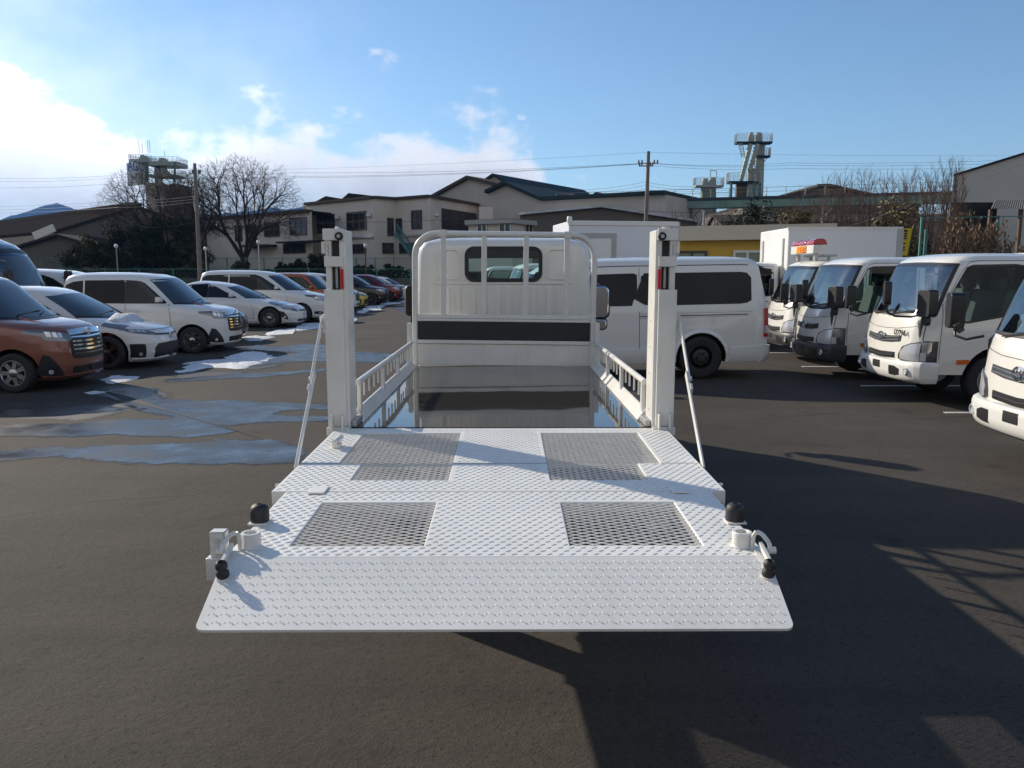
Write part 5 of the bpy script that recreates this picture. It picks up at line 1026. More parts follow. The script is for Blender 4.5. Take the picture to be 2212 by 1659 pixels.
# chrome mirror of the flatbed on the right side
mc = MB(); mc.prism(rounded(-.085, .085, -.17, .17, .06, 5), -.04, .04, 'y', Matrix.Translation((1.075, tl(8.88), 1.40))); o = mc.build('chrome_mirror', chrome, truck, smooth=40, bevel=.015)
mc = MB(); mc.prism(rounded(-.07, .07, -.055, .055, .04, 5), -.04, .04, 'y', Matrix.Translation((1.065, tl(8.88), 1.15))); mc.build('mirror_lens', chrome, o, smooth=40, bevel=.01)
mc = MB(); mc.prism(rounded(-.10, .10, -.19, .19, .07, 5), .0, .03, 'y', Matrix.Translation((1.08, tl(8.92), 1.395))); mc.prism(rounded(-.085, .085, -.07, .07, .05, 5), .0, .03, 'y', Matrix.Translation((1.07, tl(8.92), 1.15))); mc.build('mirror_shell', black, o, smooth=40)

# ------------------------------------------------------------------ far setting: hills, factory, offices
def Dof(px, py, z): d = ray(px, py); t = (z - H) / d.z; return d.y * t
def plan(px, py, z): d = ray(px, py); t = (z - H) / d.z; return (d.x * t, d.y * t)
beige = mat('beige_render', (.62, .565, .50), .85, nz=(.6, .10), bump=(3, .1, .02)); grey_wall = mat('grey_sheet_wall', (.43, .40, .36), .8, nz=(.5, .12)); brown_wall = mat('brown_sheet_wall', (.13, .115, .10), .85, nz=(.6, .15))
roof_d = mat('dark_roof_sheet', (.042, .040, .040), .9, spec=.05, nz=(1, .15)); roof_b = mat('brown_roof_sheet', (.085, .07, .06), .9, spec=.05, nz=(1, .15)); teal = mat('teal_steel', (.05, .16, .15), .5, nz=(2, .12)); teal_d = mat('dark_teal_sheet', (.016, .034, .036), .7, spec=.2, nz=(1, .12)); palegreen = mat('pale_green_steel', (.33, .37, .33), .55, nz=(1.5, .18))
concrete = mat('concrete', (.34, .32, .30), .9, nz=(1.5, .15)); winframe = mat('dark_window_frame', (.05, .045, .04), .5); pane_m = mat('office_glass', (.03, .03, .032), .06, ior=1.6); alum = mat('aluminium', (.5, .51, .52), .35, .8); rust = mat('rusty_steel', (.12, .075, .05), .8, nz=(3, .3))
# mountains
def ridge(name, pts, D, label, seed, col):
    m = MB(); rows = []; xs_ = []
    pts = [P(x, y, D) for x, y in pts]; fine = []
    for a, b in zip(pts, pts[1:]):
        k = max(2, int((b - a).length / 25)); fine += [a.lerp(b, i / k) for i in range(k)]
    fine.append(pts[-1])
    for t, dy in ((0, -.75), (.25, -.6), (.55, -.38), (.8, -.17), (.93, -.06), (1, 0), (.75, .25), (.0, .9)):
        row = []
        for v in fine:
            q = Vector((v.x, v.y + dy * 900, 0)); nn = noise.fractal(Vector((v.x * .006, dy * 4 + seed, .3)), 1, 2, 5) * v.z * .28 * (1 - t) * (1 if t > 0 else 0)
            q.z = v.z * t + nn + noise.noise(Vector((v.x * .03, dy, seed))) * 4 * (t == 1); row.append(q)
        rows.append(row)
    m.grid(rows); o = m.build(name, col, smooth=80); o['kind'] = 'structure'; return o
forest = mat('forest_slope', (.024, .030, .028), 1.0, spec=0, nz=(.02, .4))
zT = lambda L: [(x * .3081, 292.1 + y * .3081) for x, y in L]
ridge('mountain', zT([(-700, 800), (-300, 690), (-100, 625), (0, 595), (80, 565), (130, 556), (200, 538), (270, 505), (330, 490), (400, 477), (440, 488), (520, 515), (560, 522), (620, 514), (680, 528), (740, 545), (900, 600), (1100, 680)]), 3000, '', 1, forest)
ridge('mountain', zT([(900, 640), (1150, 590), (1400, 556), (1650, 545), (1800, 524), (1900, 508), (2000, 520), (2150, 500), (2400, 540), (2900, 600), (3300, 660)]), 3400, '', 5, forest)

def wallseg(parent, a, b, z0, z1, m, name='wall', t=.25):
    a, b = Vector((a[0], a[1], 0)), Vector((b[0], b[1], 0)); k = MB(); n = (b - a).cross(Vector((0, 0, 1))).normalized()
    mid_ = (a + b) / 2
    if n.dot(mid_) > 0: n = -n                      # n points to the viewer's side
    k.add([a + Vector((0, 0, z0)), b + Vector((0, 0, z0)), b + Vector((0, 0, z1)), a + Vector((0, 0, z1)), a - n * t + Vector((0, 0, z0)), b - n * t + Vector((0, 0, z0)), b - n * t + Vector((0, 0, z1)), a - n * t + Vector((0, 0, z1))],
          [(0, 1, 2, 3), (7, 6, 5, 4), (0, 4, 5, 1), (1, 5, 6, 2), (2, 6, 7, 3), (3, 7, 4, 0)]); return k.build(name, m, parent, world=True)
def win(parent, a, b, rect, cols=2, rows=1, fm=None, pm=None, name='window', fr=.09):
    x0, y0, x1, y1 = rect; A = Vector((a[0], a[1], 0)); u = (Vector((b[0], b[1], 0)) - A).normalized(); n = u.cross(Vector((0, 0, 1)))
    if n.dot(A) > 0: n = -n
    s0, za = onwall(x0, (y0 + y1) / 2, a, b); s1, zb_ = onwall(x1, (y0 + y1) / 2, a, b); _, zt = onwall((x0 + x1) / 2, y0, a, b); _, zl = onwall((x0 + x1) / 2, y1, a, b)
    s0, s1 = sorted((s0, s1)); q = lambda s_, d, z: A + u * s_ + n * d + Vector((0, 0, z)); k = MB()
    def bx(s_, s2, z, z2, d0, d1): k.add([q(s_, d0, z), q(s2, d0, z), q(s2, d0, z2), q(s_, d0, z2), q(s_, d1, z), q(s2, d1, z), q(s2, d1, z2), q(s_, d1, z2)], [(0, 1, 2, 3), (7, 6, 5, 4), (0, 4, 5, 1), (1, 5, 6, 2), (2, 6, 7, 3), (3, 7, 4, 0)])
    bx(s0 - fr, s0, zl - fr, zt + fr, 0, .10); bx(s1, s1 + fr, zl - fr, zt + fr, 0, .10); bx(s0, s1, zt, zt + fr, 0, .10); bx(s0, s1, zl - fr, zl, 0, .12)
    for i in range(1, cols): c = s0 + (s1 - s0) * i / cols; bx(c - fr / 2, c + fr / 2, zl, zt, 0, .08)
    for i in range(1, rows): c = zl + (zt - zl) * i / rows; bx(s0, s1, c - fr / 2, c + fr / 2, 0, .075)
    f = k.build(name, fm or winframe, parent, world=True)
    for i in range(cols):
        k = MB(); c0, c1 = s0 + (s1 - s0) * i / cols, s0 + (s1 - s0) * (i + 1) / cols; bx(c0 + .02, c1 - .02, zl, zt, .02, .045); k.build('pane', pm or pane_m, f)
    return f
def slab(parent, poly, z0, z1, m, name='roof'):
    k = MB(); k.prism(poly, z0, z1); return k.build(name, m, parent, world=True, fix=True)
def pxz(L): return [(506.3 + x * .3257, 350.5 + y * .3257) for x, y in L]
# --- two storey office
zE = 9.6; c2, c1, Lm, inn, rend = plan(928, 424.8, zE), plan(806, 427, zE), plan(661, 441.7, zE), plan(854.8, 430.3, zE), plan(1049, 446.6, zE)
zW = 8.3; w1, w0 = plan(669, 456.4, zW), plan(445, 474, zW)
off = thing('office_building', 'beige two storey office block with dark windows behind the fence', 'building', ((c1[0] + c2[0]) / 2, c1[1] + 6, 0))
for a, b, z1 in ((Lm, c1, zE), (c1, inn, zE), (inn, c2, zE), (c2, rend, zE)): wallseg(off, a, b, 0, z1, beige)
wallseg(off, w0, w1, 0, zW, beige)
vd = Vector((rend[0] - c2[0], rend[1] - c2[1])).normalized(); bk_ = lambda p, d: (p[0] + vd.x * d, p[1] + vd.y * d)
rr0 = slab(off, [Lm, c1, inn, c2, rend, bk_(rend, 1), bk_(Lm, 14)], zE, zE + .12, roof_d)
k = MB()
for a, b in ((Lm, c1), (c1, inn), (inn, c2), (c2, rend)): k.bar((a[0], a[1], zE + .05), (b[0], b[1], zE + .05), .7, .28)
k.build('eave', roof_b, off, world=True)
k = MB(); k.bar((w0[0], w0[1], zW + .05), (w1[0], w1[1], zW + .05), .9, .3); k.build('eave', roof_b, off, world=True); slab(off, [w0, w1, bk_(w1, 12), bk_(w0, 12)], zW, zW + .1, roof_d)
# low pitched roof gables showing above
for zl in ([(535, 262), (605, 224), (700, 240), (760, 252)], [(715, 240), (757, 204), (840, 213), (1075, 243), (1060, 258)]):
    pp = pxz(zl); D_ = c1[1] + 7; k = MB(); vs = [P(x, y, D_) for x, y in pp]; k.add([(v.x, v.y, v.z) for v in vs] + [(v.x + 2, v.y + 14, v.z - .4) for v in vs], [tuple(range(len(vs))), tuple(range(2 * len(vs) - 1, len(vs) - 1, -1))] + [(i, len(vs) + i, len(vs) + (i + 1) % len(vs), (i + 1) % len(vs)) for i in range(len(vs))]); k.build('roof', roof_d, off, world=True, fix=True)
def zr(x0, y0, x1, y1): (a, b), (c, d) = pxz([(x0, y0), (x1, y1)]); return (a, b, c, d)
for r_, c_ in (((203, 402, 298, 488), 3), ((373, 372, 478, 478), 3)): win(off, w0, w1, zr(*r_), c_, 2)
for r_, c_ in (((97, 415, 148, 540), 2), ((10, 420, 50, 520), 2)): win(off, w0, w1, zr(*r_), c_, 2)
for r_, c_ in (((553, 353, 665, 465), 3), ((750, 333, 874, 446), 3)): win(off, Lm, c1, zr(*r_), c_, 2)
win(off, Lm, c1, zr(775, 548, 872, 600), 3, 1); win(off, w0, w1, zr(330, 545, 470, 600), 3, 1)
win(off, c1, inn, zr(1018, 375, 1050, 484), 1, 2, name='door'); win(off, inn, c2, zr(1078, 378, 1110, 480), 1, 2, name='door'); win(off, inn, c2, zr(1180, 324, 1241, 438), 2, 2); win(off, c2, rend, zr(1376, 328, 1600, 448), 4, 2)
win(off, c1, inn, zr(985, 540, 1050, 600), 2, 1); win(off, inn, c2, zr(1100, 540, 1210, 600), 3, 1)
# first floor ledge, entrance canopy, wall lamps, outside stair
k = MB()
for a, b, y0, y1 in ((Lm, c1, 505, 497), (inn, c2, 497, 490)):
    za = onwall(*pxz([(800, 500)])[0], a, b)[1]; k.bar((a[0], a[1], za), (b[0], b[1], za), .5, .18)
k.build('ledge', alum, off, world=True)
s0, za = onwall(*pxz([(320, 535)])[0], w0, w1); s1, _ = onwall(*pxz([(610, 520)])[0], w0, w1); A = Vector((*w0, 0)); u = (Vector((*w1, 0)) - A).normalized()
k = MB(); k.bar(A + u * s0 + Vector((0, -.6, za)), A + u * s1 + Vector((0, -.6, za)), 1.4, .18); k.build('canopy', roof_d, off, world=True)
s0, za = onwall(*pxz([(100, 560)])[0], w0, w1); s1, _ = onwall(*pxz([(265, 550)])[0], w0, w1); k = MB(); k.bar(A + u * s0 + Vector((0, -.8, za)), A + u * s1 + Vector((0, -.8, za)), 1.8, .25); k.build('canopy', roof_d, off, world=True)
for x, y, a, b in ((685, 368, Lm, c1), (893, 352, Lm, c1), (1345, 348, c2, rend), (348, 400, w0, w1)):
    s_, z_ = onwall(*pxz([(x, y)])[0], a, b); A2 = Vector((*a, 0)); u2 = (Vector((*b, 0)) - A2).normalized(); q = A2 + u2 * s_ + Vector((0, -.25, z_)); k = MB(); k.box(q.x - .25, q.x + .25, q.y - .25, q.y + .25, q.z - .2, q.z + .2); k.build('wall_vent', alum, off, world=True, bevel=.06)
fl_ = MB(); p0 = P(*pxz([(465, 255)])[0], Lm[1] + 1); fl_.lathe([(.18, 0), (.18, 1.0), (.32, 1.02), (.32, 1.25), (0, 1.3)], 10, Matrix.Translation((p0.x, p0.y, zW))); fl_.build('flue', alum, off, world=True, smooth=50)
st_t = P(*pxz([(1080, 470)])[0], c1[1] - .6); st_b = P(*pxz([(1200, 640)])[0], c1[1] - 1.2); k = MB()
for o_ in (0, 1.1): k.bar(st_t + Vector((0, -o_, -.1)), st_b + Vector((0, -o_, -.1)), .12, .3); k.bar(st_t + Vector((0, -o_, .95)), st_b + Vector((0, -o_, .95)), .06, .06)
for i in range(12): q = st_t.lerp(st_b, i / 11); k.bar(q + Vector((0, 0, -.1)), q + Vector((0, -1.1, -.1)), .3, .06); k.bar(q, q + Vector((0, 0, .95)), .05, .05); k.bar(q + Vector((0, -1.1, 0)), q + Vector((0, -1.1, .95)), .05, .05)
k.build('outside_stair', teal, off, world=True)
# --- annex hut right of it
an = thing('annex_hut', 'small flat roofed beige hut in front of the big factory', 'building', (*plan(1080, 500, 4)[:1], 66, 0)); hA, hB, hC = P(1012, 480, 66), P(1106, 476, 64), P(1150, 480, 67)
zt_ = hA.z; wallseg(an, (hA.x, hA.y), (hB.x, hB.y), 0, 5.6, beige); wallseg(an, (hB.x, hB.y), (hC.x, hC.y), 0, 5.6, beige)
slab(an, [(hA.x - .3, hA.y - .3), (hB.x, hB.y - .5), (hC.x + .4, hC.y - .2), (hC.x, hC.y + 4), (hA.x, hA.y + 4)], 5.6, 5.95, mat('roof_edge_pale', (.36, .36, .35), .6))
for r_ in ((1618, 412, 1672, 468), (1764, 400, 1830, 458)): win(an, (hA.x, hA.y), (hB.x, hB.y), zr(*r_), 2, 1, alum)
win(an, (hB.x, hB.y), (hC.x, hC.y), zr(1928, 404, 1972, 470), 2, 1, alum)
# --- big factory, ridge running back to the right
U2, V2 = Vector((.554, .833, 0)), Vector((.833, -.554, 0))
fac = thing('factory_hall', 'large grey brown factory hall with a stepped gable roof', 'building', (0, 108, 0))
def hall(parent, base, prof, length, wm, rm, ov=.5, u=U2, v=V2, th=.35):
    """gabled hall: prof = (across, height) roof outline left to right"""
    B = Vector((base[0], base[1], 0)); k = MB(); poly = prof + [(prof[-1][0], 0), (prof[0][0], 0)]; n = len(poly)
    k.add([B + v * s_ + Vector((0, 0, z)) for s_, z in poly] + [B + u * length + v * s_ + Vector((0, 0, z)) for s_, z in poly], [tuple(range(n)), tuple(range(2 * n - 1, n - 1, -1))] + [(i, n + i, n + (i + 1) % n, (i + 1) % n) for i in range(n)]); k.build('wall', wm, parent, world=True, fix=True)
    for (s0, z0), (s1, z1) in zip(prof, prof[1:]):
        k = MB(); c = [B + v * s0 + Vector((0, 0, z0 + .03)) - u * ov, B + v * s1 + Vector((0, 0, z1 + .03)) - u * ov]; c += [c[1] + u * (length + 2 * ov), c[0] + u * (length + 2 * ov)]
        k.add(c + [q + Vector((0, 0, th)) for q in c], [(0, 3, 2, 1), (4, 5, 6, 7), (0, 1, 5, 4), (1, 2, 6, 5), (2, 3, 7, 6), (3, 0, 4, 7)]); k.build('roof', rm, parent, world=True, fix=True)
ap = P(1012.8, 387, 96); hall(fac, (ap.x, ap.y), [(-5.3, ap.z - 1.9), (0, ap.z), (13.4, ap.z - 3.6)], 34, grey_wall, roof_b)
rp = P(1066, 381.5, 104); hall(fac, (rp.x, rp.y), [(-3.5, rp.z - 1.7), (0, rp.z), (.4, rp.z - .1), (3.4, rp.z - 2.0)], 23, mat('gable_beige', (.34, .29, .23), .8), teal_d, .3)
hall(fac, (rp.x + 2.5, rp.y - 4), [(-1, rp.z - 3.2), (16, rp.z - 6.4)], 26, grey_wall, roof_b)
lf = P(1170, 434, 86); hall(fac, (lf.x, lf.y), [(-7, lf.z + 1.1), (-4.5, lf.z + 1.9), (0, lf.z), (14, lf.z - .1)], 10, grey_wall, teal_d, .6)
k = MB(); q = P(1035, 447, 84); k.box(q.x, q.x + 1.4, q.y, q.y + .3, q.z - 1.7, q.z); k.build('wall_vent', beige, fac, world=True)
f2 = thing('factory_hall', 'dark teal roofed hall behind the utility pole', 'building', (16, 135, 0)); rp2 = P(1289, 420, 130); hall(f2, (rp2.x, rp2.y), [(-4, rp2.z - 2.2), (0, rp2.z), (5, rp2.z - 2.4)], 26, mat('gable_beige', (.34, .29, .23), .8), teal_d, .3)
sh = thing('factory_shed', 'grey shed with a snow dusted roof below the green conveyor bridge', 'building', (10, 74, 0)); rs = P(1300, 449, 78)
hall(sh, (rs.x, rs.y), [(-8, rs.z - .6), (0, rs.z), (9, rs.z - 1.5)], 8, brown_wall, mat('snowy_roof', (.55, .57, .6), .5, nz=(.8, .5)), .5, Vector((.2, .98, 0)), Vector((.98, -.2, 0)), .2)
# --- left hall, house and its lean-to
lh = thing('long_factory_hall', 'long dark roofed factory hall below the blue mountain', 'building', (-58, 112, 0)); ra, rb_ = plan(-60, 495, 9.2), plan(296, 450.5, 9.2); dv = Vector((rb_[0] - ra[0], rb_[1] - ra[1], 0)); du = dv.normalized(); dn = Vector((du.y, -du.x, 0))
hall(lh, ra, [(-10, 6.2), (0, 9.2), (9, 6.0)], dv.length, brown_wall, mat('hall_roof', (.036, .032, .030), .98, spec=.0, nz=(.6, .15)), .2, du, dn)
k = MB(); k.bar((ra[0], ra[1], 9.65), (rb_[0], rb_[1], 9.65), 1.2, .5); k.build('ridge_cap', roof_d, lh, world=True)
k = MB(); A = Vector((*ra, 0)) + dn * 9.4; k.bar(A + Vector((0, 0, 5.9)), A + dv * .6 + Vector((0, 0, 5.9)), .5, .35); k.build('lit_eave', snow_m, lh, world=True)  # white bar painted in for the sunlit line of the eave
hs = thing('small_house', 'small dark gabled house behind the navy minibus', 'building', (-45, 84, 0)); rh = P(128, 511, 84); hall(hs, (rh.x, rh.y), [(-4.5, rh.z - 1.3), (0, rh.z), (4.8, rh.z - 1.4)], 8, brown_wall, roof_d, .6, Vector((0, 1, 0)), Vector((1, 0, 0)), .25)
k = MB(); q = P(95, 503, 86); k.box(q.x - 1.2, q.x + 1.2, q.y, q.y + .2, q.z - .3, q.z + .5, Matrix.Translation(q) @ Matrix.Rotation(R(-22), 4, 'Y') @ Matrix.Translation(-q)); k.build('roof_panel', white, hs, world=True)
# --- right hand halls
rh2 = thing('factory_hall', 'tall grey sheet clad hall at the right edge', 'building', (44, 70, 0)); q = P(2060, 381, 66)
hall(rh2, (q.x, q.y), [(0, q.z), (18, q.z + 5.6), (36, q.z)], 40, mat('grey_clad', (.50, .485, .455), .7, nz=(.4, .06)), roof_d, .3, Vector((.52, .854, 0)), Vector((.99, -.12, 0)), .12)
rg_ = thing('brown_hall', 'low brown gabled hall behind the bare trees on the right', 'building', (45, 108, 0)); q = P(1789, 404, 106); hall(rg_, (q.x, q.y), [(-11, q.z - 2.6), (-1.6, q.z - .4), (-1.5, q.z - .05), (0, q.z), (12, q.z - 2.6)], 20, brown_wall, roof_b, .5, Vector((0, 1, 0)), Vector((1, 0, 0)))
bw = thing('brown_wall_shed', 'long dark brown sheet wall under the conveyor bridge', 'building', (36, 96, 0)); a, b = P(1560, 450, 97), P(2080, 447, 92); hall(bw, (a.x, a.y), [(0, 7.6), (6, 8.8), (12, 7.6)], (b - a).length, brown_wall, roof_b, .3, (b - a).normalized(), Vector((.1, .99, 0)), .2)
ls = thing('open_shed', 'open shed with corrugated roof edge by the green fence', 'building', (33, 58, 0)); a, b = P(2140, 452, 56), P(2290, 450, 54); k = MB(); nn = 60
for i in range(nn): q0, q1 = a.lerp(b, i / nn), a.lerp(b, (i + 1) / nn); dz = .08 * (i % 2); k.add([q0 + Vector((0, 0, dz)), q1 + Vector((0, 0, .08 - dz)), q1 + Vector((3.2, 5, 1.1 - dz)), q0 + Vector((3.2, 5, 1.02 + dz))], [(0, 1, 2, 3)])
k.build('roof', mat('pale_corrugated', (.20, .195, .185), .8, spec=.1), ls, world=True)
for t_ in (.05, .5, .95):
    q = a.lerp(b, t_); k = MB(); k.box(q.x - .1, q.x + .1, q.y + .3, q.y + .5, 0, q.z); k.build('post', rust, ls, world=True)
k = MB(); k.box(a.x, b.x, a.y + 5, a.y + 5.2, 0, a.z + .9); k.build('wall', roof_d, ls, world=True)
# --- yellow prefab office behind the van
ye = thing('yellow_building', 'low yellow building with cream roof fascia behind the white van', 'building', (9, 31, 0)); ymat = mat('yellow_wall', (.58, .37, .045), .6, nz=(.8, .06)); a, b = P(1458, 520, 30), P(1800, 514, 29.2)
a2, b2 = (a.x, a.y), (b.x, b.y); wallseg(ye, a2, b2, 0, a.z, ymat); wallseg(ye, a2, (a.x + .3, a.y + 6), 0, a.z, ymat)
k = MB(); k.bar((a.x, a.y - .1, a.z + .24), (b.x, b.y - .1, b.z + .24), .6, .52); k.build('roof_fascia', mat('cream_fascia', (.62, .55, .43), .7, nz=(.7, .06)), ye, world=True)
slab(ye, [a2, b2, (b.x + .3, b.y + 6), (a.x + .3, a.y + 6)], a.z + .3, a.z + .45, roof_b)
for r_ in ((1466, 547, 1522, 572), (1588, 546, 1640, 572)): win(ye, a2, b2, r_, 2, 1, winframe if r_[0] < 1500 else alum, mat('blind_glass', (.22, .24, .16), .1))
# --- conveyor bridge
cbA, cbB = P(1200, 450, 88), P(2230, 426, 74); cb = thing('conveyor_bridge', 'long green steel conveyor bridge with dark roof crossing above the trucks', 'bridge', (cbA.x, cbA.y, 0))
k = MB(); k.bar(cbA, cbB, 1.6, .75); k.build('girder', mat('green_girder', (.17, .29, .25), .6, nz=(1, .15)), cb, world=True); k = MB(); k.bar(cbA + Vector((0, 0, .52)), cbB + Vector((0, 0, .52)), 1.9, .24); k.build('roof', mat('bridge_roof', (.02, .035, .06), .5), cb, world=True)
for px in (1220, 1293, 1350, 1530, 1653, 1822, 1990, 2150):
    t_ = (px - 1200) / 1030; q = cbA.lerp(cbB, t_); k = MB(); k.box(q.x - .12, q.x + .12, q.y - .1, q.y + .1, 0, q.z - .37); k.bar((q.x, q.y, q.z - 1.6), (q.x + 1.0, q.y, q.z - .4), .1, .1); k.build('support_post', galv if px > 1600 else teal, cb, world=True)
for i in range(26):
    q = cbA.lerp(cbB, i / 25); k = MB(); k.bar(q + Vector((0, -.8, .6)), q + Vector((0, -.8, 1.5)), .06, .06); k.build('rail_post', palegreen, cb, world=True)
k = MB(); k.tube([cbA + Vector((0, -.8, 1.5)), cbB + Vector((0, -.8, 1.5))], .02, 5); k.tube([cbA + Vector((0, -.8, 1.1)), cbB + Vector((0, -.8, 1.1))], .018, 5); k.build('hand_rail', palegreen, cb, world=True)

# ------------------------------------------------------------------ silo towers
def railing(parent, x0, x1, y0, y1, z, h, m, n=7, t=.05):
    k = MB(); cs = [(x0, y0), (x1, y0), (x1, y1), (x0, y1)]
    for (ax, ay), (bx, by) in zip(cs, cs[1:] + cs[:1]):
        for f in (.33, .66, 1): k.bar((ax, ay, z + h * f), (bx, by, z + h * f), t, t)
        for i in range(n): q = i / n; k.bar((ax + (bx - ax) * q, ay + (by - ay) * q, z), (ax + (bx - ax) * q, ay + (by - ay) * q, z + h), t, t)
    return k.build('railing', m, parent, world=True)
def at2(ox, oy, sc, D): return lambda x, y, dd=0: P(ox + x * sc, oy + y * sc, D + dd)
T = at2(1557.8, 262.9, .1115, 165)
tw = thing('silo_tower', 'tall pale green silo tower with decks and inclined chutes', 'tower', (T(560, 1480).x, 165, 0))
def deck(parent, x0, x1, y0, y1, rail, zf=T, dep=(0, 5), m=teal_d, rm=palegreen):
    a, b = zf(x0, y0), zf(x1, y1); k = MB(); k.box(a.x, b.x, a.y + dep[0], a.y + dep[1], min(a.z, b.z), max(a.z, b.z)); o = k.build('deck', m, parent, world=True)
    if rail: railing(parent, a.x, b.x, a.y + dep[0], a.y + dep[1], max(a.z, b.z), zf(x0, rail).z - max(a.z, b.z), rm)
    return o
deck(tw, 300, 985, 385, 425, 230, dep=(-.3, 1.7)); deck(tw, 700, 955, 650, 690, 500, dep=(0, 1.6)); deck(tw, 145, 720, 1150, 1195, 985, dep=(-.3, 1.8))
def col(parent, x0, x1, y0, y1, dep, m, name, zf=T, taper=0):
    a, b = zf(x0, y0), zf(x1, y1); k = MB(); k.prism([(a.x, b.z), (b.x, b.z), (b.x - taper, a.z), (a.x + taper, a.z)], a.y + dep[0], a.y + dep[1], 'y'); return k.build(name, m, parent, world=True)
col(tw, 700, 825, 400, 1700, (.6, 1.5), palegreen, 'column', taper=.15); col(tw, 535, 640, 900, 1700, (.2, 1.2), palegreen, 'column')
for (x0, y0, x1, y1) in ((700, 440, 540, 960), (560, 440, 375, 1140)):
    a, b = T(x0, y0), T(x1, y1); k = MB(); k.bar(a + Vector((0, -.3, 0)), b + Vector((0, -.3, 0)), .72, .8, (0, 1, 0)); o = k.build('chute', mat('chute_green', (.33, .40, .33), .6, nz=(1, .2)), tw, world=True)
    k = MB()
    for i in range(1, 8): q = a.lerp(b, i / 8); k.bar(q - (b - a).normalized() * .08, q + (b - a).normalized() * .08, .84, 1.5, (0, 1, 0))
    k.build('chute_rib', palegreen, o)
col(tw, 535, 660, 240, 400, (.4, 1.4), palegreen, 'hopper_head', taper=.2); col(tw, 590, 645, 185, 245, (1, 2), palegreen, 'hopper_cap'); col(tw, 695, 815, 220, 385, (.4, 1.4), palegreen, 'hopper_head', taper=.2); col(tw, 720, 805, 188, 222, (1, 2), palegreen, 'hopper_cap')
for (x0, y0, x1, y1, w_) in ((335, 430, 400, 700, 80), (650, 745, 660, 1160, 45)):
    a, b = T(x0, y0, -1), T(x1, y1, -1); a2_, b2_ = T(x0 + w_, y0, -1), T(x1 + w_ * .8, y1, -1); k = MB(); k.bar(a, b, .12, .12); k.bar(a2_, b2_, .12, .12); nstep = int(abs(y1 - y0) / 28)
    for i in range(nstep): f = i / nstep; k.bar(a.lerp(b, f), a2_.lerp(b2_, f), .12, .1)
    k.build('ladder', palegreen, tw, world=True)
for x in (150, 590, 700): col(tw, x - 8, x + 12, 1195, 1750, (-1.5, -1.1), teal, 'leg')
col(tw, 330, 520, 1200, 1750, (1, 2), rust, 'lower_housing')
for (x0, y0, x1, y1) in ((880, 440, 815, 500), (880, 715, 820, 790), (150, 1200, 260, 1330)): k = MB(); k.bar(T(x0, y0), T(x1, y1), .12, .12); k.build('brace', teal, tw, world=True)
T5 = at2(1168.3, 272.6, .2465, 150)
t2 = thing('silo_tower', 'shorter pale green silo tower left of the tall one', 'tower', (T5(1470, 640).x, 150, 0))
deck(t2, 1355, 1600, 516, 534, 450, T5, (-.3, 1.8), palegreen); col(t2, 1405, 1540, 534, 800, (0, 1.6), mat('weathered_green', (.17, .20, .17), .8, nz=(1, .3)), 'column', T5, .3)
for x0, x1, y0 in ((1418, 1476, 455), (1482, 1542, 445)): col(t2, x0, x1, y0, 518, (.3, 1.4), palegreen, 'hopper_head', T5, .2)
k = MB(); a, b = T5(1485, 445), T5(1485, 390); c_, d_ = T5(1540, 390), T5(1540, 445)
for p_, q_ in ((a, b), (b, c_), (c_, d_)): k.bar(p_, q_, .12, .12)
k.build('hoist_frame', palegreen, t2, world=True)
# left tower with the AGC board
T3 = at2(262.9, 301.8, .0704, 150)        # photo detail coordinates
t3 = thing('sign_tower', 'grey tower topped by decks and a white AGC board behind the bare tree', 'tower', (T3(800, 1600).x, 150, 0))
col(t3, 560, 1240, 1280, 4200, (2, 8), mat('tower_beige', (.40, .37, .32), .85, nz=(.5, .15)), 'tower_wall', T3); col(t3, 1240, 1720, 1300, 4200, (3, 9), brown_wall, 'tower_wall', T3)
deck(t3, 750, 1700, 660, 790, 520, T3, (0, 5), palegreen); deck(t3, 210, 760, 590, 690, 450, T3, (0, 5), palegreen)
deck(t3, 700, 1640, 1050, 1120, 880, T3, (0.5, 5), palegreen)
col(t3, 430, 660, 440, 600, (1, 3), palegreen, 'hopper_head', T3, .4); col(t3, 1010, 1260, 525, 730, (1, 3), palegreen, 'hopper_head', T3, .4)
for (x0, y0, x1, y1) in ((1130, 760, 1140, 1400), (1150, 760, 1400, 1100)): k = MB(); k.bar(T3(x0, y0, 1.5), T3(x1, y1, 1.5), 1.1, 1.0, (0, 1, 0)); k.build('chute', palegreen, t3, world=True)
for x in (740, 800, 1630): k = MB(); k.bar(T3(x, 680), T3(x, 1300), .25, .25, (0, 1, 0)); k.build('leg', teal, t3, world=True)
for x, yt in ((520, 20), (620, 80), (790, 20), (850, 20), (1310, 340)): k = MB(); a = T3(x + 25, 420 if x < 1000 else 620, 2); b = T3(x, yt, 2); k.tube([a, b], .05, 6); k.build('antenna', alum, t3, world=True)
bd_ = thing('sign_board', 'white AGC sign board on the left tower', 'sign', (T3(430, 1400).x, 150, T3(430, 1400).z)); a, b = T3(150, 720, -2), T3(700, 1400, 1.5); a_t, b_t = T3(150, 720, -2), T3(690, 610, 1.5); a_b, b_b = T3(190, 1420, -2), T3(710, 1350, 1.5); k = MB()
k.add([a_b, b_b, b_t, a_t] + [q + Vector((.3, .5, 0)) for q in (a_b, b_b, b_t, a_t)], [(0, 1, 2, 3), (7, 6, 5, 4), (0, 4, 5, 1), (1, 5, 6, 2), (2, 6, 7, 3), (3, 7, 4, 0)]); k.build('board', mat('sign_white', (.84, .86, .88), .5), bd_, world=True)
ang = math.atan2(b_t.y - a_t.y, b_t.x - a_t.x); ct = (a_t + b_t + T3(200, 1010, -2) + T3(690, 960, 1.5)) / 4
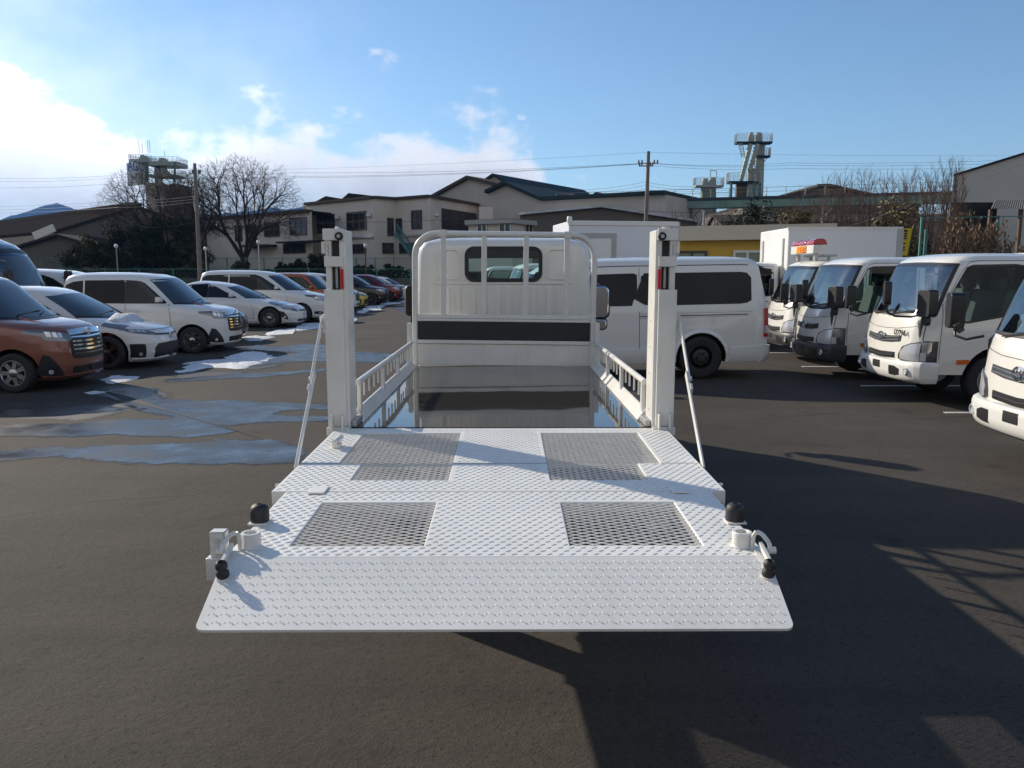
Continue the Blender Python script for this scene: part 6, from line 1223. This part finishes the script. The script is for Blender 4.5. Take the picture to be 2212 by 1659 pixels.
Mi = Matrix.Translation((ct.x - bd_.location.x, ct.y - bd_.location.y - .12, ct.z - bd_.location.z)) @ Matrix.Rotation(ang, 4, 'Z') @ Matrix.Rotation(R(90), 4, 'X') @ Matrix.Rotation(R(4), 4, 'Z') @ Matrix.Diagonal((.64, 1, 1, 1))
text('AGC', 2.5, mat('sign_blue', (.05, .13, .45), .5), bd_, Mi, extrude=.03)
for i, (cx, cy) in enumerate(((285, 1130), (430, 1110), (590, 1080), (290, 1270), (440, 1250), (590, 1220))):
    k = MB(); q = T3(cx, cy, -2 + 3.5 * (cx - 150) / 550 - .15); w_ = .33
    for dx, dz, ww, hh in ((0, .3, .5, .08), (0, 0, .5, .08), (0, -.28, .5, .08), (-.2, 0, .08, .6), (.14, -.05, .08, .55)): k.box(q.x + dx - ww / 2, q.x + dx + ww / 2, q.y - .02, q.y + .02, q.z + dz - hh / 2, q.z + dz + hh / 2)
    k.build('faded_character', mat('faded_sign_ink', (.34, .28, .24), .7), bd_, world=True)

# ------------------------------------------------------------------ fences, walls, poles, wires
fence_m = mat('green_fence_steel', (.045, .20, .18), .5); wire_m = mat('fence_wire', (.05, .12, .10), .6)
def fence(label, a, b, z0, z1, sp, mesh=.22, mat_=None):
    a, b = Vector((a[0], a[1], z0)), Vector((b[0], b[1], z0)); L_ = (b - a).length; n = int(L_ / sp); hgt = Vector((0, 0, z1 - z0)); root = thing('mesh_fence', label, 'fence', a)
    base = MB(); base.box(-.045, .045, -.045, .045, 0, z1 - z0 + .05); me = base.mesh('fence_post', mat_ or fence_m)
    for i in range(n + 1): o = link('fence_post', me, root); o.location = a.lerp(b, i / n) - a
    k = MB(); k.bar(a + hgt, b + hgt, .045, .045); k.build('top_rail', mat_ or fence_m, root, world=True); k = MB(); k.bar(a + hgt * .04, b + hgt * .04, .04, .04); k.build('bottom_rail', mat_ or fence_m, root, world=True)
    k = MB(); u = (b - a).normalized(); m_ = int(L_ / mesh)
    for i in range(m_ * 2): 
        s0 = L_ * i / (m_ * 2); e = s0 + (z1 - z0)
        for f, g_ in ((s0, e), (e, s0)):
            if max(f, g_) > L_: continue
            k.bar(a + u * f, a + u * g_ + hgt, .006, .006)
    o = k.build('wire_mesh', wire_m, root, world=True, kind='stuff'); return root
fence('green mesh fence on the raised bank in front of the offices', P(90, 560, 72)[:2], P(930, 560, 72)[:2], 1.25, 3.05, 1.6)
fence('lower green fence along the far edge of the car park', P(80, 580, 66)[:2], P(960, 580, 66)[:2], 0, 2.05, 2.6, .3)
fence('green mesh fence at the right beside the dry vines', P(1990, 490, 40)[:2], P(2330, 480, 38)[:2], 0, 4.4, 2.4, .25)
bank = MB(); a, b = P(40, 580, 70), P(1180, 580, 70); bank.prism([(a.y, 0), (a.y, 1.2), (a.y + .4, 1.3), (a.y + 30, 1.3), (a.y + 30, 0)], a.x - 20, b.x, 'x'); struct(bank.build('bank', mat('dark_earth', (.05, .045, .035), .95, nz=(1, .4))))
rw_ = MB(); rw_.box(a.x - 20, b.x, a.y - .25, a.y - .01, 0, 1.28); o = rw_.build('retaining_wall', mat('dark_concrete', (.10, .10, .09), .9, nz=(.7, .3))); tag(o, 'low dark retaining wall below the bank fence', 'wall')
wood = mat('pole_concrete', (.22, .19, .17), .85, nz=(2, .2))
def pole(label, px, pyt, pxb, D, r, arms=(), mt=wood, name='utility_pole', cat='pole', zb=0):
    t_ = P(px, pyt, D); bx = P(pxb, 585, D); root = thing(name, label, cat, (bx.x, D, zb)); k = MB(); k.tube([(bx.x, D, zb), t_], [r, r * .62], 12); k.build('shaft', mt, root, world=True, smooth=60)
    for (y, x0, x1) in arms:
        p0, p1 = P(x0, y, D), P(x1, y, D); k = MB(); k.bar(p0, p1, .10, .10); o = k.build('crossarm', galv, root, world=True)
        for f in (.04, .2, .8, .96):
            q = p0.lerp(p1, f); k = MB(); k.lathe([(.05, 0), (.08, .06), (.05, .12), (.08, .18), (.03, .3), (0, .3)], 8, Matrix.Translation(q)); k.build('insulator', mat('insulator_brown', (.05, .03, .03), .3), o, smooth=50)
    return root
pl1 = pole('tall utility pole with crossarms left of the silo towers', 1401, 327, 1391, 68, .22, ((353, 1378, 1422), (358.5, 1380, 1411)))
for zz, (xa, xb) in ((393, (1390, 1398)), (401, (1390, 1397)), (408, (1390, 1397))):
    pass
pl2 = pole('dark utility pole in front of the spreading bare tree', 420.5, 353, 432, 62, .19, ((375, 416, 433),))
pole('short concrete pole with a round cap behind the box truck', 1521, 455, 1522, 45, .10, (), concrete, 'short_pole')
pole('thin grey pole behind the yellow building', 1650, 445, 1649, 60, .06, (), galv, 'thin_pole'); pole('thin green pole right of the yellow banner', 2001, 495, 1996, 32, .10, (), teal, 'thin_pole')
for i, (x, yt, lab) in enumerate(((251, 534, 'street lamp with a white globe left of the dark pole'), (558, 526, 'white street lamp in front of the office'), (789, 533, 'brown lamp post right of the left lift post'), (444, 540, 'thin lamp post just right of the dark utility pole'))):
    q = P(x, yt, 64); root = thing('street_lamp', lab, 'lamp', (q.x, q.y, 0), group='lamps along the fence'); k = MB(); k.tube([(q.x, q.y, 0), q], .05, 8); k.build('post', (concrete, alum, rust, alum)[i], root, world=True); k = MB(); k.lathe([(.05, -.1), (.14, 0), (.16, .1), (.1, .22), (0, .26)], 12, Matrix.Translation(q)); k.build('lamp_head', mat('lamp_white', (.75, .75, .72), .4), root, world=True, smooth=60)
cable = mat('cable', (.07, .07, .075), .6)
def wire(label, pts, D, r=.016, sag=0):
    r *= .68
    vs = []; P_ = [P(x, y, d) for x, y, d in pts]
    for a, b in zip(P_, P_[1:]):
        for i in range(12): t_ = i / 12; v = a.lerp(b, t_); v.z -= sag * 4 * t_ * (1 - t_); vs.append(v)
    vs.append(P_[-1]); k = MB(); k.tube(vs, r, 5); o = k.build('power_line', cable); tag(o, label, 'cable', 'overhead cables'); return o
far = [((-60, 384, 90), (275, 377, 90), (630, 373, 80), (1387, 353, 68)), ((-60, 391, 90), (275, 382, 90), (640, 381, 80), (1395, 353, 68)), ((-60, 405, 90), (275, 394, 90), (645, 384, 80), (1404, 353, 68))]
labs = ['topmost cable running from the left edge to the utility pole', 'second cable from the left edge to the utility pole', 'third cable from the left edge to the utility pole']
for l, p in zip(labs, far): wire(l, p, 0, .017, .25)
for l, p in zip(['upper cable right of the utility pole crossarm', 'middle cable right of the utility pole crossarm', 'lower cable right of the utility pole crossarm'], [((1412, 353, 68), (1700, 352, 75), (2300, 341, 80)), ((1418, 354, 68), (1700, 357, 75), (2300, 348, 80)), ((1408, 358, 68), (1700, 364, 75), (2300, 356, 80))]): wire(l, p, 0, .017, .2)
for l, p in zip(['low cable crossing the utility pole, upper of three', 'low cable crossing the utility pole, middle of three', 'low cable crossing the utility pole, lowest of three'], [((1240, 411, 75), (1393, 393, 68), (1510, 403, 75), (1620, 412, 80)), ((1265, 415, 75), (1393, 400, 68), (1500, 408, 75), (1620, 418, 80)), ((1290, 417, 75), (1393, 408, 68), (1500, 413, 75), (1620, 422, 80))]): wire(l, p, 0, .016, .15)
for l, p in zip(['upper dark cable across the mountain on the left', 'middle dark cable across the mountain on the left', 'lower dark cable across the mountain on the left'], [((-40, 447, 80), (256, 434, 66), (420, 424, 62)), ((-40, 454, 80), (256, 441, 66), (421, 430, 62)), ((-40, 461, 80), (256, 448, 66), (422, 436, 62))]): wire(l, p, 0, .018, .1)
wire('long dark cable crossing the office windows', ((300, 490, 62), (425, 478, 62), (1007, 473, 60), (1400, 456, 60), (1660, 449, 60)), 0, .022, .2); wire('faint topmost cable touching the tip of the utility pole', ((560, 367, 90), (1401, 329, 68), (2300, 333, 85)), 0, .012, .2)
wire('slanting bright cable rising to the right over the box truck', ((1800, 498, 40), (2020, 421, 34), (2280, 322, 28)), 0, .014, .1)
# ------------------------------------------------------------------ yellow banner and shelf by the box truck
q0 = P(1938, 493, 23.5); yb = thing('yellow_banner', 'yellow banner with black lettering behind the box truck', 'banner', (q0.x, 23.5, 0)); k = MB(); a, b, c_, d_ = P(1936, 493, 23.5), P(1972, 493, 23.5), P(1962, 552, 23.5), P(1926, 552, 23.5); th_ = Vector((0, .03, 0)); k.add([a, b, c_, d_, a + th_, b + th_, c_ + th_, d_ + th_], [(0, 1, 2, 3), (7, 6, 5, 4), (0, 4, 5, 1), (1, 5, 6, 2), (2, 6, 7, 3), (3, 7, 4, 0)]); k.build('banner_cloth', mat('banner_yellow', (.55, .42, .02), .7), yb, world=True)
k = MB(); k.bar((b + Vector((.03, 0, .1))), (c_.x - .3, 23.5, 0), .04, .04); k.build('banner_pole', black, yb, world=True)
for x, y, w_ in ((1950, 497.5, 14), (1957, 499, 8), (1957, 505, 6), (1956, 510, 6), (1956, 515, 6), (1954, 526, 5), (1953, 534, 4), (1952.5, 539, 4)): k = MB(); q = P(x, y, 23.47); k.box(q.x - w_ * .0068, q.x + w_ * .0068, q.y - .005, q.y + .01, q.z - .02, q.z + .02); k.build('black_stroke', black, yb, world=True)

# ------------------------------------------------------------------ trees
bark = mat('bark', (.040, .030, .025), .95, nz=(4, .3)); twig_m = mat('twigs', (.050, .036, .029), .95); twig_r = mat('reddish_twigs', (.13, .085, .065), .95)
gb_ = lambda px, D, z=1.25: (P(px, 580, D).x, D, z)
def crown_tree(label, base, cx, cz, rx, ry, rz, fork, seed, n=900, tm=None, group=None, tip=.010, up=0.0, shell=.45, zmin=-.55, bend=.10):
    """bare tree whose limbs fan out to fill a dome: base on the ground, crown centre cx, cz above it"""
    rnd = random.Random(seed); root = thing('bare_tree', label, 'tree', base, group=group); mt, mw = MB(), MB(); tips = []
    while len(tips) < n:
        v = Vector((rnd.uniform(-1, 1), rnd.uniform(-1, 1), rnd.uniform(-1, 1)))
        if not shell < v.length < 1.0 or v.z < zmin: continue
        k = 1 + .22 * noise.noise(Vector((v.x * 2.2, v.y * 2.2, seed))); tips.append(Vector((cx + v.x * rx * k, v.y * ry * k, cz + v.z * rz * k)))
    def rad(m_): return tip * m_ ** .46
    def grow(p, pts, d0):
        m_ = len(pts); c = sum(pts, Vector()) / m_; L_ = (c - p).length
        if m_ <= 1 or L_ < .25:
            for q in pts[:3]:
                md = p.lerp(q, .5) + Vector((rnd.uniform(-1, 1), rnd.uniform(-1, 1), rnd.uniform(-.5, 1))) * bend * (q - p).length; mw.tube([p, md, q], [tip, tip * .8, tip * .5], 3, cap=False)
                for _ in range(3): e = q.lerp(md, rnd.uniform(0, .8)); w_ = (q - md).normalized() + Vector((rnd.uniform(-.8, .8), rnd.uniform(-.8, .8), rnd.uniform(-.4, .8) + up)); mw.tube([e, e + w_.normalized() * rnd.uniform(.25, .6)], [tip * .7, tip * .4], 3, cap=False)
            return
        f = .40 if m_ > 6 else .5; q = p + (c - p) * f * .75 + d0 * L_ * f * .25; q += Vector((rnd.uniform(-1, 1), rnd.uniform(-1, 1), rnd.uniform(-.6, .6))) * L_ * .05; r0, r1 = rad(m_), rad(m_ * .72)
        md = p.lerp(q, .5) + d0 * (q - p).length * .10 + Vector((rnd.uniform(-1, 1), rnd.uniform(-1, 1), rnd.uniform(-.4, .4))) * (q - p).length * bend * .5
        (mt if m_ > 30 else mw).tube([p, md, q], [r0, (r0 + r1) / 2, r1], 7 if m_ > 60 else (5 if m_ > 12 else 3), cap=False)
        k = 2 if m_ < 40 or rnd.random() < .6 else 3; cen = rnd.sample(pts, k)
        for _ in range(4):
            gs = [[] for _ in cen]
            for t_ in pts: gs[min(range(k), key=lambda i_: (t_ - cen[i_]).length_squared)].append(t_)
            cen = [sum(g_, Vector()) / len(g_) if g_ else cen[i_] for i_, g_ in enumerate(gs)]
        for g_ in gs:
            if g_: grow(q, g_, (q - p).normalized())
    ft = Vector((cx * .15, 0, fork)); R0 = rad(n) * .95; mt.tube([(0, 0, -.1), (cx * .05, 0, fork * .5), ft], [R0 * 1.25, R0 * 1.02, R0], 10)
    k = 6; ang = [2 * math.pi * i / k + rnd.uniform(-.3, .3) for i in range(k)]; gs = [[] for _ in range(k)]
    for t_ in tips:
        a = math.atan2(t_.y, t_.x - cx); gs[min(range(k), key=lambda i_: abs((a - ang[i_] + math.pi) % (2 * math.pi) - math.pi))].append(t_)
    for a, g_ in zip(ang, gs):
        if g_: c = sum(g_, Vector()) / len(g_); grow(ft - Vector((0, 0, rnd.uniform(0, fork * .25))), g_, ((c - ft).normalized() * .8 + Vector((0, 0, .6))).normalized())
    mt.build('trunk', bark, root, smooth=60); mw.build('crown', tm or twig_m, root); return root
BG_ = 'big bare trees by the office'
crown_tree('large spreading bare tree in front of the office', gb_(530, 75), -.4, 6.4, 5.9, 5.2, 4.7, 1.7, 11, 3300, group=BG_, tip=.0092)
crown_tree('wide bare tree in front of the AGC tower', gb_(372, 76), -.9, 6.2, 5.9, 4.8, 4.2, 2.0, 4, 2700, group=BG_, tip=.0092)
crown_tree('smaller bare tree between the two big bare trees', gb_(425, 81), 0, 6.6, 3.8, 3.4, 4.2, 2.2, 21, 1200, group=BG_, tip=.0092)
spots = [(1478, 66, 6.9, 3, 2.6), (1560, 64, 6.8, 8, 2.4), (1602, 70, 7.4, 15, 2.6), (1738, 60, 7.0, 5, 2.0), (1792, 58, 7.7, 6, 1.9), (1835, 57, 7.9, 7, 1.8), (1880, 58, 8.0, 9, 2.0), (1925, 56, 7.6, 10, 1.7), (1968, 55, 7.6, 12, 1.6), (2008, 50, 7.2, 13, 1.2), (2045, 52, 7.9, 16, .9), (1690, 62, 6.2, 18, 2.2)]
lab_r = ['bare tree just right of the utility pole', 'bare tree below the shorter silo tower', 'bare tree under the tall silo tower', 'bare tree left of the brown gabled hall', 'upright bare tree in front of the brown gable', 'upright bare tree right of the brown gable', 'tallest upright bare tree on the right', 'thin upright bare tree above the box truck', 'thin upright bare tree near the yellow banner', 'bare sapling beside the dry vines', 'wispy bare sapling in front of the grey hall', 'low bare tree behind the roof sign truck']
for (px, D, h, sd, rx_), lb in zip(spots, lab_r): h *= 1.13 if px > 1700 else 1.0; crown_tree(lb, (P(px, 580, D).x, D, 0), 0, h * .62, rx_, rx_, h * .40, h * .22, sd, 420, twig_r if px > 1700 else twig_m, 'bare trees on the right', .009, .5 if px > 1700 else .1, .25, -.9, .06)
# evergreens: leaf clumps through the crown
leaf_d = mat('evergreen_leaf', (.026, .036, .018), .95, spec=.08, nz=(1.2, .4)); leaf_l = mat('broad_leaf', (.055, .060, .025), .85, spec=.15, nz=(1.5, .4)); leaf_dry = mat('dry_leaf', (.17, .115, .07), .9, nz=(2, .4)); leaf_gold = mat('golden_leaf', (.13, .095, .025), .7, nz=(2, .4))
def leafy(label, base, w, d, h, seed, m, n=2600, size=.16, name='evergreen_tree', cat='tree', group=None, clumps=26, stem=True, vert=False):
    rnd = random.Random(seed); root = thing(name, label, cat, base, group=group); k = MB(); cl = []
    for _ in range(clumps):
        a, u, r_ = rnd.uniform(0, 6.28), rnd.uniform(-.9, 1), rnd.uniform(.35, 1) ** .6; s_ = math.sqrt(max(0, 1 - u * u)); cl.append((Vector((math.cos(a) * s_ * r_ * w * .8, math.sin(a) * s_ * r_ * d * .8, h * .55 + u * r_ * h * .40)), rnd.uniform(.18, .42) * min(w, h * .5)))
    for _ in range(n):
        c, rad = rnd.choice(cl); v = Vector((rnd.gauss(0, 1), rnd.gauss(0, 1), rnd.gauss(0, 1))); v = v.normalized() * rad * rnd.uniform(.55, 1.08) ; p = c + v
        if p.z < .05: p.z = rnd.uniform(.05, .4)
        nrm_ = (v.normalized() + Vector((rnd.uniform(-.7, .7), rnd.uniform(-.7, .7), rnd.uniform(-.3, .9)))).normalized() if not vert else Vector((rnd.uniform(-1, 1), rnd.uniform(-1, 1), rnd.uniform(-.2, .2))).normalized()
        t_ = nrm_.orthogonal().normalized(); t_.rotate(Matrix.Rotation(rnd.uniform(0, 6.28), 3, nrm_)); b_2 = nrm_.cross(t_); s_ = size * rnd.uniform(.6, 1.25)
        k.add([p - t_ * s_, p + b_2 * s_ * .45, p + t_ * s_, p - b_2 * s_ * .45], [(0, 1, 2, 3)])
    k.build('crown', m, root)
    if stem:
        s2 = MB(); s2.tube([(0, 0, -.05), (.03, 0, h * .3), (0, .03, h * .7)], [.09, .07, .03], 7); rnd2 = random.Random(seed + 1)
        for _ in range(6): a = rnd2.uniform(0, 6.28); s2.tube([(0, 0, h * .25), (math.cos(a) * w * .5, math.sin(a) * d * .5, h * rnd2.uniform(.4, .8))], [.04, .012], 5)
        s2.build('trunk', bark, root)
    return root
EG = 'evergreens on the bank'
ev = [(215, 70, 2.0, 3.4, leaf_l, 'olive leaved shrub left of the dark evergreen'), (287, 70, 2.7, 4.6, leaf_d, 'dark round evergreen left of the tower base'), (262, 69, 1.2, 1.5, leaf_d, 'low dark shrub below the round evergreen'), (372, 71, 2.8, 5.4, leaf_d, 'tall dark evergreen in front of the AGC tower'), (332, 69.5, 1.8, 3.2, leaf_d, 'dark evergreen bush between the two tall evergreens'), (418, 71, 1.9, 3.4, leaf_l, 'olive leaved shrub beside the dark utility pole'), (178, 70, 1.9, 2.8, leaf_d, 'dark shrub above the minibus'),
      (520, 70, .9, 1.5, leaf_l, 'pale leaved shrub at the foot of the big bare tree'), (612, 70, 1.1, 1.2, leaf_d, 'clipped round shrub below the office canopy'), (645, 70, 1.2, 1.4, leaf_d, 'second clipped round shrub below the office canopy'), (686, 70, 1.3, 1.9, leaf_d, 'tallest clipped shrub beside the left lift post'), (785, 70, 1.4, .9, leaf_d, 'low shrub right of the left lift post'), (840, 70, 1.4, 1.0, leaf_d, 'low shrub beneath the outside stair')]
for i, (px, D, w_, h_, m_, lb) in enumerate(ev): leafy(lb, gb_(px, D, 1.25), w_, w_ * .8, h_ + .3, 30 + i, m_, int(900 + 900 * w_ * h_ * .45), .13, 'evergreen_shrub', 'shrub', EG)
hd = MB(); rnd = random.Random(3)
A_, B_ = P(120, 580, 70.6), P(1000, 580, 70.6)
for _ in range(9000):
    t_ = rnd.random(); p = A_.lerp(B_, t_); p = Vector((p.x, p.y + rnd.uniform(-.35, .35), 1.25 + rnd.uniform(0, .85) * (.8 + .3 * noise.noise(Vector((p.x * .4, 0, 0)))))); v = Vector((rnd.gauss(0, 1), rnd.gauss(0, 1), rnd.gauss(0, 1))).normalized(); t2_ = v.orthogonal().normalized(); b2_ = v.cross(t2_); s_ = rnd.uniform(.07, .14); hd.add([p - t2_ * s_, p + b2_ * s_ * .5, p + t2_ * s_, p - b2_ * s_ * .5], [(0, 1, 2, 3)])
o = hd.build('hedge', leaf_d); tag(o, 'low dark hedge running along the bank behind the fence', 'hedge'); o['kind'] = 'stuff'
for i, (px, D, w_, h_, m_, lb) in enumerate(((1600, 58, 3.2, 7.0, leaf_d, 'dark evergreen below the silo towers'), (1716, 54, 2.2, 6.3, leaf_gold, 'golden green conical evergreen behind the roof sign'), (1930, 50, 2.6, 6.0, leaf_gold, 'golden brown evergreen above the refrigerated truck'), (1890, 50, 2.4, 4.8, leaf_d, 'dark evergreen behind the refrigerated truck'))): leafy(lb, (P(px, 580, D).x, D, 0), w_, w_ * .8, h_, 60 + i, m_, 3600, .15, 'evergreen_tree', 'tree', 'evergreens on the right')
# dry vine curtain by the green fence
def vines(label, px0, px1, D, h, seed, n):
    rnd = random.Random(seed); a, b = P(px0, 580, D), P(px1, 580, D); root = thing('dry_vines', label, 'plant', ((a.x + b.x) / 2, D, 0), group='dry vines on the right'); st, lf_ = MB(), MB(); cx = (a.x + b.x) / 2
    for i in range(n):
        x = rnd.uniform(a.x, b.x) - cx; hh = h * rnd.uniform(.55, 1.0) * (1 - .25 * abs(x / ((b.x - a.x) / 2)) ** 3); y = rnd.uniform(-.6, .6); pts = [Vector((x, y, 0))]
        for k_ in range(5): pts.append(pts[-1] + Vector((rnd.uniform(-.10, .12), rnd.uniform(-.08, .08), hh / 5)))
        st.tube(pts, [.014, .012, .01, .008, .006, .004], 3)
        for k_ in range(46):
            f = rnd.uniform(.12, 1); j_ = min(4, int(f * 5)); p = pts[j_].lerp(pts[j_ + 1], f * 5 - j_) + Vector((rnd.uniform(-.12, .12), rnd.uniform(-.12, .12), 0)); s_ = rnd.uniform(.05, .10); t_ = Vector((rnd.uniform(-.35, .35), rnd.uniform(-.35, .35), -1)).normalized(); b_ = Vector((rnd.uniform(-1, 1), rnd.uniform(-1, 1), 0)).normalized(); lf_.add([p - t_ * s_ * 1.3, p + b_ * s_ * .45, p + t_ * s_ * 1.3, p - b_ * s_ * .45], [(0, 1, 2, 3)])
    st.build('stem', twig_r, root); lf_.build('leaf_mass', leaf_dry, root, kind='stuff')
vines('tall curtain of dry brown vines right of the yellow banner', 2030, 2095, 36, 4.6, 1, 90); vines('reddish brown dry vine thicket in the middle of the curtain', 2085, 2165, 36.5, 4.3, 2, 110); vines('low brown thicket at the right edge above the trucks', 2140, 2300, 35, 3.0, 5, 120)
# ------------------------------------------------------------------ air
hz = MB(); hz.box(-4000, 4000, -200, 4600, -1.5, 330); hv_m = bpy.data.materials.new('haze_air'); hv_m.use_nodes = True
def _hz():
    nt = hv_m.node_tree; nt.nodes.clear(); o = nt.nodes.new('ShaderNodeOutputMaterial'); v = nt.nodes.new('ShaderNodeVolumePrincipled'); v.inputs['Color'].default_value = (.17, .42, 1.0, 1); v.inputs['Density'].default_value = .00011; v.inputs['Anisotropy'].default_value = .2; nt.links.new(v.outputs[0], o.inputs['Volume'])
_hz(); o = hz.build('haze', hv_m); o['kind'] = 'stuff'
